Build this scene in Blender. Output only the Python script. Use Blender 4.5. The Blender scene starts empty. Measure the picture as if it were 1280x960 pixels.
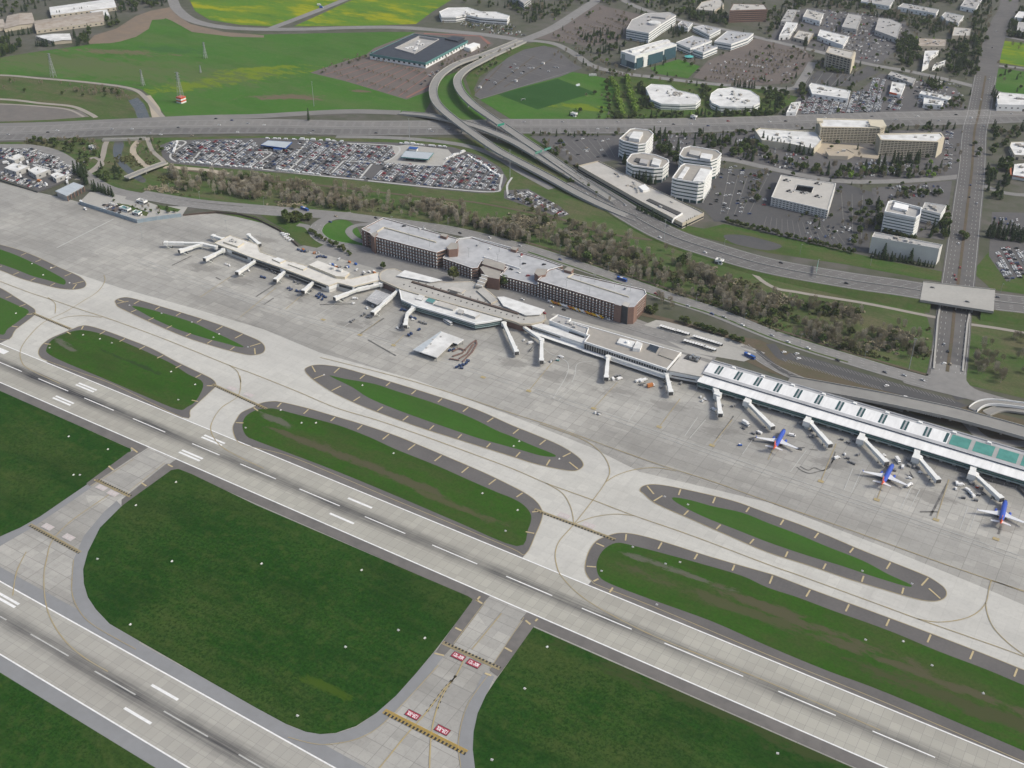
import bpy, bmesh, math, random
from math import radians, sin, cos, pi, hypot, atan2
from mathutils import Vector, Matrix
from mathutils.geometry import tessellate_polygon, intersect_line_line_2d
rnd = random.Random(7)
C = bpy.context.scene.collection
SC = bpy.context.scene

# ------------------------------------------------------------------ camera
F, PITCH, CAMH, HEAD = 1400.76, 0.563979, 528.57, 0.5551
def G(u, v, z=0.0):
    """ground (or height z) point seen at photograph coordinates (1280x960)"""
    x, y = u - 640.0, 480.0 - v
    cp, sp = cos(PITCH), sin(PITCH)
    dx, dy, dz = x, F*cp + y*sp, -F*sp + y*cp
    t = (z - CAMH)/dz
    gx, gy = dx*t, dy*t
    return Vector((gx*cos(HEAD) - gy*sin(HEAD), gx*sin(HEAD) + gy*cos(HEAD), z))
def GS(pts, z=0.0):
    return [G(p[0], p[1], z) for p in pts]
cam = bpy.data.cameras.new('camera')
cam.sensor_width = 36.0
cam.lens = F/1280*36
cam.clip_start = 1.0
cam.clip_end = 30000
co = bpy.data.objects.new('camera', cam)
co.location = (0, 0, CAMH)
co.rotation_euler = (pi/2 - PITCH, 0, HEAD)
C.objects.link(co)
SC.camera = co

# ------------------------------------------------------------------ materials
MATS = {}
def nt(name):
    m = bpy.data.materials.new(name); m.use_nodes = True
    t = m.node_tree
    b = t.nodes['Principled BSDF']
    return m, t, b
def pos(t):
    return t.nodes.new('ShaderNodeTexCoord').outputs['Object']
def mapped(t, v, scale=(1, 1, 1), rotz=0):
    n = t.nodes.new('ShaderNodeMapping')
    n.inputs['Scale'].default_value = scale
    n.inputs['Rotation'].default_value = (0, 0, rotz)
    t.links.new(v, n.inputs['Vector'])
    return n.outputs['Vector']
def noise(t, v, scale, detail=4, rough=.55):
    n = t.nodes.new('ShaderNodeTexNoise')
    n.inputs['Scale'].default_value = scale
    n.inputs['Detail'].default_value = detail
    n.inputs['Roughness'].default_value = rough
    t.links.new(v, n.inputs['Vector'])
    return n.outputs['Fac']
def rng(t, v, a, b, c=0.0, d=1.0):
    n = t.nodes.new('ShaderNodeMapRange')
    n.inputs['From Min'].default_value = a; n.inputs['From Max'].default_value = b
    n.inputs['To Min'].default_value = c; n.inputs['To Max'].default_value = d
    t.links.new(v, n.inputs['Value'])
    return n.outputs['Result']
def math_(t, op, a, b=None):
    n = t.nodes.new('ShaderNodeMath'); n.operation = op
    for i, q in enumerate((a, b)):
        if q is None: continue
        if isinstance(q, (int, float)): n.inputs[i].default_value = q
        else: t.links.new(q, n.inputs[i])
    return n.outputs[0]
def mix(t, fac, a, b, mode='MIX'):
    n = t.nodes.new('ShaderNodeMix'); n.data_type = 'RGBA'; n.blend_type = mode
    if isinstance(fac, (int, float)): n.inputs[0].default_value = fac
    else: t.links.new(fac, n.inputs[0])
    for i, q in ((6, a), (7, b)):
        if isinstance(q, tuple): n.inputs[i].default_value = (q[0], q[1], q[2], 1)
        else: t.links.new(q, n.inputs[i])
    return n.outputs[2]
def setc(t, b, c):
    if isinstance(c, tuple): b.inputs['Base Color'].default_value = (c[0], c[1], c[2], 1)
    else: t.links.new(c, b.inputs['Base Color'])
def noisy(name, c1, c2, s1=.02, c3=None, s3=.3, a3=.35, rough=.9, lo=.35, hi=.65, spec=.2, stretch=(1, 1, 1), metal=0):
    """two-tone weathering plus optional fine tone"""
    m, t, b = nt(name)
    v = mapped(t, pos(t), stretch)
    c = mix(t, rng(t, noise(t, v, s1, 6), lo, hi), c1, c2)
    if c3: c = mix(t, rng(t, noise(t, v, s3, 4), .4, .75, 0, a3), c, c3)
    setc(t, b, c)
    b.inputs['Roughness'].default_value = rough
    b.inputs['Specular IOR Level'].default_value = spec
    b.inputs['Metallic'].default_value = metal
    MATS[name] = m
    return m
def plain(name, c, rough=.7, spec=.3, metal=0, var=.12, s=.15):
    c2 = tuple(max(0, q*(1 - var)) for q in c)
    return noisy(name, c, c2, s, rough=rough, spec=spec, metal=metal)

# ground family
def blob(t, p, c, rx, ry, rot, amp=.9):
    """soft ragged oval mask round world point c"""
    n = t.nodes.new('ShaderNodeMapping'); n.vector_type = 'TEXTURE'
    n.inputs['Location'].default_value = (c.x, c.y, 0); n.inputs['Rotation'].default_value = (0, 0, rot); n.inputs['Scale'].default_value = (rx, ry, 1)
    t.links.new(p, n.inputs['Vector'])
    v = t.nodes.new('ShaderNodeVectorMath'); v.operation = 'LENGTH'; t.links.new(n.outputs[0], v.inputs[0])
    q = noise(t, mapped(t, p, (.6, 1.6, 1), rot), .045, 9, .75)
    return rng(t, math_(t, 'ADD', v.outputs['Value'], math_(t, 'MULTIPLY', math_(t, 'SUBTRACT', q, .5), 5.2)), .6, 1.05, amp, 0)
def slabs(name, c1, c2, joint, size=7.6, msize=.12, stain=(.16, .15, .14), stain_amt=.45, big=(.3, .3, .3), big_amt=.3, stands=(), panel_amt=.45):
    m, t, b = nt(name)
    p = pos(t)
    br = t.nodes.new('ShaderNodeTexBrick')
    br.offset = 0; br.squash = 1
    br.inputs['Scale'].default_value = 1
    br.inputs['Brick Width'].default_value = size
    br.inputs['Row Height'].default_value = size
    br.inputs['Mortar Size'].default_value = msize
    br.inputs['Mortar Smooth'].default_value = .3
    br.inputs['Color1'].default_value = (*c1, 1); br.inputs['Color2'].default_value = (*c2, 1)
    br.inputs['Mortar'].default_value = (*joint, 1)
    t.links.new(p, br.inputs['Vector'])
    c = br.outputs['Color']
    # big blocks poured at different times
    vo = t.nodes.new('ShaderNodeTexVoronoi'); vo.distance = 'CHEBYCHEV'
    vo.inputs['Scale'].default_value = 1
    t.links.new(mapped(t, p, (.012, .022, 1)), vo.inputs['Vector'])
    sp = t.nodes.new('ShaderNodeSeparateColor'); t.links.new(vo.outputs['Color'], sp.inputs[0])
    c = mix(t, rng(t, sp.outputs[0], 0, 1, 0, big_amt), c, big)
    c = mix(t, rng(t, noise(t, mapped(t, p, (.25, 1, 1)), .02, 7, .65), .45, .8, 0, stain_amt), c, stain)
    c = mix(t, rng(t, noise(t, p, .35, 5, .7), .5, .8, 0, .3), c, stain)
    c = mix(t, rng(t, noise(t, mapped(t, p, (1, .08, 1)), .09, 5), .58, .8, 0, .22), c, stain)
    b2 = t.nodes.new('ShaderNodeTexBrick'); b2.offset = 0
    for k_, q_ in (('Scale', 1), ('Brick Width', 22.8), ('Row Height', 15.2), ('Mortar Size', .3), ('Mortar Smooth', .2)): b2.inputs[k_].default_value = q_
    b2.inputs['Color1'].default_value = (1, 1, 1, 1); b2.inputs['Color2'].default_value = (.88, .88, .87, 1); b2.inputs['Mortar'].default_value = (.62, .61, .6, 1)
    t.links.new(p, b2.inputs['Vector'])
    c = mix(t, panel_amt, c, b2.outputs['Color'], 'MULTIPLY')
    for u, v_ in stands: c = mix(t, blob(t, p, G(u, v_), 17, 9, .4, .5), c, (.17, .162, .15))
    setc(t, b, c); b.inputs['Roughness'].default_value = .9; b.inputs['Specular IOR Level'].default_value = .2
    MATS[name] = m
slabs('apron_concrete', (.46, .447, .41), (.37, .36, .332), (.29, .285, .27), stain=(.13, .122, .112), stain_amt=.6, big=(.29, .284, .268), big_amt=.6, stands=[(905, 540), (968, 556), (1040, 578), (1108, 600), (1165, 622), (1250, 655), (300, 352), (372, 372), (445, 405), (510, 418), (645, 455), (700, 470), (765, 490), (838, 508), (255, 335), (330, 300)])
slabs('taxi_concrete', (.545, .535, .492), (.49, .482, .445), (.485, .475, .44), panel_amt=.12, stain=(.25, .24, .225), stain_amt=.4, big=(.47, .462, .44), big_amt=.4)
def runway_mat(name, yc, c1, c2, rub):
    m, t, b = nt(name)
    p = pos(t)
    br = t.nodes.new('ShaderNodeTexBrick'); br.offset = 0
    br.inputs['Scale'].default_value = 1; br.inputs['Brick Width'].default_value = 6.1; br.inputs['Row Height'].default_value = 7.6
    br.inputs['Mortar Size'].default_value = .1
    br.inputs['Color1'].default_value = (*c1, 1); br.inputs['Color2'].default_value = (*c2, 1); br.inputs['Mortar'].default_value = (.25, .245, .23, 1)
    t.links.new(p, br.inputs['Vector'])
    c = br.outputs['Color']
    c = mix(t, rng(t, noise(t, mapped(t, p, (.3, 1, 1)), .03, 6), .4, .75, 0, .4), c, (.24, .225, .20))
    s = t.nodes.new('ShaderNodeSeparateXYZ'); t.links.new(p, s.inputs[0])
    d = math_(t, 'ABSOLUTE', math_(t, 'SUBTRACT', s.outputs['Y'], yc))
    n1 = noise(t, mapped(t, p, (.012, .5, 1)), 1.0, 5, .6)
    band = rng(t, math_(t, 'ADD', d, math_(t, 'MULTIPLY', n1, 6.0)), 4.5, 12.0, 1, 0)
    n2 = rng(t, noise(t, mapped(t, p, (.02, .9, 1)), 1.0, 6, .7), .25, .6, .35, 1)
    fade = math_(t, 'MULTIPLY', rng(t, s.outputs['X'], -800, 150, 1, .5), rng(t, noise(t, mapped(t, p, (1, .05, 1)), .02, 2), .35, .6, .55, 1))
    c = mix(t, math_(t, 'MULTIPLY', math_(t, 'MULTIPLY', band, n2), math_(t, 'MULTIPLY', fade, rub)), c, (.04, .04, .045))
    setc(t, b, c); b.inputs['Roughness'].default_value = .85; b.inputs['Specular IOR Level'].default_value = .2
    MATS[name] = m
RA0, RA1, RB0, RB1 = 473.15, 518.15, 262.75, 307.75
runway_mat('runway_concrete', (RA0+RA1)/2, (.41, .397, .348), (.355, .345, .304), 1.15)
runway_mat('runway_concrete_near', (RB0+RB1)/2, (.40, .388, .348), (.35, .34, .308), 1.15)
noisy('shoulder_asphalt', (.175, .165, .155), (.145, .137, .13), .03, (.10, .097, .095), .12, .5)
noisy('shoulder_new', (.135, .128, .124), (.112, .107, .105), .03, (.17, .16, .15), .5, .3)
noisy('shoulder_grey', (.25, .255, .262), (.225, .23, .235), .03, (.2, .2, .2), .2, .4)
def grass(name, c1, c2, c3, amt3, c4=(.05, .06, .02), amt4=.6, s3=.014, yel=0, blobs=()):
    m, t, b = nt(name)
    p = pos(t)
    c = mix(t, rng(t, noise(t, p, .03, 8, .65), .35, .65), c1, c2)
    c = mix(t, rng(t, noise(t, mapped(t, p, (.5, 1.4, 1)), s3, 8, .68), .46, .62, 0, amt3), c, c3)
    c = mix(t, rng(t, noise(t, p, .4, 5, .8), .42, .62, 0, min(1, amt4*1.1)), c, c4)
    c = mix(t, rng(t, noise(t, p, .13, 6, .7), .5, .68, 0, .5), c, c3)
    c = mix(t, rng(t, noise(t, mapped(t, p, (.5, 1.5, 1)), .02, 5, .65), .5, .66, 0, .45), c, c4)
    c = mix(t, rng(t, noise(t, mapped(t, p, (.35, 2.2, 1)), .05, 4, .6), .55, .8, 0, .35), c, c3)
    if yel:
        c = mix(t, rng(t, noise(t, mapped(t, p, (.6, 1.5, 1)), .012, 7, .7), .50, .60, 0, yel), c, (.30, .30, .012))
    for (u, v_, rx, ry, rot, col) in blobs: c = mix(t, blob(t, p, G(u, v_), rx, ry, rot), c, col)
    setc(t, b, c); b.inputs['Roughness'].default_value = 1; b.inputs['Specular IOR Level'].default_value = 0
    MATS[name] = m
BRN = (.088, .082, .05); GRY = (.115, .115, .09); FLW = (.145, .20, .02); DRK = (.03, .055, .022)
grass('airfield_grass', (.016, .06, .009), (.028, .08, .013), (.066, .092, .026), .8, (.009, .034, .006), .7, .009, blobs=[(395, 855, 26, 4, .1, (.05, .09, .012)), (110, 845, 60, 10, .6, (.05, .09, .014)), (520, 690, 120, 14, -.05, (.048, .064, .022)), (900, 880, 140, 14, 0, (.046, .062, .022))])
grass('infield_grass', (.032, .092, .012), (.042, .104, .015), (.066, .08, .03), .7, (.026, .06, .012), .55, .02, blobs=[(480, 590, 70, 5, -.02, BRN), (390, 556, 40, 4, 0, BRN), (560, 630, 50, 4, 0, (.085, .085, .045)), (345, 525, 18, 5, 0, GRY), (80, 432, 20, 4, -.2, GRY), (170, 455, 40, 3, 0, DRK), (850, 715, 40, 3, .05, GRY), (1000, 775, 90, 5, 0, BRN), (1170, 850, 90, 4, .02, BRN), (1225, 890, 90, 7, 0, (.065, .07, .034)), (920, 760, 90, 5, .05, (.075, .08, .04))])
grass('island_grass', (.045, .12, .02), (.05, .125, .022), (.06, .1, .03), .4, (.035, .085, .017), .4)
grass('meadow', (.054, .15, .026), (.068, .162, .03), (.105, .145, .055), .6, (.045, .11, .022), .45, .01, blobs=[(275, 102, 130, 26, 1.0, FLW), (300, 92, 90, 18, 1.0, FLW), (362, 122, 60, 14, .5, (.15, .115, .085)), (447, 114, 16, 6, .4, (.15, .115, .085)), (130, 85, 280, 60, .3, (.095, .135, .05)), (60, 75, 160, 30, .3, (.10, .13, .055)), (330, 85, 60, 10, .8, FLW), (720, 134, 50, 14, .3, FLW), (215, 62, 60, 22, .3, (.05, .12, .035)), (150, 65, 90, 14, .4, (.14, .125, .075))])
grass('mustard_meadow', (.085, .19, .024), (.10, .205, .026), (.18, .24, .018), .7, (.06, .13, .03), .3, yel=.85)
grass('mustard_patch', (.11, .19, .028), (.15, .2, .026), (.22, .24, .016), .7, (.09, .14, .03), .3, yel=.8)
grass('pitch_grass', (.03, .085, .024), (.034, .09, .026), (.04, .095, .03), .3, (.026, .07, .02), .3)
grass('verge', (.055, .115, .026), (.072, .122, .034), (.125, .11, .062), .65, (.045, .07, .022), .5, .03)
grass('river_bank', (.06, .125, .03), (.085, .12, .042), (.145, .125, .08), .8, (.05, .07, .028), .55, .022)
grass('brown_bank', (.13, .105, .08), (.145, .118, .09), (.09, .10, .05), .4, (.10, .08, .062), .5, .02)
noisy('town_ground', (.085, .088, .06), (.12, .112, .10), .012, (.055, .07, .035), .06, .8)
noisy('bare_earth', (.20, .155, .115), (.17, .14, .11), .02, (.26, .19, .13), .08, .6)
noisy('gravel_grey', (.17, .155, .14), (.145, .135, .125), .03, (.21, .19, .17), .1, .4)
noisy('lot_asphalt', (.115, .112, .112), (.095, .093, .095), .03, (.14, .132, .128), .2, .5)
noisy('lot_brown', (.155, .13, .115), (.135, .115, .105), .03, (.10, .092, .085), .2, .5)
noisy('lot_dark', (.075, .076, .08), (.09, .089, .09), .03, (.11, .105, .10), .2, .4)
noisy('road_asphalt', (.25, .243, .232), (.215, .21, .202), .02, (.17, .167, .162), .15, .6)
noisy('parkway_asphalt', (.10, .098, .098), (.13, .126, .122), .015, (.17, .16, .15), .08, .6)
noisy('freeway', (.22, .212, .2), (.195, .188, .18), .01, (.15, .148, .145), .06, .6, stretch=(.4, 1, 1))
noisy('deck_concrete', (.40, .39, .36), (.36, .35, .325), .03, (.3, .29, .27), .3, .4)
noisy('path', (.32, .29, .25), (.29, .265, .235), .03)
noisy('sand_path', (.42, .36, .28), (.38, .33, .26), .03)
noisy('river_water', (.07, .075, .072), (.09, .09, .08), .05, rough=.25, spec=.5)
# paint
noisy('white_paint', (.80, .80, .79), (.68, .68, .67), .4)
noisy('worn_white', (.50, .50, .48), (.42, .42, .40), .3)
noisy('yellow_paint', (.40, .32, .15), (.36, .30, .19), .3)
noisy('faint_yellow', (.36, .29, .16), (.335, .30, .22), .15)
noisy('strong_yellow', (.48, .31, .05), (.40, .28, .07), .3)
noisy('shoulder_yellow', (.52, .43, .25), (.42, .345, .215), .25)
plain('black_paint', (.035, .035, .033))
plain('red_paint', (.34, .04, .065)); plain('sign_white', (.82, .78, .78))
plain('red_curb', (.27, .125, .095)); plain('rubber_stain', (.19, .185, .175), var=.5, s=.2)
# building family
noisy('white_wall', (.82, .82, .80), (.76, .76, .74), .1)
noisy('box_wall', (.66, .65, .61), (.60, .59, .56), .1)
noisy('cream_wall', (.60, .54, .42), (.55, .50, .39), .1)
noisy('tan_wall', (.50, .45, .36), (.46, .41, .33), .1)
noisy('grey_wall', (.45, .44, .42), (.40, .395, .38), .1)
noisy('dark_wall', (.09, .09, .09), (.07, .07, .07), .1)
noisy('white_roof', (.74, .74, .725), (.60, .60, .585), .05, (.42, .415, .40), .12, .6)
noisy('grey_roof', (.42, .41, .40), (.36, .355, .345), .06, (.28, .28, .27), .2, .5)
noisy('tan_roof', (.36, .335, .30), (.32, .30, .27), .06, (.26, .245, .22), .2, .5)
noisy('pier_roof', (.70, .68, .63), (.62, .60, .555), .05, (.46, .44, .40), .15, .6)
noisy('hall_roof', (.46, .445, .41), (.40, .388, .36), .05, (.31, .30, .28), .15, .6)
noisy('bright_roof', (.84, .84, .83), (.74, .74, .73), .12, (.58, .58, .57), .5, .45, stretch=(1, .12, 1))
noisy('beige_roof', (.49, .47, .435), (.43, .415, .385), .05, (.40, .38, .34), .2, .4)
noisy('deck_roof', (.47, .475, .485), (.40, .405, .415), .04, (.29, .295, .305), .12, .7)
noisy('metal_roof', (.46, .50, .53), (.40, .44, .47), .08, rough=.5, stretch=(1, 6, 1))
noisy('rust_roof', (.30, .25, .20), (.36, .31, .26), .05, (.46, .43, .39), .1, .6)
noisy('solar_roof', (.04, .045, .055), (.055, .06, .07), .1, rough=.5)
noisy('brick', (.26, .165, .13), (.225, .145, .118), .3, (.18, .12, .1), 1.2, .5)
noisy('brick_dark', (.20, .13, .11), (.17, .11, .095), .3)
noisy('brown_fascia', (.12, .09, .075), (.10, .08, .07), .3)
plain('red_tile', (.38, .13, .07), s=.5); plain('blue_awning', (.03, .10, .33)); plain('orange_sign', (.75, .13, .03))
plain('teal_roof', (.095, .30, .26), rough=.4, s=.2, var=.2)
plain('teal_trim', (.11, .26, .25), rough=.35)
plain('glass_dark', (.03, .038, .045), rough=.12, spec=.6)
plain('glass_teal', (.035, .085, .085), rough=.12, spec=.6)
plain('glass_blue', (.055, .11, .14), rough=.12, spec=.6)
plain('pale_glass', (.28, .36, .36), rough=.2, spec=.6)
plain('steel', (.42, .43, .43), rough=.4, metal=.6); plain('dark_steel', (.10, .10, .10), rough=.5)
plain('bridge_white', (.78, .78, .75), rough=.5); plain('bridge_side', (.58, .60, .56), rough=.5)
plain('tyre', (.02, .02, .02)); plain('blast_blue', (.30, .37, .42), rough=.5)
plain('plane_blue', (.045, .10, .47), rough=.3, spec=.5); plain('plane_red', (.60, .09, .04), rough=.3, spec=.5)
plain('plane_orange', (.75, .26, .03), rough=.3); plain('plane_white', (.74, .75, .76), rough=.35)
plain('vehicle_white', (.78, .78, .77), rough=.4); plain('cart_blue', (.04, .07, .16)); plain('cart_grey', (.25, .25, .25))
plain('truck_blue', (.03, .11, .40), rough=.35); plain('van_yellow', (.70, .42, .03), rough=.4); plain('van_orange', (.5, .19, .06), rough=.4)
plain('gantry_green', (.03, .30, .20)); plain('lamp_grey', (.36, .38, .38)); plain('tent_green', (.10, .42, .40))
plain('wood', (.12, .09, .065)); plain('pale_wood', (.36, .31, .25)); noisy('faded_line', (.24, .235, .22), (.19, .185, .175), .3); noisy('freeway_dark', (.155, .15, .145), (.135, .131, .127), .012, (.19, .183, .175), .07, .6, stretch=(.3, 1, 1))
def objcol(name, rough=.35):
    m, t, b = nt(name)
    o = t.nodes.new('ShaderNodeObjectInfo'); t.links.new(o.outputs['Color'], b.inputs['Base Color'])
    b.inputs['Roughness'].default_value = rough; b.inputs['Specular IOR Level'].default_value = .5
    MATS[name] = m
objcol('car_paint')
def leafy(name, c1, c2, c3, s=.8):
    m, t, b = nt(name)
    o = t.nodes.new('ShaderNodeObjectInfo')
    c = mix(t, rng(t, noise(t, pos(t), s, 3, .7), .35, .65), c1, c2)
    c = mix(t, rng(t, o.outputs['Random'], 0, 1, 0, .75), c, c3)
    setc(t, b, c); b.inputs['Roughness'].default_value = .95; b.inputs['Specular IOR Level'].default_value = .1
    MATS[name] = m
leafy('conifer_leaf', (.026, .05, .022), (.04, .068, .03), (.055, .075, .036))
leafy('broad_leaf', (.06, .10, .03), (.09, .13, .04), (.12, .125, .05))
leafy('spring_leaf', (.19, .30, .06), (.25, .36, .07), (.17, .26, .06))
leafy('bare_twig', (.31, .265, .19), (.37, .325, .245), (.23, .22, .13))
leafy('grey_twig', (.44, .40, .32), (.50, .46, .38), (.36, .32, .23))
leafy('brush_leaf', (.10, .12, .045), (.15, .14, .075), (.07, .10, .035))

# ------------------------------------------------------------------ object helpers
def tag(o, label=None, cat=None, group=None, kind=None):
    if label: o['label'] = label
    if cat: o['category'] = cat
    if group: o['group'] = group
    if kind: o['kind'] = kind
    return o
def empty(name, loc, label=None, cat=None, group=None, rz=0):
    o = bpy.data.objects.new(name, None)
    o.location = loc; o.rotation_euler = (0, 0, rz); o.empty_display_size = 1
    C.objects.link(o)
    return tag(o, label, cat, group)
def copy_tree(o, parent=None):
    c = o.copy(); C.objects.link(c)
    if parent is not None: c.parent = parent
    for ch in KIDS.get(o.name, []): copy_tree(ch, c)
    return c
KIDS = {}
ROADS = []; FOOT = []
class MB:
    """mesh builder in world (or local) coordinates"""
    def __init__(s): s.v = []; s.f = []; s.m = []
    def face(s, pts, mi=0):
        i = len(s.v); s.v += [tuple(p) for p in pts]; s.f.append(tuple(range(i, i+len(pts)))); s.m.append(mi)
    def cap(s, poly, z, mi=0, flip=False):
        p3 = [Vector((p[0], p[1], 0)) for p in poly]
        tris = tessellate_polygon([p3])
        i = len(s.v); s.v += [(p[0], p[1], z) for p in poly]
        for a, b, c in tris:
            n = (p3[b]-p3[a]).cross(p3[c]-p3[a]).z
            if (n < 0) != flip: a, b, c = a, c, b
            s.f.append((i+a, i+b, i+c)); s.m.append(mi)
    def prism(s, poly, z0, z1, mi=0, mtop=None, bottom=False, top=True):
        poly = ccw(poly); n = len(poly)
        for k in range(n):
            a, b = poly[k], poly[(k+1) % n]
            s.face([(a[0], a[1], z0), (b[0], b[1], z0), (b[0], b[1], z1), (a[0], a[1], z1)], mi)
        if top: s.cap(poly, z1, mi if mtop is None else mtop)
        if bottom: s.cap(poly, z0, mi, True)
    def box(s, c, size, rz=0, mi=0):
        x, y, z = size[0]/2, size[1]/2, size[2]/2
        ca, sa = cos(rz), sin(rz)
        p = []
        for dz in (-z, z):
            for dx, dy in ((-x, -y), (x, -y), (x, y), (-x, y)):
                p.append((c[0]+dx*ca-dy*sa, c[1]+dx*sa+dy*ca, c[2]+dz))
        for q in ((0, 3, 2, 1), (4, 5, 6, 7), (0, 1, 5, 4), (1, 2, 6, 5), (2, 3, 7, 6), (3, 0, 4, 7)):
            s.face([p[k] for k in q], mi)
    def tube(s, pts, rad, n=8, mi=0, caps=True):
        pts = [Vector(p) for p in pts]
        rad = rad if isinstance(rad, (list, tuple)) else [rad]*len(pts)
        rings = []
        for k, p in enumerate(pts):
            d = (pts[min(k+1, len(pts)-1)] - pts[max(k-1, 0)]).normalized()
            up = Vector((0, 0, 1)) if abs(d.z) < .9 else Vector((1, 0, 0))
            a = d.cross(up).normalized(); b = a.cross(d).normalized()
            i = len(s.v)
            s.v += [tuple(p + a*cos(2*pi*j/n)*rad[k] + b*sin(2*pi*j/n)*rad[k]) for j in range(n)]
            rings.append(i)
        for r0, r1 in zip(rings, rings[1:]):
            for j in range(n):
                s.f.append((r0+j, r0+(j+1) % n, r1+(j+1) % n, r1+j)); s.m.append(mi)
        if caps:
            s.f.append(tuple(rings[0]+j for j in range(n))); s.m.append(mi)
            s.f.append(tuple(rings[-1]+j for j in reversed(range(n)))); s.m.append(mi)
    def beam(s, a, b, w, h, mi=0):
        """rectangular bar from a to b"""
        a, b = Vector(a), Vector(b); d = (b-a).normalized()
        up = Vector((0, 0, 1)) if abs(d.z) < .95 else Vector((1, 0, 0))
        x = d.cross(up).normalized()*(w/2); y = x.cross(d).normalized()*(h/2)
        A = [a-x-y, a+x-y, a+x+y, a-x+y]; B = [b-x-y, b+x-y, b+x+y, b-x+y]
        for k in range(4): s.face([A[k], A[(k+1) % 4], B[(k+1) % 4], B[k]], mi)
        s.face(A[::-1], mi); s.face(B, mi)
    def build(s, name, mats, parent=None, origin=None, smooth=False, recalc=False):
        me = bpy.data.meshes.new(name)
        vs = s.v
        if origin is not None: vs = [(x-origin[0], y-origin[1], z-origin[2]) for x, y, z in vs]
        me.from_pydata(vs, [], s.f)
        for m in (mats if isinstance(mats, (list, tuple)) else [mats]): me.materials.append(MATS[m])
        if isinstance(mats, (list, tuple)) and len(mats) > 1: me.polygons.foreach_set('material_index', s.m)
        if recalc:
            bm = bmesh.new(); bm.from_mesh(me); bmesh.ops.remove_doubles(bm, verts=bm.verts, dist=.0005)
            bmesh.ops.recalc_face_normals(bm, faces=bm.faces); bm.to_mesh(me); bm.free()
        if smooth: me.polygons.foreach_set('use_smooth', [True]*len(me.polygons))
        me.update()
        o = bpy.data.objects.new(name, me); C.objects.link(o)
        if parent is not None:
            o.parent = parent; KIDS.setdefault(parent.name, []).append(o)
        elif origin is not None: o.location = origin
        return o
def area2(p): return sum(p[i][0]*p[(i+1) % len(p)][1] - p[(i+1) % len(p)][0]*p[i][1] for i in range(len(p)))
def ccw(p):
    p = list(p)
    return p if area2(p) > 0 else p[::-1]
def inset(poly, d):
    """positive d shrinks"""
    p = [Vector((q[0], q[1])) for q in ccw(poly)]; n = len(p); out = []
    for i in range(n):
        a, b, c = p[i-1], p[i], p[(i+1) % n]
        e1 = (b-a).normalized(); e2 = (c-b).normalized()
        n1 = Vector((-e1.y, e1.x)); n2 = Vector((-e2.y, e2.x))
        k = 1 + n1.dot(n2)
        out.append(b + (n1+n2)*(d/max(k, .25)))
    return out
def centroid(p): return Vector((sum(q[0] for q in p)/len(p), sum(q[1] for q in p)/len(p)))
def spline(pts, closed=False, n=6):
    P = [Vector(p) for p in pts]; out = []; N = len(P)
    rngk = range(N) if closed else range(N-1)
    for i in rngk:
        if closed: a, b, c, d = P[i-1], P[i], P[(i+1) % N], P[(i+2) % N]
        else: a, b, c, d = P[max(i-1, 0)], P[i], P[i+1], P[min(i+2, N-1)]
        for k in range(n):
            t = k/n
            out.append(.5*((2*b)+(c-a)*t+(2*a-5*b+4*c-d)*t*t+(3*b-a-3*c+d)*t**3))
    if not closed: out.append(P[-1])
    return out
def sheet(name, px, mat, z, smooth=0, kind='structure', world=False):
    pts = [Vector((p[0], p[1], 0)) for p in px] if world else GS(px)
    if smooth: pts = spline(pts, True, smooth)
    m = MB(); m.cap(ccw(pts), z)
    o = m.build(name, mat); o['kind'] = kind
    return o
def sides(pts, wl, wr):
    """left/right offset polylines"""
    L, R = [], []
    for k, p in enumerate(pts):
        d = pts[min(k+1, len(pts)-1)] - pts[max(k-1, 0)]; d = Vector((d.x, d.y, 0)).normalized()
        nrm = Vector((-d.y, d.x, 0))
        L.append(p + nrm*wl); R.append(p - nrm*wr)
    return L, R
def strip(m, A, B, mi=0):
    for k in range(len(A)-1): m.face([A[k], A[k+1], B[k+1], B[k]], mi)
def road(name, px, w, mat, z=.1, n=6, zs=None, smooth=True):
    """flat road; zs = heights per control point"""
    pts = [G(p[0], p[1], (zs[i] if zs else 0)) for i, p in enumerate(px)]
    if smooth: pts = spline(pts, False, n)
    pts = [Vector((p.x, p.y, p.z+z)) for p in pts]
    ROADS.append((pts, w))
    L, R = sides(pts, w/2, w/2)
    m = MB(); strip(m, R, L)
    o = m.build(name, mat); o['kind'] = 'structure'
    return o, pts
def lines(m, pts, w, dash=None, z=None):
    """painted line along world polyline pts added to m"""
    pts = [Vector((p[0], p[1], (p[2] if z is None else z))) for p in pts]
    if dash:
        on, off = dash; acc = 0; seg = []; res = []
        tot = 0
        out = []
        for a, b in zip(pts, pts[1:]):
            L = (b-a).length
            if L < 1e-6: continue
            t = 0
            while t < L:
                ph = (tot+t) % (on+off)
                if ph < on: step = min(on-ph, L-t); out.append((a+(b-a)*(t/L), a+(b-a)*((t+step)/L)))
                else: step = min(on+off-ph, L-t)
                t += max(step, 1e-3)
            tot += L
        for a, b in out:
            A, B = sides([a, b], w/2, w/2); strip(m, B, A)
        return
    A, B = sides(pts, w/2, w/2); strip(m, B, A)
# ================================================================== GROUND
big = 9000
sheet('ground', [(-big, -big), (big, -big), (big, big), (-big, big)], 'town_ground', -.05, world=True)
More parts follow.
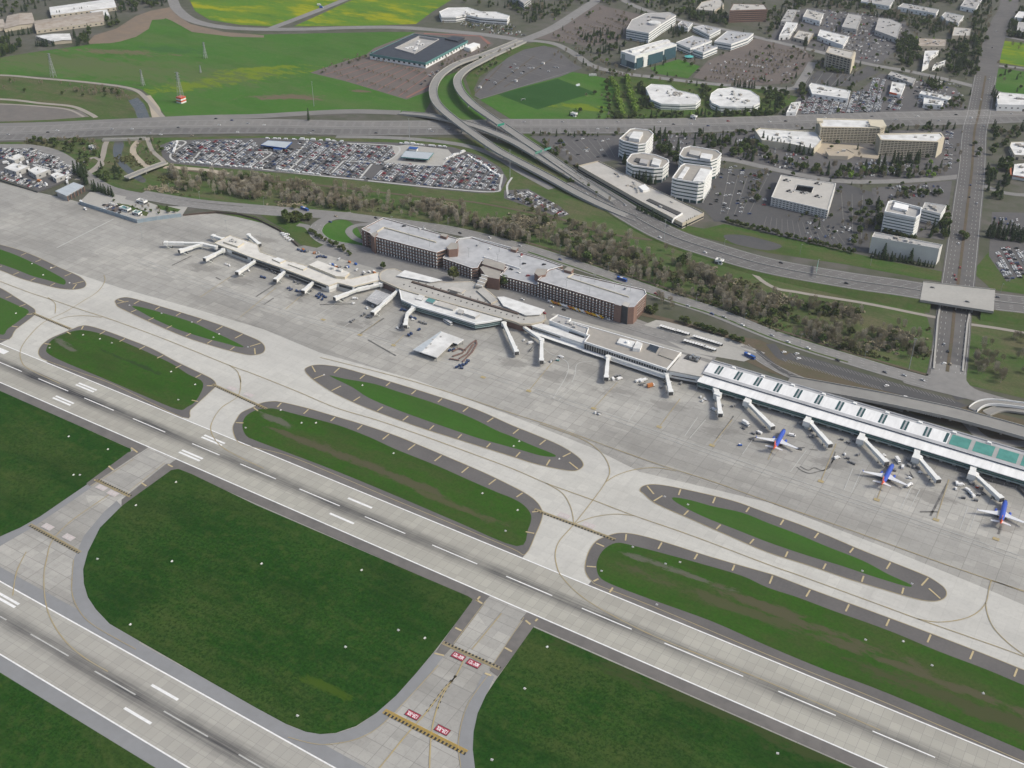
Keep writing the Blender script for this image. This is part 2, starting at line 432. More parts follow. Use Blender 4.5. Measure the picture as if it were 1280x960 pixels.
# ---- airfield
apron_edge = [(-60, 216), (0, 228), (45, 240), (78, 247), (104, 254), (140, 268), (172, 277), (200, 273), (228, 269), (270, 267), (320, 275), (352, 291), (372, 309),
    (420, 325), (470, 338), (520, 352), (640, 385), (760, 420), (860, 440), (900, 452), (1000, 484), (1130, 522), (1280, 568), (1420, 612), (1500, 900), (1500, 1400), (300, 1400), (-600, 1400), (-500, 300)]
w = GS(apron_edge[:24]) + [Vector((900, 600, 0)), Vector((900, -300, 0)), Vector((-2600, -300, 0)), Vector((-2600, 900, 0))]
sheet('airfield_apron', w, 'apron_concrete', .10, world=True)
# taxiway band of newer concrete
tx = [(-40, 300), (60, 330), (105, 345), (150, 360), (240, 385), (330, 412), (400, 441), (520, 475), (640, 520), (740, 560), (800, 590), (960, 628), (1110, 686), (1230, 735), (1300, 765),
      (1500, 900), (1280, 850), (1100, 795), (960, 745), (760, 690), (700, 700), (640, 690), (560, 650), (320, 552), (232, 520), (140, 478), (0, 420), (-40, 400)]
sheet('taxiway', tx, 'taxi_concrete', .14)
# runways and their shoulders
def rect(name, x0, x1, y0, y1, mat, z):
    return sheet(name, [(x0, y0), (x1, y0), (x1, y1), (x0, y1)], mat, z, world=True)
rect('runway_shoulder', -2600, 800, RA0-8.5, RA0, 'shoulder_asphalt', .20)
rect('runway_shoulder', -2600, 800, RA1, RA1+8.6, 'shoulder_asphalt', .20)
rect('runway_shoulder', -2600, 800, RB0-9.5, RB0, 'shoulder_grey', .20)
rect('runway_shoulder', -2600, 800, RB1, RB1+9.2, 'shoulder_grey', .20)
rect('runway', -2600, 800, RA0, RA1, 'runway_concrete', .24)
rect('runway', -2600, 800, RB0, RB1, 'runway_concrete_near', .24)
# connector mouths in concrete up to the runway edge
for a, b in (((229, 522), (297, 553)), ((657, 693), (738, 728)), ((3, 428), (57, 453))): rect('taxiway', G(*a).x, G(*b).x, RA1, RA1+30 if a[0] > 600 else RA1+18, 'taxi_concrete', .215)
for a, b in (((177, 565), (212, 580)), ((607, 751), (654, 771))): rect('taxiway', G(*a).x, G(*b).x, RA0-10, RA0, 'apron_concrete', .215)
# islands: outer asphalt, inner grass
ISL = [
 ([(-60, 290), (0, 306), (25, 313), (50, 323), (75, 335), (98, 345), (107, 353), (106, 359), (95, 362), (75, 361), (50, 355), (25, 348), (0, 338), (-60, 318)],
  [(-60, 299), (0, 312), (40, 328), (75, 346), (82, 352), (79, 356), (62, 351), (40, 345), (20, 337), (0, 330), (-60, 310)], 'island_grass', 0),
 ([(-60, 330), (0, 360), (20, 372), (38, 383), (44, 388), (43, 394), (36, 400), (20, 412), (4, 425), (-60, 398)],
  [(-60, 345), (0, 372), (20, 381), (36, 389), (28, 398), (10, 411), (-2, 418), (-60, 393)], 'island_grass', 0),
 ([(92, 411), (100, 408), (110, 407.5), (130, 413), (160, 424), (190, 436), (220, 452), (245, 464), (265, 474), (270, 482), (262, 491), (250, 502), (238, 513), (228, 522), (142, 481), (100, 466), (58, 451), (50, 446), (48, 440), (52, 432), (62, 424), (75, 418)],
  [(58, 437), (65, 425), (85, 416), (105, 413), (135, 420), (165, 432), (190, 443), (215, 455), (235, 468), (254, 479), (246, 500), (234, 509), (222, 512), (180, 495), (136, 476), (100, 461), (72, 449), (60, 442)], 'infield_grass', 0),
 ([(145, 380), (144, 376), (152, 372.5), (165, 373), (200, 383), (240, 395), (280, 408), (310, 420), (325, 427), (331, 434), (329, 441), (318, 444), (305, 443), (270, 434), (230, 421), (190, 404), (160, 390), (148, 384)],
  [(165, 383), (180, 385), (215, 395), (240, 403), (260, 412), (280, 421), (304, 433), (297, 433.5), (280, 429), (250, 421), (220, 411), (195, 400), (178, 391)], 'island_grass', 0),
 ([(381, 463), (385, 459), (395, 456.5), (410, 457), (432, 461), (480, 475), (545, 495), (595, 512), (640, 532), (665, 542), (700, 557), (722, 571), (729, 580), (726, 586), (715, 589), (690, 585), (665, 579), (640, 571), (570, 549), (520, 533), (460, 511), (420, 493), (400, 481), (387, 471)],
  [(412, 470), (432, 474), (467, 480), (495, 489), (545, 505), (590, 523), (620, 538), (640, 546), (665, 557), (690, 567), (694, 571), (677, 570), (652, 563), (630, 557), (595, 547), (545, 530), (495, 512), (460, 497), (440, 484)], 'island_grass', 0),
 ([(291, 537), (292, 531), (296, 524), (302, 516), (317, 509), (327, 504), (340, 502), (352, 503), (382, 510), (420, 521), (457, 532), (495, 545), (532, 560), (570, 576), (607, 592), (640, 608), (660, 619), (672, 629), (678, 640), (677, 650), (670, 667), (657, 693), (640, 686), (570, 657), (495, 626), (420, 594), (357, 569), (308, 557.5), (297, 552), (293, 545)],
  [(303, 533), (307, 521), (320, 513), (335, 511), (345, 511.5), (370, 518), (420, 531), (460, 546), (495, 562), (545, 582), (590, 602), (620, 615), (640, 623), (655, 632), (664, 645), (660, 662), (646, 683), (570, 652), (495, 620), (420, 589), (357, 565), (320, 551), (308, 545)], 'infield_grass', 0),
 ([(800, 614), (802, 609), (812, 606), (830, 607), (865, 614), (915, 626), (960, 642), (997, 655), (1035, 670), (1072, 686), (1115, 703), (1150, 717), (1165, 724), (1180, 735), (1183, 744), (1177, 750), (1165, 752), (1145, 749), (1110, 739), (1060, 724), (1010, 707), (960, 691), (915, 672), (865, 650), (820, 630), (804, 617)],
  [(842, 622), (865, 626), (890, 633), (927, 641), (960, 654), (997, 668), (1035, 684), (1078, 701), (1110, 718), (1138, 731), (1132, 733), (1092, 721), (1077, 716), (1047, 706), (1010, 695), (960, 678), (927, 665), (877, 645), (845, 628)], 'island_grass', 0),
 ([(734, 720), (731, 710), (735, 692), (745, 677), (760, 670), (777, 666.5), (802, 670), (840, 681), (890, 697), (960, 717), (975, 722), (1022, 740), (1085, 763), (1147, 786), (1210, 810), (1280, 838), (1420, 895), (1420, 1016), (1280, 953), (1110, 880), (960, 819), (815, 758), (750, 733), (740, 727)],
  [(746, 712), (747, 700), (755, 687), (770, 679), (790, 682), (840, 695), (880, 706), (927, 720), (960, 735), (997, 747), (1042, 764), (1085, 779), (1122, 793), (1172, 814), (1235, 838), (1280, 857), (1420, 915), (1420, 1002), (1280, 939), (1110, 867), (1035, 839), (960, 808), (890, 777), (815, 750), (775, 735), (752, 724)], 'infield_grass', 0)]
for outer, inner, gm, _ in ISL:
    po = [Vector((p.x, min(p.y, 1e9), 0)) for p in spline(GS(outer), True, 4)]
    sheet('taxiway_shoulder', po, 'shoulder_new', .23, world=True)
    o = sheet('island_lawn', inner, gm, .26, smooth=4)
# the big near lawns
LAWN = {
 'P': [(-200, 400), (0, 487), (100, 533), (155, 557.5), (163, 561), (164, 564), (158, 570), (135, 585), (110, 605), (82, 624), (50, 646), (25, 660), (0, 671), (-40, 680), (-200, 650)],
 'Q': [(214, 586.5), (220, 585.2), (240, 593), (320, 631.5), (420, 674.5), (524, 719.5), (585, 745.5), (591, 749.5), (588, 755), (570, 779), (545, 812), (520, 842), (495, 870), (470, 892), (445, 908), (420, 916.5), (400, 918), (382, 915), (357, 905), (320, 885), (250, 845), (175, 802), (137, 780), (120, 762), (110, 747), (105, 730), (104, 712), (110, 690), (125, 660), (150, 635), (170, 617), (190, 601)],
 'R': [(665, 783.5), (700, 798), (800, 841), (960, 909), (1075, 958), (1400, 1096), (1300, 1200), (640, 1150), (600, 1000), (594, 962), (591, 937), (592, 915), (597, 892), (607, 870), (620, 850), (640, 822), (658, 792)],
 'S': [(-300, 600), (0, 839), (96, 899), (192, 960), (420, 1105), (200, 1300), (-300, 1300)]}
YA, YBU, YBL = RA0-8.5, RB1+9.2, RB0-9.5
W_ = {k: [Vector((q.x, q.y, 0)) for q in GS(v)] for k, v in LAWN.items()}
lw = {'P': [(-2600, YA)] + [(q.x, min(q.y, YA)) for q in W_['P'][1:-2]] + [(-700, YBU+5), (-780, YBU), (-2600, YBU)], 'Q': [(q.x, q.y) for q in W_['Q']],
      'R': [(q.x, min(q.y, YA)) for q in W_['R'][:1]] + [(800, YA), (800, YBU), (-225, YBU), (-238, YBU+4), (-247, YBU+12)] + [(q.x, q.y) for q in W_['R'][9:]],
      'S': [(-2600, YBL), (800, YBL), (800, -200), (-2600, -200)]}
for k, p in lw.items():
    o = sheet('airfield_lawn', p, 'airfield_grass', .26, world=True)
# asphalt strips beside the two connectors
sheet('taxiway_shoulder', [(174, 561), (175, 566), (112, 608), (108, 604.5), (160, 566)], 'shoulder_asphalt', .30)
sheet('taxiway_shoulder', [(208, 580), (222, 580), (225, 586), (214, 588), (160, 627), (152, 633), (152, 625)], 'shoulder_asphalt', .30)
sheet('taxiway_shoulder', [(604, 747), (605, 756), (566, 808), (555, 820), (545, 815), (560, 793), (592, 749)], 'shoulder_asphalt', .30)
sheet('taxiway_shoulder', [(655, 775), (668, 777), (667, 784), (640, 822), (622, 846), (612, 838), (640, 795)], 'shoulder_asphalt', .30)
sheet('taxiway_shoulder', [(-20, 682), (0, 671), (25, 660), (50, 646), (82, 624), (108, 606), (115, 609), (85, 630), (40, 660), (0, 683)], 'shoulder_grey', .22)
qs = [(152, 633), (125, 660), (110, 690), (104, 712), (105, 730), (110, 747), (120, 762), (137, 780), (175, 802), (170, 812), (120, 784), (100, 765), (90, 740), (92, 700), (105, 670), (130, 640), (146, 626)]
sheet('taxiway_shoulder', qs, 'shoulder_grey', .22)
sheet('taxiway_shoulder', [(320, 885), (357, 905), (382, 915), (400, 918), (420, 917), (445, 909), (470, 892), (495, 870), (520, 842), (545, 813), (555, 820), (530, 852), (500, 884), (470, 912), (440, 926), (400, 931), (360, 922), (310, 893)], 'shoulder_grey', .22)
sheet('taxiway_shoulder', [(618, 846), (607, 870), (597, 892), (592, 915), (591, 937), (594, 962), (600, 1000), (584, 1000), (576, 960), (573, 930), (578, 900), (588, 875), (605, 840)], 'shoulder_grey', .22)

# ---- painted lines, one mesh per colour
def line_px(m, px, w, z=.40, n=6, dash=None, smooth=True):
    p = GS(px)
    if smooth and len(p) > 2: p = spline(p, False, n)
    lines(m, p, w, dash, z)
wl = MB()
for y in (RA0+.5, RA1-.5, RB0+.5, RB1-.5): lines(wl, [(-2600, y), (800, y)], 1.0, None, .34)
def dashes(m, yc, starts, L=36.6):
    for s, e in starts: lines(m, [(s, yc), (e, yc)], .9, None, .34)
gx = lambda u, v: G(u, v).x
yc = (RA0+RA1)/2
A_c = [(-20, 443, 29, 464), (49, 473, 84, 490), (106, 497.5, 143, 513), (166, 523.7, 206, 541), (240, 555, 274, 569.5), (300, 580.5, 345, 599), (373, 612.5, 424, 633.5), (455, 647, 506, 668), (540, 682, 596, 706), (632, 721.5, 690, 745), (727.5, 760.5, 790, 786.5), (831, 803.5, 930, 844), (974, 862, 1046, 892), (1092, 911, 1170, 944), (1215, 962, 1300, 998)]
dashes(wl, yc, [(gx(a, b), gx(c, d)) for a, b, c, d in A_c])
yb = (RB0+RB1)/2
x0 = gx(40, 792)
wlb = MB()
dashes(wlb, yb, [(x0+60.96*k, x0+60.96*k+36.6) for k in range(-6, 8)])
for cx, up, dbl in [(97, 480, 1), (255, 544.5, 1), (435, 623, 0)]:
    x = gx(cx, up)
    for side in (1, -1):
        for q in ((0, 1) if dbl else (0,)):
            y = yc + side*(10.8 + q*3.2)
            lines(wl, [(x, y), (x+22.9, y)], 1.9, None, .34)
xb = gx(190, 856)
for k, dbl in ((0, 0), (-1, 1)):
    for side in (1, -1):
        for q in ((0, 1) if dbl else (0,)):
            y = yb + side*(10.8 + q*3.2)
            lines(wl, [(xb+k*152.4, y), (xb+k*152.4+22.9, y)], 1.9, None, .34)
for side in (1, -1): lines(wl, [(gx(11, 440)-46, yc+side*14), (gx(11, 440), yc+side*14)], 6, None, .34)
o = wl.build('runway_marking', 'white_paint'); o['kind'] = 'structure'
o = wlb.build('runway_marking', 'worn_white'); o['kind'] = 'structure'
# yellow taxi lines
ym = MB(); fm = MB()
Y = [
 [(0, 352), (37, 366), (65, 375), (100, 387), (140, 400), (200, 422), (250, 442), (287, 457), (320, 469), (370, 489), (420, 510), (470, 525), (520, 542), (570, 560), (640, 586), (682, 604), (740, 625), (790, 644), (865, 670), (960, 706), (1000, 720), (1085, 751), (1150, 775), (1210, 796), (1280, 821), (1400, 868)],
 [(400, 447), (520, 478), (640, 517), (690, 533), (770, 562), (830, 583), (890, 602), (960, 627), (1035, 653), (1110, 680), (1185, 707), (1280, 740), (1400, 785)],
 [(675, 530), (727, 549), (752, 567), (762, 587), (757, 603), (740, 627), (722, 650), (712, 662), (699, 677), (694, 692), (696, 708), (702, 721), (722, 742), (750, 761), (795, 785), (840, 805), (960, 853), (1100, 913)],
 [(757, 603), (772, 594), (795, 587), (820, 585), (845, 589)],
 [(682, 604), (702, 616), (712, 631), (716, 645), (717, 656)],
 [(720, 655), (726, 652), (745, 646), (770, 643), (792, 645)],
 [(1147, 774), (1172, 778), (1200, 775), (1220, 767), (1232, 754), (1236, 737), (1239, 726)],
 [(1239, 726), (1280, 739)], [(1232, 754), (1234, 767), (1242, 785), (1260, 804), (1284, 822)],
 [(130, 344), (131, 352), (122, 365), (105, 376), (82, 390), (55, 403), (37, 420), (26, 437), (27, 452), (37, 462), (75, 480)],
 [(60, 372), (69, 380), (69, 392)], [(72, 400), (87, 396), (107, 395), (127, 397)],
 [(300, 470), (301, 480), (297, 496), (277, 510), (266, 526), (264, 540), (275, 557), (300, 572), (330, 586)],
 [(287, 457), (297, 465), (301, 478)]]
for p in Y: line_px(fm, p, .75)
Y2 = [[(627, 767), (582, 820), (570, 845), (555, 862), (532, 892), (507, 920), (477, 957), (440, 1000)], [(570, 845), (555, 866), (545, 890), (539, 920), (537, 960), (537, 1000)]]
line_px(fm, [(627, 767), (590, 812)], .8)
for p in Y2: line_px(ym, p[1:] if len(p) > 6 else p, .8)
for p in [[(105, 640), (85, 655), (65, 677), (59, 697), (55, 720), (57, 752), (65, 777), (82, 802), (105, 822), (135, 840)], [(146, 612), (105, 640)], [(33, 690), (21, 715), (16, 745)]]: line_px(fm, p, .8)
# shoulder edge lines round the islands
for outer, inner, gm, _ in ISL:
    pts = spline(GS(outer), True, 4); pts.append(pts[0])
    lines(fm, pts, .6, None, .36)
for p in [[(168, 574), (114, 608)], [(206, 579), (154, 620)], [(607, 752), (567, 805)], [(655, 772), (613, 836)], [(92, 700), (90, 740), (100, 765), (120, 784), (170, 812)], [(576, 960), (573, 930), (578, 900), (588, 875), (612, 842)], [(548, 832), (500, 884), (470, 912), (440, 926), (400, 931), (360, 922)]]: line_px(fm, p, .5)
# stand lead-in lines
for a, b in [((824, 534), (850, 499)), ((742, 511), (772, 478)), ((661, 489), (692, 451)), ((1026, 602), (1045, 555)), ((1096, 625), (1104, 604)), ((1170, 650), (1186, 600)), ((450, 419), (475, 400)), ((357, 387), (382, 365)), ((890, 557), (915, 525)), ((492, 432), (505, 419)), ((960, 575), (966, 562)), ((250, 372), (290, 345)), ((300, 397), (345, 360))]: line_px(fm, [a, b], .7)
for u, v in [(824, 534), (742, 511), (661, 489), (1026, 602), (1096, 625), (1170, 650), (1245, 674), (450, 419), (492, 432), (890, 557), (604, 472), (404, 400)]:
    g = G(u, v); ym.box((g.x, g.y, .38), (4.5, 3.2, .02))
# yellow stripes across the dark shoulders
sy = MB()
for outer, inner, gm, _ in ISL:
    pi_ = spline(GS(inner), True, 4)
    po = spline(GS(outer), True, 4)
    acc = 0; nxt = 10
    for k in range(len(po)):
        a, b = po[k], po[(k+1) % len(po)]; L = (b-a).length
        while acc + L > nxt:
            p = a + (b-a)*((nxt-acc)/L)
            nxt += 27
            if p.y < RA1+14 or p.x < -1050 or p.x > 150: continue
            q = min(pi_, key=lambda w_: (w_-p).length)
            d = (b-a).normalized(); nrm = Vector((-d.y, d.x, 0))
            if nrm.dot(q-p) < 0: nrm = -nrm
            ln = min(11, max(6.5, (q-p).length*.62))
            c = p + nrm*1.2
            lines(sy, [c, c+nrm*ln], 1.15, None, .40)
        acc += L
for a, b in [((118, 600), (123, 603)), ((136, 583), (142, 588)), ((164, 560), (172, 566)), ((177, 604), (183, 608)), ((210, 581), (216, 584)), ((569, 785), (577, 789)), ((596, 751), (600, 746)), ((595, 750), (603, 755)), ((631, 810), (640, 815)), ((669, 777), (672, 774)), ((657, 776), (663, 781)), ((543, 817), (555, 820)), ((606, 842), (614, 845)), ((742, 727), (748, 724)), ((762, 741), (766, 735))]:
    lines(sy, GS([a, b]), 1.3, None, .42)
o = sy.build('shoulder_marking', 'shoulder_yellow'); o['kind'] = 'structure'
# holding position lines: two solid and two dashed
km = MB(); sm = MB()
def hold(a, b, flip, strong):
    A, B = G(*a), G(*b); d = (B-A).normalized(); n = Vector((-d.y, d.x, 0))
    if flip: n = -n
    m = sm if strong else ym
    wd = .62 if strong else .45
    for k in (0, 1): lines(m, [A+n*(k*wd*1.55), B+n*(k*wd*1.55)], wd, None, .42)
    lines(km, [A+n*(2.75*wd), B+n*(2.75*wd)], wd*4.4, None, .41) if 0 else None
    for k in (2.2, 3.7):
        lines(m, [A+n*(k*wd*1.15+.4), B+n*(k*wd*1.15+.4)], wd, (1.3, 1.3), .42)
    lines(km, [A+n*(3.2*wd*1.15+.4)+d*1.3, B+n*(3.2*wd*1.15+.4)], wd*3.2, (1.3, 1.3), .418)
hold((119, 601), (162, 622), False, 0); hold((39, 655), (102, 690), True, 0)
hold((267, 480), (335, 511), True, 0); hold((42, 391), (90, 411), True, 0)
hold((669, 636), (770, 674), True, 0); hold((552, 805), (624, 838), False, 0); hold((482, 887), (585, 939), True, 1)
line_px(km, [(570, 845), (555, 866), (545, 890)], 1.6, .395, dash=(1.5, 3)); line_px(km, [(570, 845), (555, 862), (532, 892)], 1.6, .395, dash=(1.5, 3))
o = fm.build('taxiway_marking', 'faint_yellow'); o['kind'] = 'structure'
o = ym.build('taxiway_marking', 'yellow_paint'); o['kind'] = 'structure'
o = sm.build('taxiway_marking', 'strong_yellow'); o['kind'] = 'structure'
o = km.build('taxiway_marking', 'black_paint'); o['kind'] = 'structure'
# red runway number panels painted on the taxiways, white lettering
def panel(u, v, txt, flip, worn):
    g = G(u, v)
    Lx, Ly = 8.8, 4.5
    rz = pi if flip else 0
    m = MB(); m.box((0, 0, 0), (Lx+.5, Ly+.5, .02))
    m.box((0, 0, .012), (Lx, Ly, .02), 0, 1)
    o = m.build('painted_number_panel', ['black_paint' if not worn else 'faded_white', 'red_paint' if not worn else 'faded_red'], origin=(0, 0, 0))
    o.location = (g.x, g.y, .40); o.rotation_euler = (0, 0, rz); o['kind'] = 'structure'
    f = bpy.data.curves.new('runway_number', 'FONT'); f.body = txt; f.size = 3.9; f.align_x = 'CENTER'; f.align_y = 'CENTER'; f.offset = .07; f.space_character = .95
    f.extrude = .004
    t = bpy.data.objects.new('runway_number', f); C.objects.link(t)
    bpy.context.view_layer.update()
    dg = bpy.context.evaluated_depsgraph_get()
    me = bpy.data.meshes.new_from_object(t.evaluated_get(dg))
    bpy.data.objects.remove(t)
    wx = max(v_.co.x for v_ in me.vertices)-min(v_.co.x for v_ in me.vertices)
    for v_ in me.vertices: v_.co.x *= (Lx*.86)/wx
    me.materials.clear(); me.materials.append(MATS['sign_white' if not worn else 'faded_white'])
    t = bpy.data.objects.new('runway_number', me); C.objects.link(t)
    t.parent = o; t.location = (0, 0, .03); t['kind'] = 'structure'
noisy('faded_red', (.50, .42, .42), (.45, .42, .40), .5); noisy('faded_white', (.56, .53, .51), (.5, .48, .46), .5)
panel(573, 821, '12L-30R', False, 0); panel(592, 830, '12L-30R', False, 0)
panel(516, 894, '12R-30L', True, 0); panel(553, 913, '12R-30L', True, 0)
for u, v in ((127, 610), (141, 617)): panel(u, v, '12L-30R', False, 1)
for u, v in ((60, 659), (86, 672)): panel(u, v, '12R-30L', True, 1)
for u, v in ((705, 645), (736, 657), (290, 486), (311, 494)): panel(u, v, '12L-30R', True, 1)
# white service lane and stand outlines on the apron
am = MB()
for dv in (0, 5):
    line_px(am, [(170, 322+dv), (320, 376+dv), (480, 425+dv), (640, 476+dv), (800, 532+dv), (960, 588+dv), (1130, 645+dv), (1290, 700+dv)], .55, .30)
line_px(am, [(71, 310), (142, 274)], 1.4, .30, smooth=False)
for a, b in [((690, 500), (712, 478)), ((697, 502), (720, 480)), ((785, 528), (800, 505)), ((856, 545), (872, 522)), ((862, 548), (882, 525)), ((928, 568), (944, 545)), ((988, 590), (1008, 563)), ((1055, 613), (1066, 586)), ((1064, 617), (1077, 588)), ((1125, 637), (1140, 608)), ((1135, 640), (1150, 612)), ((1200, 662), (1210, 633)), ((1211, 666), (1221, 638)), ((1150, 564+45), (1168, 610)), ((385, 402), (420, 380)), ((428, 410), (455, 392))]:
    line_px(am, [a, b], .5, .30, smooth=False)
line_px(am, [(655, 408+6), (685, 440), (700, 447), (710, 455), (708, 470), (690, 500)], .6, .30); line_px(am, [(740, 452), (722, 455), (719, 468), (715, 478)], .6, .30)
o = am.build('apron_marking', 'worn_white'); o['kind'] = 'structure'
# dark tar seams and spills
km2 = MB()
for p in [[(996, 584), (1003, 589), (1012, 592), (1022, 590), (1035, 586), (1040, 578), (1044, 565)], [(1000, 583), (1010, 588), (1018, 585), (1030, 588), (1042, 575)], [(896, 548), (902, 540), (908, 533), (917, 520)], [(1012, 562), (1022, 563)], [(1060, 574), (1068, 582)]]: line_px(km2, p, 1.0, .31)
for a, b in [((320, 371), (345, 355)), ((330, 381), (342, 373)), ((495, 445), (460, 425)), ((448, 419), (480, 398)), ((1150, 640), (1172, 640)), ((1163, 645), (1184, 605)), ((400, 381), (440, 380)), ((215, 332), (240, 320)), ((1248, 668), (1252, 655)), ((276, 350), (270, 347))]: line_px(km2, [a, b], 1.6, .305)
o = km2.build('tyre_marking', 'rubber_stain'); o['kind'] = 'structure'

# ================================================================== UPPER HALF: zones
def zone(name, px, mat, z=.05, smooth=0): return sheet(name, px, mat, z, smooth)
zone('meadow', [(-120, 100), (0, 72), (37, 66), (110, 56), (140, 51), (170, 44), (185, 36), (190, 24), (212, 22), (235, 32), (280, 41), (330, 43), (480, 40), (520, 40), (560, 41), (575, 60), (548, 110), (530, 142), (440, 139), (340, 142), (250, 146), (208, 147), (203, 140), (193, 125), (178, 112), (150, 106), (100, 101), (50, 96), (0, 93), (-120, 90)], 'meadow')
zone('mustard_field', [(225, -40), (236, -2), (244, 14), (262, 25), (300, 31), (338, 33), (362, 28), (432, -4), (470, -40)], 'mustard_meadow')
zone('mustard_field', [(367, 33), (440, 0), (480, -30), (640, -30), (564, 0), (540, 15), (520, 30), (470, 32)], 'mustard_meadow')
zone('bare_earth', [(108, 55), (118, 44), (145, 36), (170, 20), (190, 13), (212, 9), (216, 16), (205, 24), (190, 25), (186, 36), (170, 46), (150, 52), (138, 54)], 'bare_earth', .09)
zone('verge', [(213, 8), (220, 18), (238, 30), (280, 40), (330, 44), (330, 47), (290, 46), (240, 40), (215, 26), (205, 22)], 'bare_earth', .07)
zone('river_bank', [(-120, 92), (0, 95), (50, 98), (105, 104), (150, 110), (175, 117), (185, 130), (190, 148), (-120, 158)], 'river_bank', .06)
zone('bare_lot', [(-120, 128), (0, 130), (40, 131), (75, 134), (100, 138), (112, 146), (60, 150), (-120, 156)], 'gravel_grey', .08)
zone('river', [(160, 126), (172, 122), (180, 130), (188, 148), (172, 148), (168, 136)], 'river_water', .08)
for p, wd in [([(-120, 92), (0, 94), (50, 98), (100, 102), (150, 108), (172, 114), (185, 126), (196, 138), (204, 147)], 7), ([(-120, 122), (0, 124), (50, 129), (90, 133), (112, 142), (120, 147)], 7), ([(-120, 127), (0, 130), (50, 133), (85, 137), (105, 146)], 4)]:
    road('footpath', p, wd, 'path', .12)
zone('gravel_path', [(180, 120), (188, 119), (200, 135), (203, 147), (190, 147), (187, 134)], 'sand_path', .10)
# green strip between the freeway and the airport
zone('river_bank', [(-150, 176), (0, 178), (200, 172), (320, 170), (560, 172), (640, 180), (700, 212), (760, 248), (840, 300), (900, 322), (960, 340), (1060, 362), (1150, 377), (1160, 400), (1170, 440), (1165, 468), (1060, 446), (960, 415), (890, 388), (790, 354), (690, 320), (570, 287), (420, 266), (300, 258), (160, 238), (110, 225), (60, 195), (0, 184), (-150, 186)], 'river_bank', .03)
zone('river_bank', [(1205, 395), (1250, 392), (1420, 410), (1420, 530), (1280, 498), (1205, 480)], 'river_bank', .03)
zone('verge', [(640, 176), (700, 190), (790, 262), (850, 290), (960, 316), (1060, 331), (1150, 348), (1180, 352), (1180, 340), (1090, 322), (1010, 303), (905, 280), (880, 286), (848, 280), (700, 195), (660, 165)], 'verge', .04)
zone('verge', [(1215, 340), (1240, 310), (1300, 340), (1420, 350), (1420, 388), (1240, 362)], 'verge', .04)
zone('basin_lawn', [(880, 290), (905, 283), (960, 290), (1010, 305), (1090, 322), (1175, 345), (1180, 352), (1100, 340), (1000, 323), (930, 310), (885, 300)], 'grass_bright', .06) if 0 else None
zone('gravel_basin', [(905, 294), (930, 294), (960, 301), (978, 308), (960, 313), (930, 308), (912, 302)], 'lot_dark', .07, 3)
zone('basin_lawn', [(640, 150), (600, 125), (622, 118), (715, 90), (745, 95), (772, 102), (757, 150), (700, 151)], 'meadow', .06)
zone('soccer_pitch', [(622, 118), (697, 98.5), (744, 115.5), (672, 137)], 'pitch_grass', .09)
zone('verge', [(545, 100), (575, 88), (582, 110), (600, 135), (615, 150), (560, 150), (548, 130)], 'meadow', .07)
zone('verge', [(582, 98), (600, 75), (640, 58), (680, 51), (720, 62), (690, 58), (655, 62), (600, 95), (592, 112), (600, 125), (590, 120)], 'verge', .07)
zone('campus_lawn', [(812, 85), (848, 74), (875, 83), (860, 98), (820, 92)], 'meadow', .08)
zone('verge', [(760, 95), (810, 97), (870, 104), (960, 112), (1000, 122), (960, 148), (870, 150), (762, 150)], 'verge', .05)
zone('mustard_field', [(1248, 50), (1292, 56), (1420, 75), (1420, 108), (1292, 85), (1247, 78)], 'mustard_meadow', .08)
zone('vacant_lot_grass', [(1246, 85), (1292, 91), (1420, 112), (1420, 145), (1290, 120), (1250, 117), (1243, 108)], 'meadow', .08)
# parking lots and yards
zone('parking_lot', [(388, 91), (402, 86), (458, 68), (468, 60), (520, 40), (600, 43), (618, 55), (590, 72), (560, 84), (546, 99), (540, 112), (508, 124.5), (430, 101)], 'lot_brown', .08)
zone('parking_lot', [(593, 120), (596, 108), (610, 92), (635, 72), (655, 62), (680, 57), (697, 62), (715, 78), (728, 85), (700, 96), (640, 112), (600, 124)], 'lot_asphalt', .08)
zone('parking_lot', [(668, 48), (745, 5), (800, 18), (812, 22), (785, 32), (775, 52), (735, 58), (700, 52)], 'lot_brown', .08)
zone('parking_lot', [(866, 97), (885, 76), (945, 48), (1000, 58), (1018, 72), (1000, 92), (985, 104), (940, 107), (900, 104)], 'lot_brown', .08)
zone('parking_lot', [(662, 170), (790, 169), (840, 168), (960, 165), (960, 200), (1000, 212), (900, 200), (870, 196), (770, 200), (735, 205), (715, 206), (690, 188)], 'lot_asphalt', .07)
zone('parking_lot', [(770, 200), (850, 195), (880, 210), (960, 212), (968, 240), (958, 262), (930, 277), (893, 277), (880, 262), (800, 230)], 'lot_dark', .075)
zone('parking_lot', [(930, 279), (960, 214), (1050, 228), (1090, 240), (1094, 256), (1085, 316), (1010, 303), (960, 292)], 'lot_dark', .085)
zone('parking_lot', [(1000, 108), (1022, 88), (1065, 93), (1085, 82), (1100, 90), (1060, 108)], 'lot_dark', .08)
zone('parking_lot', [(1100, 92), (1195, 110), (1210, 138), (1100, 142), (980, 147), (1000, 118), (1070, 118)], 'lot_asphalt', .075)
zone('parking_lot', [(900, 170), (1215, 160), (1200, 225), (1130, 226), (1045, 226), (960, 210)], 'lot_asphalt', .06)
zone('parking_lot', [(1240, 265), (1420, 270), (1420, 345), (1300, 335), (1258, 352), (1236, 320)], 'lot_asphalt', .08)
zone('parking_lot', [(985, 15), (1010, 10), (1130, 22), (1140, 45), (1100, 80), (1060, 75), (1000, 60), (960, 50)], 'lot_asphalt', .06)
zone('parking_lot', [(1090, 235), (1190, 226), (1180, 300), (1090, 290)], 'lot_asphalt', .07)
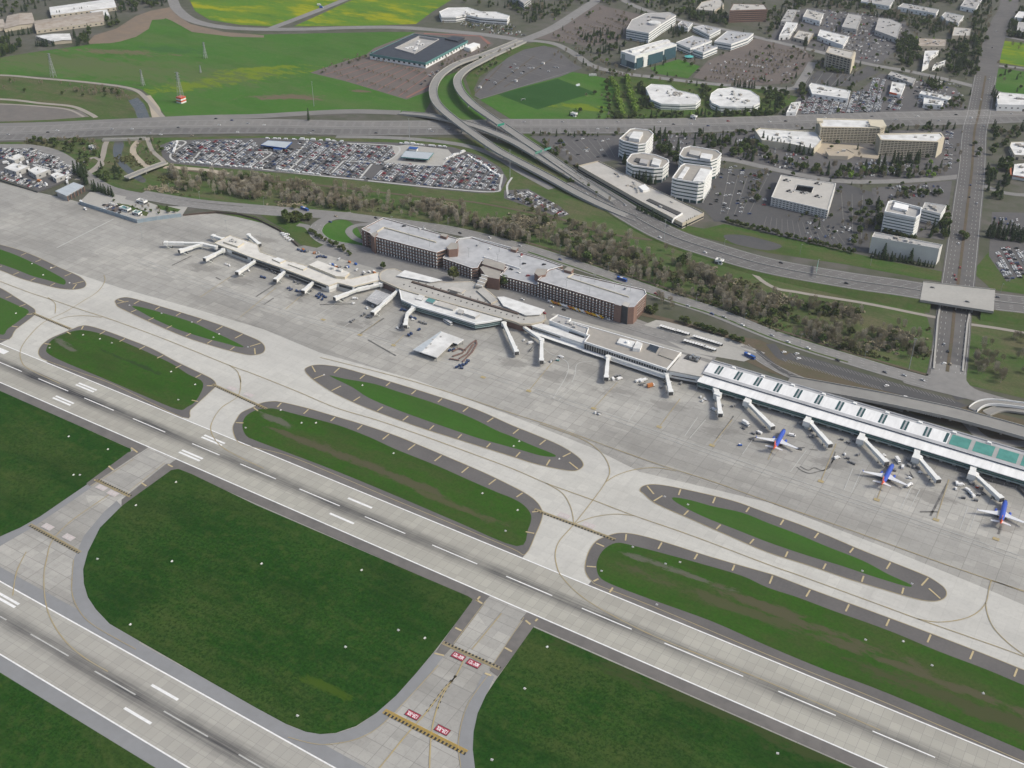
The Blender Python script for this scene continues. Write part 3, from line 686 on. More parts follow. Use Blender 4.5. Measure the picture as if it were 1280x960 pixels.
zone('rental_yard', [(200, 182), (216, 175.5), (260, 174), (330, 172.5), (440, 177), (520, 179), (566, 184), (604, 196), (626, 210), (634, 224), (626, 240), (600, 241.5), (540, 236), (450, 226), (400, 220.5), (320, 213.5), (250, 208), (212, 204), (203, 196)], 'lot_asphalt', .10)
zone('rental_yard', [(630, 238), (660, 236), (700, 258), (712, 268), (700, 272), (660, 258), (630, 248)], 'lot_asphalt', .08)
zone('service_yard', [(-100, 190), (0, 184), (40, 184), (80, 200), (98, 214), (90, 222), (62, 234), (48, 239), (0, 223), (-100, 198)], 'lot_asphalt', .09)
zone('forecourt', [(100, 252), (112, 240), (150, 240), (200, 258), (235, 258), (228, 269), (172, 277), (130, 264)], 'deck_concrete', .12)
zone('verge', [(146, 254), (160, 256), (186, 266), (183, 270.5), (168, 266), (150, 259)], 'verge', .17)
zone('parking_lot', [(128, 256), (144, 254), (152, 262), (150, 268), (132, 262)], 'lot_brown', .16)
zone('parking_lot', [(160, 243), (186, 250), (180, 255), (156, 249)], 'road_asphalt', .16)
zone('verge', [(196, 256), (214, 259), (226, 262), (222, 265), (200, 262)], 'verge', .16)
zone('verge', [(322, 266), (345, 263), (372, 275), (392, 284), (398, 296), (410, 304), (396, 310), (376, 306), (356, 287), (338, 277)], 'verge', .125)
zone('terminal_forecourt', [(372, 309), (420, 296), (470, 310), (640, 365), (700, 375), (800, 400), (900, 440), (890, 455), (760, 422), (520, 352), (400, 322)], 'road_asphalt', .11)
zone('service_yard', [(380, 312), (405, 318), (470, 336), (474, 345), (440, 343), (400, 330), (385, 325)], 'apron_concrete', .13)
zone('bus_plaza', [(820, 400), (860, 405), (960, 440), (930, 452), (860, 440), (800, 408)], 'deck_concrete', .13)
zone('verge', [(395, 285), (412, 276), (430, 274), (445, 283), (452, 296), (462, 306), (440, 306), (415, 302), (400, 296)], 'grass_lawn', .13, 3) if 0 else zone('verge', [(400, 288), (414, 277), (432, 275), (446, 284), (452, 296), (464, 308), (440, 305), (415, 300)], 'meadow', .13, 3)
zone('verge', [(228, 268.5), (270, 265), (322, 272), (356, 288), (376, 307), (368, 300), (345, 283), (318, 270), (272, 263), (232, 265)], 'verge', .13)
zone('gravel_yard', [(920, 420), (950, 425), (1010, 450), (1090, 470), (1150, 492), (1240, 515), (1420, 560), (1420, 600), (1280, 560), (1100, 505), (960, 465), (925, 448)], 'brown_bank', .12)
zone('parking_lot', [(978, 447), (987, 441), (1020, 449), (1110, 476), (1190, 500), (1210, 507), (1195, 512), (1080, 482)], 'lot_dark', .15)

# ================================================================== ROADS
road('freeway', [(-300, 167), (0, 167), (150, 160.5), (320, 158), (440, 160), (560, 159.5), (640, 158), (760, 158), (870, 156.5), (960, 154), (1090, 149.5), (1200, 147), (1290, 144), (1500, 139)], 60, 'freeway', .30)
road('freeway_ramp', [(-300, 158), (0, 157), (150, 151.5), (250, 147), (320, 145.5), (380, 142), (440, 139.5), (500, 141)], 19, 'freeway', .34)
road('frontage_road', [(420, 171), (480, 172), (540, 176), (590, 184), (625, 198), (650, 214), (690, 236)], 11, 'road_asphalt', .20)
road('river_road', [(-200, 183), (0, 183), (40, 184), (68, 191), (88, 203), (104, 217), (122, 229), (142, 238), (180, 246), (240, 256), (300, 262), (350, 266)], 16, 'road_asphalt', .22)
road('airport_road', [(300, 262), (350, 266), (390, 268), (430, 270), (470, 275), (520, 281), (570, 289), (640, 306), (690, 321), (740, 338), (790, 355), (840, 373), (890, 389), (960, 417), (1010, 434), (1060, 449), (1110, 464), (1160, 478), (1200, 489), (1290, 515), (1420, 555)], 19, 'road_asphalt', .20)
road('airport_road', [(180, 240), (240, 250), (300, 256), (360, 261), (440, 268)], 8, 'road_asphalt', .23)
road('loop_road', [(440, 268), (415, 272), (398, 281), (395, 292), (410, 303), (440, 309), (480, 317), (540, 333), (620, 355), (700, 378), (780, 404), (860, 428)], 15, 'road_asphalt', .24)
road('loop_road', [(465, 305), (445, 299), (436, 289), (446, 282), (470, 280)], 8, 'road_asphalt', .26)
road('loop_road', [(372, 281), (385, 284), (393, 296)], 8, 'road_asphalt', .26)
road('slip_road', [(930, 432), (960, 455), (1010, 478), (1080, 498), (1130, 512)], 10, 'road_asphalt', .18)
road('slip_road', [(963, 430), (975, 445), (985, 450)], 9, 'lot_dark', .2)
road('parkway', [(1255, -60), (1262, 0), (1250, 30), (1240, 60), (1232, 95), (1224, 140), (1218, 165), (1215, 210), (1209, 260), (1203, 310), (1197, 358), (1193, 386), (1190, 420), (1184, 465), (1178, 482)], 33, 'parkway_asphalt', .26)
road('upper_road', [(205, -40), (216, 0), (224, 14), (242, 26), (275, 33.5), (320, 36.5), (380, 36.5), (440, 34.5), (500, 34.5), (560, 39), (610, 44), (650, 50)], 20, 'road_asphalt', .20)
road('upper_road', [(335, 37), (380, 20), (430, 0), (500, -30)], 16, 'road_asphalt', .22)
road('upper_road', [(590, 75), (620, 63), (650, 52), (690, 36), (725, 14), (750, -2), (790, -25)], 22, 'road_asphalt', .24)
road('upper_road', [(650, 50), (690, 54), (716, 66), (740, 82), (775, 91), (820, 97), (880, 104), (940, 109), (990, 111), (1003, 100), (1016, 78)], 14, 'road_asphalt', .21)
road('upper_road', [(760, -10), (800, 10), (860, 28), (910, 38), (960, 50), (1020, 64), (1080, 79), (1140, 90), (1190, 101), (1240, 114), (1300, 128)], 14, 'road_asphalt', .21)
road('upper_road', [(870, 195), (920, 201), (960, 210), (1045, 226), (1135, 226), (1208, 220)], 13, 'road_asphalt', .22)
road('upper_road', [(1208, 220), (1250, 240), (1300, 245)], 10, 'road_asphalt', .22)
road('upper_road', [(1246, 44), (1300, 54), (1400, 70)], 9, 'road_asphalt', .22); road('upper_road', [(1245, 82), (1300, 88), (1400, 104)], 9, 'road_asphalt', .22)
road('levee_road', [(900, 312), (930, 322), (1000, 338), (1100, 360), (1170, 385), (1175, 398)], 5, 'path', .2) if 0 else road('levee_road', [(878, 308), (915, 320), (960, 356), (1000, 366), (1080, 379), (1150, 393), (1176, 398)], 5, 'path', .2)
road('levee_road', [(1208, 405), (1250, 411), (1300, 420)], 5, 'path', .2)
road('levee_road', [(212, 206), (230, 212), (300, 222), (420, 234), (540, 248), (600, 254), (700, 274), (760, 292), (815, 300)], 4.5, 'brown_bank', .2)
road('river_path', [(96, 225), (124, 205), (132, 180), (138, 173)], 7, 'path', .2)
road('river_path', [(178, 172), (168, 182), (167, 192), (178, 204), (186, 209)], 8, 'sand_path', .2)
road('river_path', [(184, 172), (190, 188), (203, 200), (206, 206)], 6, 'path', .2)
road('river_path', [(205, 209), (225, 210), (260, 213), (285, 218)], 9, 'sand_path', .21)
road('river_path', [(105, 203), (118, 197), (128, 206), (112, 217)], 5, 'path', .21)
zone('river', [(143, 178), (152, 175), (155, 182), (152, 196), (165, 212), (182, 224), (176, 228), (156, 214), (142, 196)], 'river_water', .09, 3)
zone('junction', [(1168, 455), (1163, 468), (1148, 474), (1128, 477), (1140, 482), (1180, 492), (1215, 500), (1245, 506), (1240, 496), (1218, 486), (1208, 476), (1204, 458)], 'road_asphalt', .275, 2)
rm = MB()   # white lane lines
fw = spline(GS([(-300, 167), (0, 167), (150, 160.5), (320, 158), (440, 160), (560, 159.5), (640, 158), (760, 158), (870, 156.5), (960, 154), (1090, 149.5), (1200, 147), (1290, 144), (1500, 139)]), False, 6)
m = MB(); A, _b = sides(fw, -2, 2); B, _b = sides(fw, -29.5, 29.5); strip(m, [q+Vector((0, 0, .36)) for q in B], [q+Vector((0, 0, .36)) for q in A]); o = m.build('freeway', 'freeway_dark'); o['kind'] = 'structure'
for off in (-26, -4, 4, 26): A, B = sides(fw, off, -off); lines(rm, A, .5, None, .42)
for off in (-21.5, -17.5, -13, -8.5, 8.5, 13, 17.5, 21.5): A, B = sides(fw, off, -off); lines(rm, A, .4, (4, 9), .42)
pw = spline(GS([(1232, 95), (1224, 140), (1218, 165), (1215, 210), (1209, 260), (1203, 310), (1197, 358), (1193, 386), (1190, 420), (1184, 465)]), False, 6)
for off in (-15, 15): A, B = sides(pw, off, -off); lines(rm, A, .35, None, .42)
for off in (-11, -7, 7, 11): A, B = sides(pw, off, -off); lines(rm, A, .35, (3.5, 8), .42)
ar = spline(GS([(470, 275), (520, 281), (570, 289), (640, 306), (690, 321), (740, 338), (790, 355), (840, 373), (890, 389), (960, 417), (1010, 434), (1060, 449), (1110, 464), (1160, 478)]), False, 6)
for off in (-8.5, 8.5): A, B = sides(ar, off, -off); lines(rm, A, .3, None, .42)
for off in (-4, 0, 4): A, B = sides(ar, off, -off); lines(rm, A, .3, (3.5, 8), .42)
for q_, w_ in (([(398, 281), (395, 292), (410, 303), (440, 309), (480, 317), (540, 333), (620, 355), (700, 378), (780, 404), (860, 428)], 15), ([(180, 246), (240, 256), (300, 262), (350, 266)], 15), ([(930, 432), (960, 455), (1010, 478), (1080, 498), (1130, 512)], 10)):
    P = spline(GS(q_), False, 6)
    for off in (-w_/2+.6, w_/2-.6): A, B = sides(P, off, -off); lines(rm, A, .3, None, .42)
    for off in (-w_/5, w_/5): A, B = sides(P, off, -off); lines(rm, A, .3, (3.5, 8), .42)
pm_ = MB()
A, B = sides(pw, 1.5, 1.5); strip(pm_, [p+Vector((0, 0, .40)) for p in B], [p+Vector((0, 0, .40)) for p in A])
o = pm_.build('median_strip', 'brown_bank'); o['kind'] = 'structure'
# footways and planted strips round the terminal roads
road('footway', [(545, 331), (600, 346), (672, 369), (720, 383), (785, 403)], 3.5, 'path', .28)
road('footway', [(690, 393), (730, 404), (790, 421), (850, 438), (890, 449)], 4, 'deck_concrete', .28)
road('footway', [(820, 404), (850, 412), (900, 427), (945, 441)], 3, 'deck_concrete', .28)
road('planted_strip', [(800, 392), (850, 404), (900, 418), (925, 426), (960, 440)], 7, 'brown_bank', .25)
road('planted_strip', [(660, 315), (720, 335), (790, 360), (850, 380), (900, 396), (960, 421), (1010, 438), (1060, 453)], 2.2, 'verge', .25)
road('footway', [(650, 300), (700, 316), (790, 346), (890, 380), (960, 408), (1060, 440), (1160, 469)], 3, 'brown_bank', .26)
road('slip_road', [(945, 437), (955, 446), (975, 462), (1000, 474)], 5, 'lot_dark', .22)
# lot stripes: tree-lined rows of the brown lots and stall lines
def rows(m, a, b, c, d, n, w, z=.2, dash=None):
    """n lines between edge a-b and edge c-d"""
    for k in range(n):
        t = (k+.5)/n
        p = (a[0]+(b[0]-a[0])*t, a[1]+(b[1]-a[1])*t); q = (c[0]+(d[0]-c[0])*t, c[1]+(d[1]-c[1])*t)
        lines(m, GS([p, q]), w, dash, z)
red = MB()
rows(red, (400, 91), (505, 122), (470, 72), (545, 92), 8, 1.6)
rows(red, (398, 90), (508, 123), (398.5, 91), (508, 124), 1, 1.0)
lines(red, GS([(508, 122), (545, 103)]), 4, None, .2); lines(red, GS([(470, 68), (532, 85)]), 2.5, None, .2)
lines(red, GS([(530, 42), (600, 45), (612, 55)]), 6, None, .2)
o = red.build('lot_marking', 'red_curb'); o['kind'] = 'structure'
fl_ = MB()
rows(fl_, (606, 100), (655, 64), (640, 110), (715, 80), 5, .8)
for k in range(9):
    t = k/9
    lines(fl_, GS([(690+t*90, 42-t*22), (735+t*62, 54-t*22)]), .9, (7, 3), .2)
for k in range(8):
    t = k/8
    lines(fl_, GS([(880+t*75, 98-t*38+4), (935+t*65, 106-t*30)]), .9, (9, 3), .2)
rows(fl_, (690, 178), (760, 172), (720, 200), (772, 196), 7, .6); rows(fl_, (905, 216), (965, 222), (896, 268), (940, 268), 5, .5)
rows(fl_, (1010, 90), (1080, 84), (1002, 106), (1055, 108), 5, .8)
rows(fl_, (1045, 240), (1085, 245), (1050, 290), (1082, 300), 3, .5); rows(fl_, (955, 270), (1045, 285), (950, 285), (1060, 306), 14, .35)
for k in range(44):
    t = k/43
    p = (985+t*200, 444+t*57); lines(fl_, GS([(p[0]+4, p[1]-2), (p[0]+9, p[1]+3)]), .5, None, .24)
for k in range(30):
    t = k/29
    p = (981+t*120, 450+t*35); lines(fl_, GS([(p[0]-3, p[1]-2), (p[0]+2, p[1]+3)]), .5, None, .24)
lines(fl_, GS([(592, 123), (598, 124.5), (712, 90)]), 1.2, None, .2)
o = fl_.build('lot_marking', 'faded_line'); o['kind'] = 'structure'
o = rm.build('road_marking', 'worn_white'); o['kind'] = 'structure'
km3 = MB()
for a, b in [((594, 117), (628, 80)), ((612, 113), (668, 70)), ((630, 109), (690, 74))]: lines(km3, GS([a, b]), 2.0, None, .19)
o = km3.build('lot_island', 'brown_bank'); o['kind'] = 'structure'
# white kerbed lanes that part the rental yard
wm = MB(); KERB = []
for p in [[(217, 177), (226, 176), (232, 179), (216, 190), (213, 197), (220, 202)], [(224, 203), (300, 209), (340, 213), (407, 220.5), (455, 225)], [(377, 198), (362, 212)], [(430, 201), (415, 216)], [(465, 205), (450, 223)], [(430, 201), (540, 207), (556, 203), (566, 193), (580, 190)], [(460, 226), (548, 235), (617, 240), (625, 232), (628, 218)], [(434, 179), (490, 182), (500, 187), (493, 196), (480, 203)], [(320, 190), (340, 191), (325, 202)], [(371, 192), (385, 176)], [(250, 190), (238, 205)], [(635, 244), (634, 232), (640, 222)]]:
    line_px(wm, p, 2.6, .24); KERB.append(spline(GS(p), False, 6))
o = wm.build('yard_kerb', 'worn_white'); o['kind'] = 'structure'
zone('yard_lane', [(490, 183), (510, 181), (560, 187), (566, 194), (552, 206), (540, 207), (480, 203), (495, 196)], 'deck_concrete', .16)

# ---- raised roads: deck, parapets, piers
def viaduct(name, px, zs, w, label, thick=1.8, pier_at=(), mat='deck_concrete', n=8, cat='viaduct', par=1.0):
    pts = spline([G(p[0], p[1], zs[i]) for i, p in enumerate(px)], False, n); ROADS.append((pts, w*.5))
    root = empty(name, (pts[len(pts)//2].x, pts[len(pts)//2].y, 0), label, cat)
    org = root.location
    L, R = sides(pts, w/2, w/2)
    m = MB()
    dn = Vector((0, 0, -thick))
    for k in range(len(pts)-1):
        m.face([R[k], R[k+1], L[k+1], L[k]], 1)
        m.face([L[k]+dn, L[k+1]+dn, R[k+1]+dn, R[k]+dn]); m.face([L[k], L[k+1], L[k+1]+dn, L[k]+dn]); m.face([R[k]+dn, R[k+1]+dn, R[k+1], R[k]])
    m.face([L[0], L[0]+dn, R[0]+dn, R[0]]); m.face([R[-1], R[-1]+dn, L[-1]+dn, L[-1]])
    m.build('deck', [mat, 'freeway_deck'], root, org)
    for S, sg in ((L, 1), (R, -1)):
        I = sides(pts, w/2-.45, w/2-.45)[0 if sg > 0 else 1]
        q = MB(); up = Vector((0, 0, par)); e = Vector((0, 0, .02))
        for k in range(len(pts)-1):
            q.face([S[k]+e, S[k+1]+e, S[k+1]+up, S[k]+up]); q.face([I[k]+up, I[k+1]+up, I[k+1]+e, I[k]+e]); q.face([S[k]+up, S[k+1]+up, I[k+1]+up, I[k]+up])
        q.build('parapet', mat, root, org)
    for k in pier_at:
        p = pts[min(int(k*n), len(pts)-1)]
        q = MB(); zt = p.z-thick-.05
        q.tube([(p.x, p.y, 0), (p.x, p.y, zt-1.5), (p.x, p.y, zt)], [1.1, 1.1, 2.2], 10)
        q.build('pier', mat, root, org)
    return root, pts
noisy('freeway_deck', (.28, .272, .255), (.25, .245, .23), .02, (.2, .195, .185), .1, .5)
viaduct('flyover', [(650, 50), (610, 66), (575, 78), (556, 89), (545, 101), (541.5, 115), (547, 130), (564, 146), (592, 167), (621, 187), (645, 200), (685, 221), (725, 243), (765, 262), (800, 276)],
        [1, 4, 7, 9, 10, 11, 11.5, 12, 11, 9, 7.5, 5, 3, 1.5, .5], 12.5, 'outer curving flyover sweeping left round the freeway junction', pier_at=(4.2, 5.3, 6.6, 7.6, 8.6, 9.4))
viaduct('flyover', [(654, 52), (622, 66), (600, 77), (582, 87), (572, 99), (576, 114), (592, 131), (616, 148), (648, 170), (685, 195), (718, 218), (745, 236), (772, 253)],
        [1, 4, 7, 9, 10, 11, 11, 10, 8, 6, 3.5, 2, .5], 12.5, 'inner curving flyover turning tightly beside the fan shaped parking lot', pier_at=(4.5, 5.7, 6.8, 7.6))
viaduct('connector_ramp', [(500, 141), (535, 144), (562, 149), (590, 156), (618, 166), (648, 180), (690, 205), (735, 232), (775, 256)],
        [.5, 4, 7, 8, 8, 7, 4.5, 2, .5], 13, 'lower ramp passing beneath the flyovers across the freeway', pier_at=(1.6, 2.6, 4.2))
# airport freeway on its embankment
F87 = [(720, 226), (760, 250), (795, 272), (835, 293), (880, 309), (960, 332), (1060, 350), (1120, 358.5), (1155, 364), (1198, 370), (1243, 376.5), (1290, 382), (1420, 398)]
Z87 = [.6, .8, 1.0, 1.2, 1.5, 2.5, 4.5, 6, 6.6, 6.8, 6.6, 6.2, 5]
pts87 = spline([G(p[0], p[1], Z87[i]) for i, p in enumerate(F87)], False, 8)
def bank(name, pts, w, slope, mat, i0, i1):
    P = pts[i0:i1]; L, R = sides(P, w/2, w/2)
    m = MB()
    for S, k in ((L, 1), (R, -1)):
        out = []
        for i, p in enumerate(S):
            d = (P[min(i+1, len(P)-1)]-P[max(i-1, 0)]); d = Vector((d.x, d.y, 0)).normalized()
            nn = Vector((-d.y, d.x, 0))*k
            out.append(Vector((p.x, p.y, 0)) + nn*(p.z*slope+.4))
        strip(m, S if k < 0 else out, out if k < 0 else S)
        if k < 0: pass
    o = m.build(name, mat); o['kind'] = 'structure'; return o
n8 = 8; ROADS.append((pts87, 38))
L, R = sides(pts87, 19, 19)
m = MB(); strip(m, R[:8*n8+3], L[:8*n8+3]); o = m.build('freeway', 'freeway_dark'); o['kind'] = 'structure'
m = MB(); strip(m, R[10*n8-3:], L[10*n8-3:]); o = m.build('freeway', 'freeway_dark'); o['kind'] = 'structure'
bank('embankment', pts87, 38, 2.0, 'verge', 0, 8*n8+3); bank('embankment', pts87, 38, 2.0, 'verge', 10*n8-3, len(pts87))
m = MB()
for P in (pts87[:8*n8+1], pts87[10*n8:]):
    for off in (-17, 17): A, B = sides(P, off, -off); lines(m, [p+Vector((0, 0, .08)) for p in A], .45)
    for off in (-12.5, -8.5, -4.8, 4.8, 8.5, 12.5): A, B = sides(P, off, -off); lines(m, [p+Vector((0, 0, .08)) for p in A], .35, (4, 9))
o = m.build('road_marking', 'worn_white'); o['kind'] = 'structure'
for P, lab in ((pts87[2*n8:8*n8], 'long pale concrete median barrier dividing the airport freeway left of the overpass'), (pts87[10*n8:], 'pale concrete median barrier right of the overpass')):
    m = MB(); A, B = sides(P, .35, .35); u1 = Vector((0, 0, .9))
    for k in range(len(P)-1):
        m.face([B[k], B[k+1], B[k+1]+u1, B[k]+u1]); m.face([A[k]+u1, A[k+1]+u1, A[k+1], A[k]]); m.face([B[k]+u1, B[k+1]+u1, A[k+1]+u1, A[k]+u1])
    tag(m.build('median_barrier', 'deck_concrete'), lab, 'barrier')
# overpass over the parkway
rt = empty('overpass', (G(1198, 371, 6).x, G(1198, 371, 6).y, 0), 'wide pale concrete overpass carrying the freeway above the parkway', 'bridge')
deck = [G(1154, 352.5, 7), G(1244, 362.5, 7), G(1242, 390, 7), G(1150, 375.5, 7)]
m = MB(); m.prism([(p.x, p.y) for p in deck], 5.4, 7.0, 0, None, True); m.build('deck', ['deck_concrete'], rt, rt.location)
dk = ccw([(p.x, p.y) for p in deck])
for k in (0, 2):
    a, b = [(dk[i][0], dk[i][1]) for i in (k, k+1)]
    m = MB(); m.beam((a[0], a[1], 7.52), (b[0], b[1], 7.52), .5, 1.0); m.build('parapet', 'deck_concrete', rt, rt.location)
for k in (.28, .5, .72):
    for q in (.15, .4, .65, .9):
        c = G(1154+90*k+(-4+2*k)*q, 352.5+10*k+(23+4*k)*q, 7); m = MB(); m.tube([(c.x, c.y, 0), (c.x, c.y, 5.35)], .7, 10); m.build('pier', 'deck_concrete', rt, rt.location)
# parkway bridge parapets across the river
rt = empty('parkway_bridge', G(1190, 425, 0), 'pale walled bridge carrying the parkway over the green river bed', 'bridge')
for a, b in [((1175, 384), (1172, 400)), ((1172, 400), (1167, 462)), ((1212, 391), (1209, 405)), ((1209, 405), (1203, 465))]:
    A, B = G(*a), G(*b); m = MB(); m.beam((A.x, A.y, .8), (B.x, B.y, .8), 1.6, 1.2); m.build('parapet', 'deck_concrete', rt, rt.location)
# small bridges upper left
viaduct('river_bridge', [(158, 222), (182, 212), (207, 203)], [5, 5.5, 4], 9, 'narrow grey road bridge over the tree lined creek', thick=1.2, pier_at=(1,))
viaduct('freeway_bridge', [(128, 174), (155, 173.5), (182, 172.5)], [2.5, 2.5, 2.5], 6, 'low concrete edge of the freeway bridge where the creek passes under', thick=2.2, pier_at=(.7, 1.3), par=.8)
# new elevated terminal roadway on the right
viaduct('elevated_roadway', [(985, 476), (1030, 484), (1085, 494), (1130, 503), (1190, 516), (1240, 529), (1300, 546), (1400, 575)], [1, 3, 6, 7.5, 8, 8, 8, 8], 17, 'broad pale elevated roadway running behind the white concourse', pier_at=(2.5, 3.2, 4, 4.6, 5.3), par=1.1)
viaduct('curved_ramp', [(1216, 512), (1224, 506), (1236, 503), (1255, 504), (1300, 510), (1400, 525)], [1, 2, 3, 3.5, 3.5, 3.5], 8, 'curved access ramp with a bright white outer wall', thick=1, par=1.4, mat='white_wall')
viaduct('curved_ramp', [(1233, 517), (1244, 512.5), (1256, 511), (1275, 513), (1310, 518), (1400, 532)], [.5, 1, 1.5, 2, 2, 2], 8, 'inner curved access ramp with grey walls', thick=.8, par=1.0)
road('loop_road', [(1205, 524), (1212, 532), (1225, 545), (1245, 553), (1290, 556), (1380, 566)], 9, 'road_asphalt', .22)
road('loop_road', [(1192, 497), (1220, 496), (1290, 512)], 9, 'lot_dark', .22)
zone('loop_lawn', [(1214, 520), (1240, 520), (1290, 530), (1290, 545), (1250, 545), (1225, 535)], 'brown_bank', .16)
# dark drum of the helix seen under the elevated road
# ================================================================== BUILDINGS
def xy(px, h):
    p = ccw([(p.x, p.y) for p in GS(px, h)])
    c = (sum(q[0] for q in p)/len(p), sum(q[1] for q in p)/len(p))
    FOOT.append((c[0], c[1], max(hypot(q[0]-c[0], q[1]-c[1]) for q in p), p))
    return p
def units(root, poly, h, n, seed=0, mat='grey_wall', smax=5):
    r = random.Random(seed + len(poly)*7 + int(abs(poly[0][0])))
    c = centroid(poly); 
    e = Vector(poly[1]) - Vector(poly[0]); rz = atan2(e.y, e.x)
    for _ in range(n):
        k = r.choice(poly); t = r.uniform(.0, .62)
        p = c + (Vector(k)-c)*t
        sx, sy, sz = r.uniform(1.6, smax), r.uniform(1.5, smax*.7), r.uniform(1, 2.4)
        m = MB(); m.box((p.x, p.y, h+sz/2+.02), (sx, sy, sz), rz); m.build('rooftop_unit', mat, root, root.location)
def ring(m, poly, t, z0, z1, mi=0):
    o = ccw(poly); i = inset(poly, t); n = len(o)
    for k in range(n):
        a, b, c, d = o[k], o[(k+1) % n], i[(k+1) % n], i[k]
        m.face([(a[0], a[1], z0), (b[0], b[1], z0), (b[0], b[1], z1), (a[0], a[1], z1)], mi)
        m.face([(a[0], a[1], z1), (b[0], b[1], z1), (c[0], c[1], z1), (d[0], d[1], z1)], mi)
        m.face([(c[0], c[1], z0), (d[0], d[1], z0), (d[0], d[1], z1), (c[0], c[1], z1)], mi)
        m.face([(d[0], d[1], z0), (c[0], c[1], z0), (b[0], b[1], z0), (a[0], a[1], z0)], mi)
def bld(name, label, px, h, wall='white_wall', roof='grey_roof', cat='building', bands=0, glass='glass_dark', n_units=3, par=.8, poly=None, seed=0, unit_mat='grey_wall', canopy=False, doors=0, base0=None):
    """flat-roofed block: glazed core with projecting wall bands per storey, parapet, roof, plant on the roof"""
    poly = poly or xy(px, h)
    c = centroid(poly)
    root = empty(name, (c.x, c.y, 0), label, cat)
    O = root.location
    if bands:
        m = MB(); m.prism(inset(poly, .35), 0, h-.4, 0); m.build('glazing', glass, root, O)
        fh = h/bands
        for k in range(bands):
            z0 = k*fh + (fh*.5 if not (k == 0 and base0) else 0); z1 = (k+1)*fh + (fh*.1 if k < bands-1 else 0)
            m = MB(); ring(m, poly, .35, z0, z1 if k < bands-1 else h+par); m.build('wall_band', wall, root, O)
        m = MB(); ring(m, poly, .3, 0, .8); m.build('plinth', wall, root, O)
    else:
        m = MB(); m.prism(poly, 0, h, top=False); m.build('wall', wall, root, O)
        m = MB(); ring(m, poly, .4, h, h+par); m.build('parapet', wall, root, O)
        # doors and windows along the longer walls
        if doors:
            r = random.Random(seed+3); n = len(poly); cnt = 0
            for k in sorted(range(n), key=lambda i: -(Vector(poly[i])-Vector(poly[(i+1) % n])).length)[:4]:
                a, b = Vector(poly[k]), Vector(poly[(k+1) % n]); L = (b-a).length; d = (b-a)/L; nn = Vector((d.y, -d.x))
                cntk = int(L/ (doors if doors > 1 else 6))
                for q in range(cntk):
                    if cnt >= 40: break
                    cnt += 1
                    p = a + d*((q+.5)*L/cntk) + nn*.05
                    big_ = r.random() < .35
                    w_, hh, zb = (3.4, min(3.6, h*.6), 0) if big_ else (2.6, 1.5, h*.45)
                    m = MB(); m.box((p.x, p.y, zb+hh/2+.02), (w_, .24, hh), atan2(d.y, d.x)); m.build('loading_door' if big_ else 'window', 'dark_wall' if big_ else glass, root, O)
    m = MB(); m.prism(inset(poly, .42 if not bands else .38), h-.3, h+.05, 0); m.build('roof', roof, root, O)
    if n_units > 1 and h > 4.5: units(root, poly, h+.05, n_units+4, seed, unit_mat); units(root, poly, h+.05, 3, seed+9, 'tan_roof', 8)
    else: units(root, poly, h+.05, n_units, seed, unit_mat)
    return root, poly
def grid_tower(name, label, px, h, floors, bay, wall='tan_wall', roof='grey_roof', glass='glass_dark', cat='building', n_units=3, frame=.5, slab=.75, fin_w=.6, solid_edges=(), par=1.0, edges=None, cores=()):
    """block whose faces are a deep grid of floor slabs and fins over glass"""
    poly = xy(px, h); c = centroid(poly); root = empty(name, (c.x, c.y, 0), label, cat); O = root.location
    m = MB(); m.prism(inset(poly, frame+.6), 0, h-.4); m.build('glazing', glass, root, O)
    fh = h/floors
    for k in range(floors+1):
        z = k*fh
        m = MB(); ring(m, poly, frame+.7, max(0, z-slab*.55), z+slab*.45 if k < floors else h+par); m.build('floor_slab', wall, root, O)
    n = len(poly); cnt = 0
    for k in range(n):
        a, b = Vector(poly[k]), Vector(poly[(k+1) % n]); L = (b-a).length; d = (b-a)/L; nn = Vector((-d.y, d.x))
        nb = max(1, int(round(L/bay)))
        for q in range(nb):
            if cnt >= 62: break
            cnt += 1
            p = a + d*(q*L/nb) + nn*(frame*.5+.02)
            w_ = fin_w if q else fin_w*2.2
            m = MB(); m.box((p.x + (d.x*w_/2 if not q else 0), p.y + (d.y*w_/2 if not q else 0), h/2), (w_, frame, h-.02), atan2(d.y, d.x)); m.build('fin' if q else 'corner_pier', wall, root, O)
    m = MB(); m.prism(inset(poly, frame+.72), h-.3, h+.06); m.build('roof', roof, root, O)
    units(root, poly, h+.06, n_units, 2)
    return root, poly
def octa_tower(label, px, h, floors, unit_px, ground_open=True):
    poly = xy(px, h); c = centroid(poly); root = empty('office_tower', (c.x, c.y, 0), label, 'office tower', 'banded white office towers'); O = root.location
    fh = h/floors
    m = MB(); m.prism(inset(poly, .9), 0, h-.4); m.build('glazing', 'glass_teal', root, O)
    for k in range(1, floors+1):
        z0 = k*fh-fh*.12; z1 = k*fh+fh*.45 if k < floors else h+1.1
        m = MB(); ring(m, poly, .95, z0, z1); m.build('wall_band', 'white_wall', root, O)
    n = len(poly)
    for k in range(n):
        a, b = Vector(poly[k]), Vector(poly[(k+1) % n]); L = (b-a).length
        nb = max(1, int(L/7))
        for q in range(nb):
            p = a + (b-a)*((q+.02)/nb); p = p + (c-p).normalized()*.5
            m = MB(); m.box((p.x, p.y, (fh*.88)/2), (1.0, 1.0, fh*.88), 0); m.build('column', 'white_wall', root, O)
    m = MB(); m.prism(inset(poly, .97), h-.3, h+.06); m.build('roof', 'tan_roof', root, O)
    for u in unit_px:
        up = xy(u[0], h+u[1]); m = MB(); m.prism(up, h+.06, h+u[1]); m.build('plant_room', u[2], root, O)
    return root
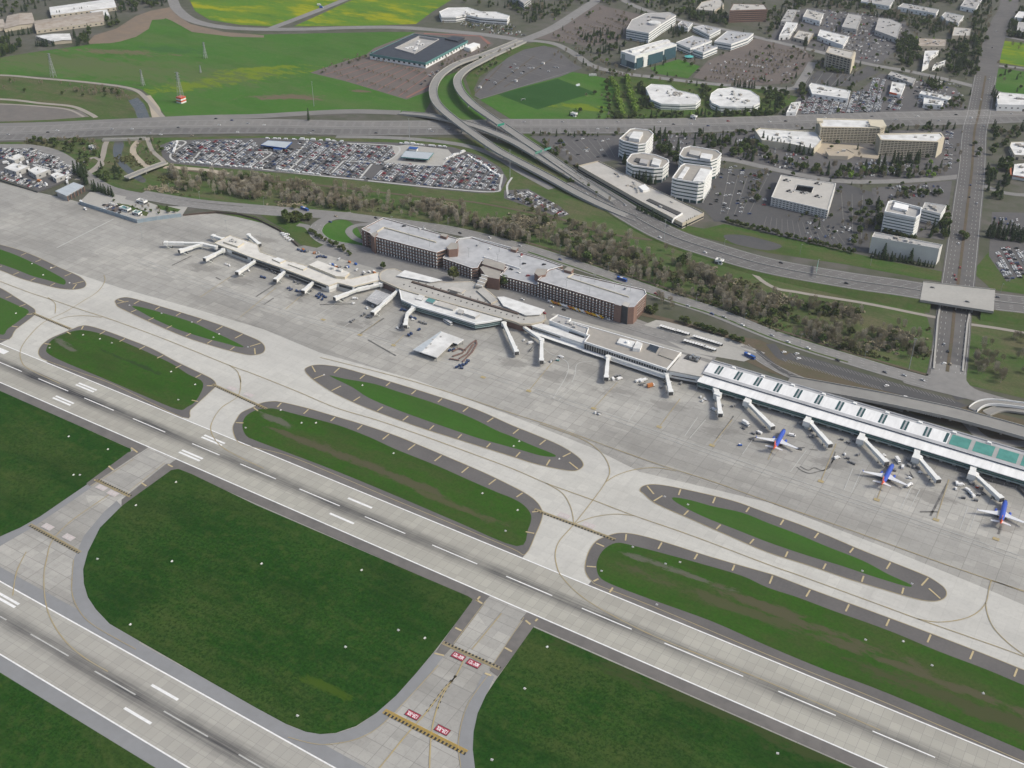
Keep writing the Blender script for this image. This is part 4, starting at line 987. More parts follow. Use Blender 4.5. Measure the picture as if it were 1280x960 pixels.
# ---- banded towers
octa_tower('narrow white banded tower farthest from the airport beside the freeway', [(774, 174), (787.5, 162), (794, 161), (812.5, 163.5), (817, 168), (807.5, 180), (798, 181.5), (779, 177)], 24, 6, [([(786, 172), (792, 164), (804, 165), (799, 174)], 4.5, 'white_roof'), ([(783, 170), (787, 165), (791, 165), (787, 171)], 2.5, 'grey_wall')])
octa_tower('lowest white banded tower with dark trees against its front', [(783, 201), (789, 193), (801, 191.5), (819, 194), (835, 200), (836.5, 203), (829, 210), (817.5, 211), (791, 207.5), (784, 203.5)], 19, 4, [([(814, 205), (817, 197), (827, 200), (824, 207)], 3, 'white_roof'), ([(799, 203), (801, 198), (811, 200), (809, 205)], 3, 'grey_roof'), ([(793, 201), (795, 197), (801, 198), (799, 203)], 1.5, 'dark_wall')])
octa_tower('rear white banded tower partly hidden by the brightest tower', [(849, 194), (854, 185.5), (862.5, 183), (896, 188.5), (902, 193), (897, 199), (889, 202), (854, 197.5)], 25, 6, [([(861, 192), (863, 187), (876, 189), (874, 195)], 3.5, 'grey_wall'), ([(875, 197), (877, 191), (891, 193), (888, 199)], 4, 'white_roof')])
octa_tower('brightest white banded tower nearest the airport beside the empty lot', [(840, 223), (851, 207.5), (856, 205), (890, 209), (891, 212), (881, 228), (873, 229.5), (846, 225)], 25.5, 6, [([(866, 226), (876, 210), (889, 212), (879, 227)], 2.0, 'white_roof'), ([(847, 222), (857, 208), (862, 209), (853, 223)], 1.5, 'white_roof')])
r, p = bld('office_block', 'very long low concrete office with a notched white roof court beside the airport freeway', [(723, 208), (748, 202), (790, 223), (880, 267), (853, 280), (800, 252)], 6, 'tan_wall', 'beige_roof', 'office', 1, n_units=6, par=1.3)
m = MB(); m.prism(xy([(798, 233), (806, 230), (812, 236), (804, 238)], 9), 6.05, 9); m.build('plant_room', 'white_wall', r, r.location)
m = MB(); m.prism(xy([(808, 250), (812, 248), (852, 266), (848, 269)], 7), 6.05, 7); m.build('roof_court', 'dark_wall', r, r.location)
m = MB(); m.beam(G(843, 273, 7.4), G(853, 267, 7.4), .8, 2.2); m.beam(G(843, 273, 7.4), G(840, 278, 7.4), .8, 2.2); m.build('screen_wall', 'white_wall', r, r.location)
# ---- square office with court
def court_building():
    h = 10; poly = xy([(964, 247), (976, 219.5), (1045, 230), (1035, 263.5)], h)
    c = centroid(poly); root = empty('square_office', (c.x, c.y, 0), 'square three storey office with a planted court cut in its pale roof', 'office'); O = root.location
    inner = ccw([(q.x, q.y) for q in GS([(993.5, 238.5), (996.5, 231.5), (1017, 234.5), (1014, 242)], h)])
    fh = h/4
    def donut(m, A, z0, z1):
        A = ccw(A); I = [min(inner, key=lambda q: (Vector(q)-Vector(w_)).length) for w_ in inset(A, 20)]
        for k in range(4):
            a, b, c2, d2 = A[k], A[(k+1) % 4], I[(k+1) % 4], I[k]
            m.face([(a[0], a[1], z1), (b[0], b[1], z1), (c2[0], c2[1], z1), (d2[0], d2[1], z1)]); m.face([(a[0], a[1], z0), (b[0], b[1], z0), (b[0], b[1], z1), (a[0], a[1], z1)])
            m.face([(c2[0], c2[1], z0), (d2[0], d2[1], z0), (d2[0], d2[1], z1), (c2[0], c2[1], z1)])
    m = MB(); donut(m, inset(poly, .7), 0, h-.3); m.build('glazing', 'glass_dark', root, O)
    for k in range(5):
        m = MB(); ring(m, poly, .9, max(0, k*fh-.75), k*fh+.5 if k < 4 else h+.9); m.build('wall_band', 'box_wall', root, O)
    for k in range(4):
        a, b = Vector(poly[k]), Vector(poly[(k+1) % 4]); L = (b-a).length; d = (b-a)/L; nn = Vector((-d.y, d.x)); nb = int(L/4.2)
        for q in range(nb):
            p = a + d*((q+.25)*L/nb) + nn*.48
            m = MB(); m.box((p.x, p.y, h/2), (1.4, .8, h-.1), atan2(d.y, d.x)); m.build('wall_pier', 'box_wall', root, O)
    m = MB(); donut(m, inset(poly, .95), h-.3, h+.1); m.build('roof', 'beige_roof', root, O)
    m = MB(); ring(m, inset(inner, -.5), .5, h-1, h+1.0); m.build('court_parapet', 'box_wall', root, O)
    for cu, cv in ((983, 226), (1004, 241.5), (987, 239.5), (1022, 230), (1022, 246)):
        g0 = G(cu, cv, h)
        for q in range(4):
            m = MB(); m.box((g0.x+(q % 2)*4-2+q*.6, g0.y+(q//2)*3.4-1.5, h+.9), (2.6, 2.2, 1.5), 0); m.build('rooftop_unit', 'grey_wall' if q % 2 else 'dark_wall', root, O)
    return c
CRT = court_building()
# ---- tower with roof well
def well_tower():
    h = 24; px = [(1105.5, 265), (1110, 252.5), (1116, 251), (1152, 260), (1151, 268.5), (1145, 273)]
    poly = xy(px, h); c = centroid(poly); root = empty('office_tower', (c.x, c.y, 0), 'tall white banded tower with a sunken roof well behind the low windowless box', 'office tower'); O = root.location
    fl = 7; fh = h/fl
    m = MB(); m.prism(inset(poly, .9), 0, h-4.5); m.build('glazing', 'glass_teal', root, O)
    for k in range(1, fl+1):
        z0 = k*fh-fh*.12; z1 = k*fh+fh*.48 if k < fl else h+1.0
        if k == fl: z0 = h-fh*.9
        m = MB(); ring(m, poly, .95, z0, z1); m.build('wall_band', 'white_wall', root, O)
    for k in range(len(poly)):
        a, b = Vector(poly[k]), Vector(poly[(k+1) % len(poly)]); p = a + (c-a).normalized()*.7
        m = MB(); m.box((p.x, p.y, 1.6), (1, 1, 3.2)); m.build('column', 'white_wall', root, O)
    m = MB(); m.prism(inset(poly, .97), h-4.5, h-2.8); m.build('roof', 'grey_roof', root, O)
    units(root, inset(poly, 4), h-2.8, 4, 9)
    m = MB(); m.prism(xy([(1116, 259), (1119, 253), (1136, 257), (1134, 263)], h), h-2.8, h+.4); m.build('plant_room', 'white_wall', root, O)
well_tower()
bld('office_wing', 'grey banded office wing tucked behind the tower with the roof well', [(1152, 262), (1156, 253.5), (1183, 257.5), (1176, 268)], 14, 'white_wall', 'grey_roof', 'office', 4, 'glass_teal', 3)
bld('windowless_block', 'windowless pale concrete box with small pines along its front', [(1089.5, 297), (1093, 291), (1178, 307), (1174, 312)], 18, 'box_wall', 'grey_roof', 'building', 0, n_units=4, par=1.2)
# ---- hotel
r, p = grid_tower('hotel_block', 'left cream hotel slab with a deep grid of balconies facing the airport', [(1021, 148.5), (1103, 150.5), (1107, 157), (1101, 161), (1086, 160.5), (1026, 159.5)], 20.5, 9, 4.6, 'cream_wall', 'white_roof', 'glass_dark', 'hotel', 3, frame=1.2)
m = MB(); m.prism(xy([(1021, 147.5), (1029, 148), (1029, 151), (1021, 151)], 24), 20.6, 24); m.build('stair_tower', 'cream_wall', r, r.location)
m = MB(); m.prism(xy([(1085, 150), (1104, 150), (1108, 157), (1100, 159), (1088, 157)], 23), 20.6, 23); m.build('stair_tower', 'cream_wall', r, r.location)
r, p = grid_tower('hotel_block', 'right cream hotel slab with a deep grid of balconies and a bright blank end wall', [(1096, 168), (1176, 166.5), (1180, 171.5), (1172, 178), (1101, 175.5)], 20.5, 9, 4.6, 'cream_wall', 'white_roof', 'glass_dark', 'hotel', 3, frame=1.2)
a, b = G(1172.6, 178.5, 20.5), G(1180.4, 172, 20.5)
m = MB(); m.beam((a.x, a.y, 10.5), (b.x, b.y, 10.5), 1.0, 21.4); m.build('end_wall', 'cream_wall', r, r.location)
bld('conference_hall', 'sprawling low hotel hall with a brilliant white stepped roof', [(944, 164), (950, 161), (989, 163.5), (1019, 165), (1027, 176), (1017, 187), (989, 181), (952, 176)], 8, 'cream_wall', 'white_roof', 'hotel', 0, n_units=8, unit_mat='white_roof', par=1.5)
zone('patio', [(1027, 179), (1070, 182), (1102, 191), (1098, 199), (1062, 195), (1035, 197), (1020, 190)], 'sand_path', .2)
bld('patio_lodge', 'low tan poolside lodge between the two hotel slabs', [(1032, 189), (1058, 187), (1068, 192), (1060, 196), (1036, 195)], 4, 'tan_wall', 'sand_path', 'hotel', 0, n_units=2)
# ---- campus
r, p = bld('office_block', 'long white office with one large blue glass front beside the triangular lawn', [(776, 64.5), (829, 50), (846, 55.5), (794, 70.5)], 21, 'white_wall', 'white_roof', 'office', 1, 'glass_blue', 2)
pl = p
f0, f1 = G(795, 70.3, 21), G(846, 55.7, 21)
d = (f1-f0); d.z = 0; L = d.length; d.normalize(); nn = Vector((d.y, -d.x, 0)); 
if nn.y > 0: nn = -nn
for t0, t1, zb, zt in ((.02, .17, .5, 17), (.30, .66, .5, 17), (.70, .985, .5, 18.5)):
    a = f0+d*(L*t0)+nn*.25; b = f0+d*(L*t1)+nn*.25
    m = MB(); m.beam((a.x, a.y, (zb+zt)/2), (b.x, b.y, (zb+zt)/2), .5, zt-zb); m.build('glass_front', 'glass_blue', r, r.location)
a = f0+d*(L*.19)+nn*.3; b = f0+d*(L*.28)+nn*.3; m = MB(); m.beam((a.x, a.y, 8), (b.x, b.y, 8), .6, 16); m.build('white_fin_wall', 'white_wall', r, r.location)
e0 = G(776, 64.5, 21); dd = (f0-e0); dd.z = 0
for t0, t1 in ((.08, .42), (.58, .95)):
    a = e0+dd*t0; b = e0+dd*t1; q = Vector((-dd.y, dd.x, 0)).normalized()*.25
    if q.x > 0: q = -q
    m = MB(); m.beam((a.x+q.x, a.y+q.y, 10), (b.x+q.x, b.y+q.y, 10), .5, 17); m.build('glass_end', 'pale_glass', r, r.location)
m = MB(); m.prism(xy([(786, 62), (834, 49), (838, 51), (790, 64)], 23.5), 21.05, 23.5); m.build('plant_room', 'white_roof', r, r.location)
r, p = bld('office_block', 'angular white campus office with a round roof drum at the rear', [(783, 37), (790, 25), (807, 17), (838, 16), (845, 19.5), (828, 30), (811, 42)], 16, 'white_wall', 'grey_roof', 'office', 4, 'glass_blue', 3)
m = MB(); cc = G(818, 28, 19); m.tube([(cc.x, cc.y, 16.05), (cc.x, cc.y, 19.5)], 11, 24); m.build('roof_drum', 'white_roof', r, r.location)
m = MB(); m.prism(xy([(815, 20), (820, 16), (838, 17), (832, 22)], 19.5), 16.05, 19); m.build('plant_room', 'grey_roof', r, r.location)
bld('office_block', 'broad low campus office with a bluish roof behind the blue glass front', [(845, 53.5), (866, 45), (890, 51), (877, 56), (863, 61)], 10, 'white_wall', 'deck_roof', 'office', 2, 'glass_blue', 4)
bld('office_block', 'small white campus office at the edge of the brown parking lot', [(866, 62), (880, 56), (897, 59), (879, 66.5)], 9.5, 'white_wall', 'deck_roof', 'office', 2, 'glass_blue', 3)
bld('office_block', 'white campus office with a slanted roof edge nearest the brick block', [(893, 52), (909, 39), (942, 42), (935, 48), (914, 55.5)], 10, 'white_wall', 'deck_roof', 'office', 2, 'glass_blue', 4)
bld('office_block', 'little grey roofed campus office farthest from the freeway', [(845, 32), (852, 26.5), (866, 29), (860, 35.5)], 7, 'white_wall', 'deck_roof', 'office', 2, 'glass_blue', 2)
bld('office_block', 'grey roofed campus office next to the slanted white one', [(866, 34), (880, 32), (901, 37), (887, 44.5)], 7, 'white_wall', 'deck_roof', 'office', 2, 'glass_blue', 3)
bld('rounded_office', 'kidney shaped two storey white office beside the freeway trees', [(807, 110), (814, 105.5), (838, 107), (846, 113), (860, 116), (872, 119), (876, 125), (870, 130), (850, 131), (826, 130), (814, 125)], 8, 'white_wall', 'white_roof', 'office', 2, 'glass_teal', 9, seed=4)
bld('rounded_office', 'rounded many sided white office right of the kidney shaped one', [(887, 124), (889, 117), (897, 111.5), (916, 109.5), (938, 113.5), (949, 121), (950, 129), (942, 133), (920, 134), (900, 133.5), (890, 129)], 8, 'white_wall', 'white_roof', 'office', 2, 'glass_teal', 8, seed=11)
r, p = bld('brick_block', 'tall reddish brick office with a pale roof in the far distance', [(912, 13.5), (917, 5), (955, 6), (959, 12)], 21, 'brick', 'beige_roof', 'office', 6, 'glass_dark', 5)
bld('office_block', 'low white bow fronted office beyond the yellow flowered field', [(549, 15), (560, 10), (585, 9.5), (602, 15), (620, 15), (637, 20), (634, 25), (600, 22.5), (583, 19), (570, 21.5), (552, 21.5)], 9, 'white_wall', 'white_roof', 'office', 2, 'glass_dark', 6)
bld('office_block', 'dark glass office cut off by the top of the picture', [(640, -6), (660, -12), (664, -2), (655, 5)], 12, 'grey_wall', 'grey_roof', 'office', 3, 'glass_blue', 2)
# ---- dark-roofed building with court
def solar():
    h = 8.5; px = [(462, 67.5), (517, 42.5), (585, 51), (532, 79)]
    poly = xy(px, h); c = centroid(poly); root = empty('factory_building', (c.x, c.y, 0), 'wide building under a black panelled roof with a sunken plant court', 'factory'); O = root.location
    m = MB(); m.prism(inset(poly, .5), 0, h-.4, top=False); m.build('glazing', 'glass_dark', root, O)
    m = MB(); ring(m, poly, .5, h*.62, h+.7); m.build('wall_band', 'teal_trim', root, O); m = MB(); ring(m, poly, .45, 0, h*.3); m.build('plinth', 'white_wall', root, O)
    for k in range(4):
        a, b = Vector(poly[k]), Vector(poly[(k+1) % 4]); L = (b-a).length; d = (b-a)/L; nb = int(L/9)
        for q in range(nb):
            p = a+d*((q+.3)*L/nb)+Vector((-d.y, d.x))*.2
            m = MB(); m.box((p.x, p.y, h*.46), (5.2, .44, h*.31), atan2(d.y, d.x)); m.build('wall_panel', 'white_wall', root, O)
    court = xy([(493, 61), (524, 45.5), (549, 49.5), (518, 68)], h)
    # roof as four panels round the court
    o = ccw(poly)
    i_ = [min(court, key=lambda q: (Vector(q)-Vector(w_)).length) for w_ in inset(poly, 20)]
    m = MB()
    oo = inset(poly, .55)
    for k in range(4):
        a, b = oo[k], oo[(k+1) % 4]; c2, d2 = i_[(k+1) % 4], i_[k]
        m.face([(a[0], a[1], h+.1), (b[0], b[1], h+.1), (c2[0], c2[1], h+.1), (d2[0], d2[1], h+.1)])
    m.build('roof', 'solar_roof', root, O)
    m = MB(); m.cap(ccw(court), h-2.5); m.build('court_floor', 'grey_roof', root, O)
    m = MB(); ring(m, court, 1.2, h-2.5, h+1.4); m.build('court_wall', 'grey_roof', root, O)
    units(root, inset(court, 4), h-2.5, 14, 3, 'white_roof', 8)
    m = MB(); m.prism(xy([(556, 47.5), (566, 44.5), (581, 46.5), (572, 51)], h+3), h+.1, h+2.5); m.build('plant_room', 'solar_roof', root, O)
    m = MB(); m.prism(xy([(580, 58), (592, 53), (600, 55), (588, 61)], 6), 0, 6); m.build('entrance_wing', 'white_wall', root, O)
solar()
# ---- industrial sheds upper right
SH = [
 ('long narrow grey shed at the head of the white shed', [(976, 27), (985, 12), (996, 12.6), (989, 27)], 7, 'grey_wall', 'grey_roof'),
 ('narrow bright white shed with small openings at the lot corner', [(974, 45), (983, 27.5), (997, 29), (987, 44)], 7, 'white_wall', 'white_roof'),
 ('broad pale shed standing nearest the top right tree belt', [(1003.6, 21), (1009, 12), (1029.6, 17), (1025, 27)], 8, 'white_wall', 'beige_roof'),
 ('low beige shed in front of the broad pale one', [(991.6, 47), (998.7, 38), (1017, 41.5), (1010, 52)], 5, 'tan_wall', 'beige_roof'),
 ('white stepped warehouse behind the finned tower', [(1022, 45), (1025, 37), (1061, 46), (1054, 57), (1040, 52)], 7, 'white_wall', 'white_roof'),
 ('tall grey ribbed warehouse roof in the middle of the industrial park', [(1052, 34), (1060.5, 17), (1077, 19.7), (1071, 37)], 8, 'grey_wall', 'grey_roof'),
 ('largest grey warehouse with a notched corner and rusty yard', [(1093.6, 38), (1098.5, 22.5), (1113, 24), (1127, 30), (1121, 48)], 8, 'grey_wall', 'grey_roof'),
 ('long white flat roofed store above the packed car yard', [(1011, 107.5), (1014, 104), (1063, 114), (1060, 124), (1015, 117.5)], 6, 'white_wall', 'white_roof'),
 ('small white workshop beside the freeway hedge', [(983, 141), (989, 129), (1001, 127.5), (995, 141)], 5, 'white_wall', 'white_roof'),
 ('dealer workshop roofed in grey above the lined up cars', [(1110, 94), (1114, 89.5), (1145, 98.5), (1141, 105)], 5, 'grey_wall', 'grey_roof'),
 ('long white motel roof near the parkway crossing', [(1149, 117.5), (1152, 114), (1189, 121), (1185, 125.5)], 6, 'white_wall', 'white_roof'),
 ('shorter white motel roof closest to the freeway', [(1154, 130), (1155, 122.5), (1180, 126), (1177, 132)], 6, 'white_wall', 'white_roof'),
 ('white office with stacked floors right of the parkway', [(1246, 121), (1250, 116), (1330, 122), (1330, 133), (1247, 131)], 9, 'white_wall', 'white_roof'),
 ('white angled store front beyond the dealer street', [(1153, 84), (1156, 64), (1173.6, 63.4), (1162.7, 71.4), (1161, 80)], 7, 'white_wall', 'white_roof'),
 ('slim white canopy building beside the angled store', [(1165.6, 84.5), (1168, 81), (1182, 75.5), (1181, 79)], 5, 'white_wall', 'white_roof'),
 ('brownish flat roofed shop behind the angled store', [(1148, 58), (1149, 48), (1183, 49.6), (1181.6, 58)], 7, 'tan_wall', 'rust_roof'),
 ('pale square three storey block beside the parkway trees', [(1190, 45), (1193, 34), (1214, 36), (1212, 45)], 9, 'tan_wall', 'beige_roof'),
 ('long pale warehouse across the far tree belt', [(1122, 9), (1129, 4.4), (1173.6, 12.4), (1170, 17)], 7, 'white_wall', 'grey_roof'),
 ('light warehouse with a white gable near the parkway top', [(1177, 20), (1181.6, 15.5), (1205, 20), (1198, 29), (1183, 26)], 7, 'white_wall', 'grey_roof'),
 ('pale double shed at the top by the parkway', [(1200.6, 8), (1208, -3), (1228, -1.5), (1219.5, 11.7)], 7, 'white_wall', 'grey_roof'),
 ('white apartment roof at the right edge above the yellow field', [(1268, 22), (1273.5, 14.6), (1310, 17), (1308, 26)], 8, 'white_wall', 'white_roof'),
 ('grey apartment roof directly above the yellow field', [(1271, 40), (1273, 28), (1310, 29), (1310, 44)], 7, 'white_wall', 'grey_roof'),
 ('pale flat store right of the parkway with a cream front', [(1262, 183), (1264, 178), (1310, 177), (1310, 197), (1268, 194)], 6, 'cream_wall', 'white_roof'),
 ('long pale warehouse cut by the top of the picture', [(1076, 2), (1082, -5), (1118, 0), (1112, 8)], 7, 'white_wall', 'grey_roof'),
 ('rambling pale hall half hidden by trees behind the campus', [(870, 12), (877, 3), (900, -2), (905, 6), (893, 14)], 8, 'tan_wall', 'beige_roof'),
]
for i, (lab, px, h, wl_, rf) in enumerate(SH):
    bld('warehouse' if 'shed' in lab or 'warehouse' in lab else 'commercial_building', lab, px, h, wl_, rf, 'warehouse' if 'shed' in lab or 'warehouse' in lab else 'building', 0, n_units=4 if h > 5 else 2, doors=8, seed=i*5+1)
r, p = bld('commercial_building', 'pale shop with a bright orange sign band at the car dealership', [(1112, 116), (1115, 102.5), (1132, 105), (1126, 119)], 5, 'white_wall', 'white_roof', 'shop', 0, n_units=2)
a, b = G(1111.5, 116, 5), G(1121, 118, 5)
m = MB(); m.beam((a.x, a.y-.5, 5.3), (b.x, b.y-.5, 5.3), .4, 2.6); m.build('sign_band', 'orange_sign', r, r.location)
r, p = bld('commercial_building', 'white restaurant with a red tiled eave right of the parkway', [(1266, 219), (1268, 206), (1310, 202), (1310, 223), (1285, 222)], 5, 'white_wall', 'white_roof', 'restaurant', 0, n_units=3)
a, b = G(1264, 219, 4), G(1300, 226, 4)
m = MB(); m.beam((a.x, a.y-.8, 4.2), (b.x, b.y-.8, 4.2), 2.2, .9); m.build('tiled_eave', 'red_tile', r, r.location)
a, b = G(1263, 208, 4), G(1264, 219, 4)
m = MB(); m.beam((a.x, a.y, 4.2), (b.x, b.y-2, 4.2), 2.2, .9); m.build('tiled_eave', 'red_tile', r, r.location)
r, p = grid_tower('finned_tower', 'tan five storey block with tall dark slots and a blank bright end', [(1032, 66), (1036, 58.5), (1069, 65.5), (1064, 74.5)], 22, 6, 7, 'tan_wall', 'beige_roof', 'glass_dark', 'office', 3, frame=1.6, slab=1.3, fin_w=1.6)
a, b = G(1064.5, 75, 22), G(1069.5, 66, 22)
m = MB(); m.beam((a.x, a.y, 11.4), (b.x, b.y, 11.4), 1.2, 22.8); m.build('end_wall', 'cream_wall', r, r.location)
# ---- old sheds upper left (pitched roofs)
def gable(label, px, h, rise, roof, wall='tan_wall', name='old_shed'):
    poly = xy(px, h); c = centroid(poly); root = empty(name, (c.x, c.y, 0), label, 'shed'); O = root.location
    m = MB(); m.prism(poly, 0, h, top=False); m.build('wall', wall, root, O)
    e = [(Vector(poly[(k+1) % 4])-Vector(poly[k])).length for k in range(4)]
    k0 = 0 if e[0] < e[1] else 1
    P = [Vector((poly[(k0+i) % 4][0], poly[(k0+i) % 4][1], h)) for i in range(4)]
    r0, r1 = (P[0]+P[1])/2+Vector((0, 0, rise)), (P[2]+P[3])/2+Vector((0, 0, rise))
    d = (r1-r0).normalized()*.8; up = Vector((0, 0, .12))
    for a, b in ((P[1], P[2]), (P[3], P[0])):
        q0, q1 = (r0, r1) if a is P[1] else (r1, r0)
        dd = d if a is P[1] else -d
        m = MB(); m.face([a-dd+up, b+dd+up, q1+dd+up, q0-dd+up]); m.face([a-dd-up, q0-dd-up, q1+dd-up, b+dd-up]); m.face([a-dd-up, b+dd-up, b+dd+up, a-dd+up]); m.build('roof_slope', roof, root, O)
    for a, b, q in ((P[0], P[1], r0), (P[2], P[3], r1)):
        m = MB(); m.face([a, b, q]); m.build('gable_wall', wall, root, O)
    n = int(e[1-k0]/9)
    for k in range(min(n, 20)):
        for s_, (a, b) in enumerate(((P[1], P[2]), (P[3], P[0]))):
            d2 = (b-a).normalized(); p = a+(b-a)*((k+.5)/n)+Vector((d2.y, -d2.x, 0))*.05
            m = MB(); m.box((p.x, p.y, h*.5), (3, .24, 1.8), atan2(d2.y, d2.x)); m.build('window', 'glass_dark', root, O)
    return root
gable('longest white roofed old shed at the back of the tree lined yard', [(62, 9), (141, -2), (145, 9), (64, 19)], 6, 3, 'white_roof')
gable('rust streaked long old shed in the middle of the yard', [(43, 26), (128, 14), (130, 27), (45, 38)], 6, 3, 'rust_roof')
gable('small white roofed old shed nearest the green meadow', [(44.5, 45), (87.5, 42), (89.5, 50), (67, 52)], 5, 1.5, 'white_roof')
gable('square brownish shed at the left of the old yard', [(9, 20), (40, 16), (44, 29), (5, 36)], 6, 2, 'rust_roof')
gable('tiny bright white shed between the two long ones', [(112, 14.5), (134, 12), (137, 19.5), (126, 20)], 5, 1, 'white_roof', 'white_wall')
gable('low rusty shed at the left picture edge', [(-22, 26), (4, 24), (8, 34), (-20, 38)], 5, 1.5, 'rust_roof')
# ---- service yard left
for lab, px, h in [('left flat metal roofed cargo shed in the service yard', [(5, 210), (17, 203.6), (37, 207.5), (20, 215)], 6), ('middle cargo shed with a two part roof in the service yard', [(35, 213), (45, 208), (62.5, 212), (45, 219)], 6), ('right small cargo shed in the service yard', [(62.5, 218.5), (72, 214.5), (82, 219), (70, 224)], 5), ('pale rear depot at the back of the service yard', [(9, 198), (23.5, 192), (30, 195), (18, 201)], 5)]:
    bld('cargo_shed', lab, px, h, 'grey_wall', 'white_roof', 'shed', 0, n_units=1, doors=9, par=.3)
def fire_station():
    h = 7; poly = xy([(69, 239), (92, 228), (105, 232.5), (83, 245)], h); c = centroid(poly)
    root = empty('fire_station', (c.x, c.y, 0), 'open fronted station with a pale metal roof and a row of vehicle bays', 'fire station'); O = root.location
    m = MB(); m.prism(inset(poly, 1.2), 0, h-.5); m.build('wall', 'grey_wall', root, O)
    m = MB(); m.prism(poly, h-.5, h+.3, bottom=True); m.build('roof', 'metal_roof', root, O)
    a, b = Vector((G(84, 244.6, h).x, G(84, 244.6, h).y)), Vector((G(104.5, 233, h).x, G(104.5, 233, h).y)); d = (b-a)
    for k in range(6):
        p = a+d*(k/5.0); m = MB(); m.box((p.x, p.y, (h-.5)/2), (.9, .9, h-.5)); m.build('bay_pier', 'brick', root, O)
    q = Vector((-d.y, d.x)).normalized()*1.0
    for k in range(5):
        p = a+d*((k+.5)/5)+q; m = MB(); m.box((p.x, p.y, 2.6), (d.length/5*.8, .5, 5.0), atan2(d.y, d.x)); m.build('bay_door', 'dark_wall', root, O)
fire_station()
for lab, px, h in [('left rental canopy with a blue fascia in the packed car yard', [(326, 181), (335, 175.5), (365, 177.5), (357, 185)], 5.5), ('right pale rental canopy with blue fascia at the yard lane loop', [(501, 196), (507, 188.5), (542, 191), (535, 199)], 5.5)]:
    poly = xy(px, h); c = centroid(poly); root = empty('rental_canopy', (c.x, c.y, 0), lab, 'canopy'); O = root.location
    m = MB(); m.prism(poly, h-.6, h, bottom=True); m.build('roof', 'metal_roof', root, O)
    m = MB(); m.prism(inset(poly, 5), 0, h-.6, top=False); m.build('kiosk', 'glass_dark', root, O)
    m = MB(); ring(m, inset(poly, -.15), .3, h-1.3, h+.1); m.build('fascia', 'blue_awning' if 'left' in lab else 'teal_trim', root, O)
    ip = inset(poly, 1.5)
    for k in range(4):
        for t in (0, .5):
            p = ip[k]+(ip[(k+1) % 4]-ip[k])*t; m = MB(); m.tube([(p.x, p.y, 0), (p.x, p.y, h-.6)], .3, 8); m.build('post', 'steel', root, O)
for lab, px in [('blue awning kiosk beside the lamp mast in the rental yard', [(510, 185.5), (512, 183), (523, 184), (521, 186.5)]), ('bright blue awning below the left rental canopy', [(341, 186), (343, 183.5), (354, 184.5), (352, 187)])]:
    poly = xy(px, 3.5); c = centroid(poly); root = empty('awning_kiosk', (c.x, c.y, 0), lab, 'kiosk'); m = MB(); m.prism(inset(poly, .6), 0, 3, top=False); m.build('wall', 'white_wall', root, root.location); m = MB(); m.prism(poly, 3, 3.5, bottom=True); m.build('awning', 'blue_awning', root, root.location)

# ================================================================== TERMINALS
def block(root, name, px, z0, z1, wall, top=None, poly=None):
    poly = poly or xy(px, z1); m = MB(); m.prism(poly, z0, z1, 0, 1 if top else None, bottom=z0 > .1)
    return m.build(name, [wall, top] if top else wall, root, root.location), poly
def strip_on(root, name, a, b, z0, z1, mat, proud=.12, thick=.3):
    """thin band standing a little proud of a wall from ground pixel-plan points a to b"""
    d = (b-a); d.z = 0; L = d.length; d.normalize(); nn = Vector((d.y, -d.x, 0))
    if nn.y > 0: nn = -nn
    A, B = a+nn*proud, b+nn*proud
    m = MB(); m.beam((A.x, A.y, (z0+z1)/2), (B.x, B.y, (z0+z1)/2), thick, z1-z0); return m.build(name, mat, root, root.location)
# -- T1 pier
T1px = [(268, 304), (288, 294.5), (322, 306), (325, 315), (357, 326), (386, 333), (422, 346), (440, 348.5), (473, 341), (476, 350), (441, 358.5), (422, 353.5), (411, 357.5), (352, 335), (312, 321)]
poly = xy(T1px, 8); c = centroid(poly)
t1 = empty('pier_terminal', (c.x, c.y, 0), 'old beige pier terminal reaching left across the apron with eleven boarding bridges', 'terminal')
block(t1, 'lower_wall', None, 0, 3.6, 'box_wall', poly=inset(poly, .5))
block(t1, 'upper_wall', None, 3.6, 7.4, 'white_wall', poly=poly)
m = MB(); ring(m, inset(poly, -.3), .6, 7.4, 8.5); m.build('fascia', 'cream_wall', t1, t1.location)
m = MB(); m.prism(inset(poly, .35), 7.4, 8.1); m.build('roof', 'pier_roof', t1, t1.location)
for a, b in [((314, 322), (350, 334.5)), ((356, 336.5), (408, 356)), ((424, 354), (440, 358)), ((443, 358), (474, 350)), ((270, 305), (283, 309.5)), ((290, 313), (309, 320))]:
    strip_on(t1, 'window', G(*a, 8), G(*b, 8), 4.3, 6.9, 'glass_dark', .45)
for a, b in [((316, 322.5), (350, 334.5)), ((360, 338), (405, 355))]:
    strip_on(t1, 'baggage_opening', G(*a, 8), G(*b, 8), .2, 3.0, 'dark_wall', -.4)
for px, zt, mt in [([(386, 331), (397, 325.5), (437, 340.5), (431, 346), (420, 345)], 11, 'pier_roof'), ([(279, 302), (289, 297), (305, 303), (297, 308)], 10, 'pier_roof'), ([(340, 323.5), (347, 321.5), (357, 325), (350, 328)], 9.5, 'white_roof'), ([(360, 330), (366, 327.5), (384, 334), (379, 337)], 9.3, 'pier_roof')]:
    block(t1, 'upper_storey', px, 8.1, zt, 'cream_wall', mt)
units(t1, xy([(398, 332), (410, 329), (433, 341), (428, 345)], 11), 11, 7, 2, 'white_roof', 4); units(t1, xy([(282, 301), (290, 298), (300, 304), (294, 306)], 10), 10, 4, 3, 'grey_wall', 4)
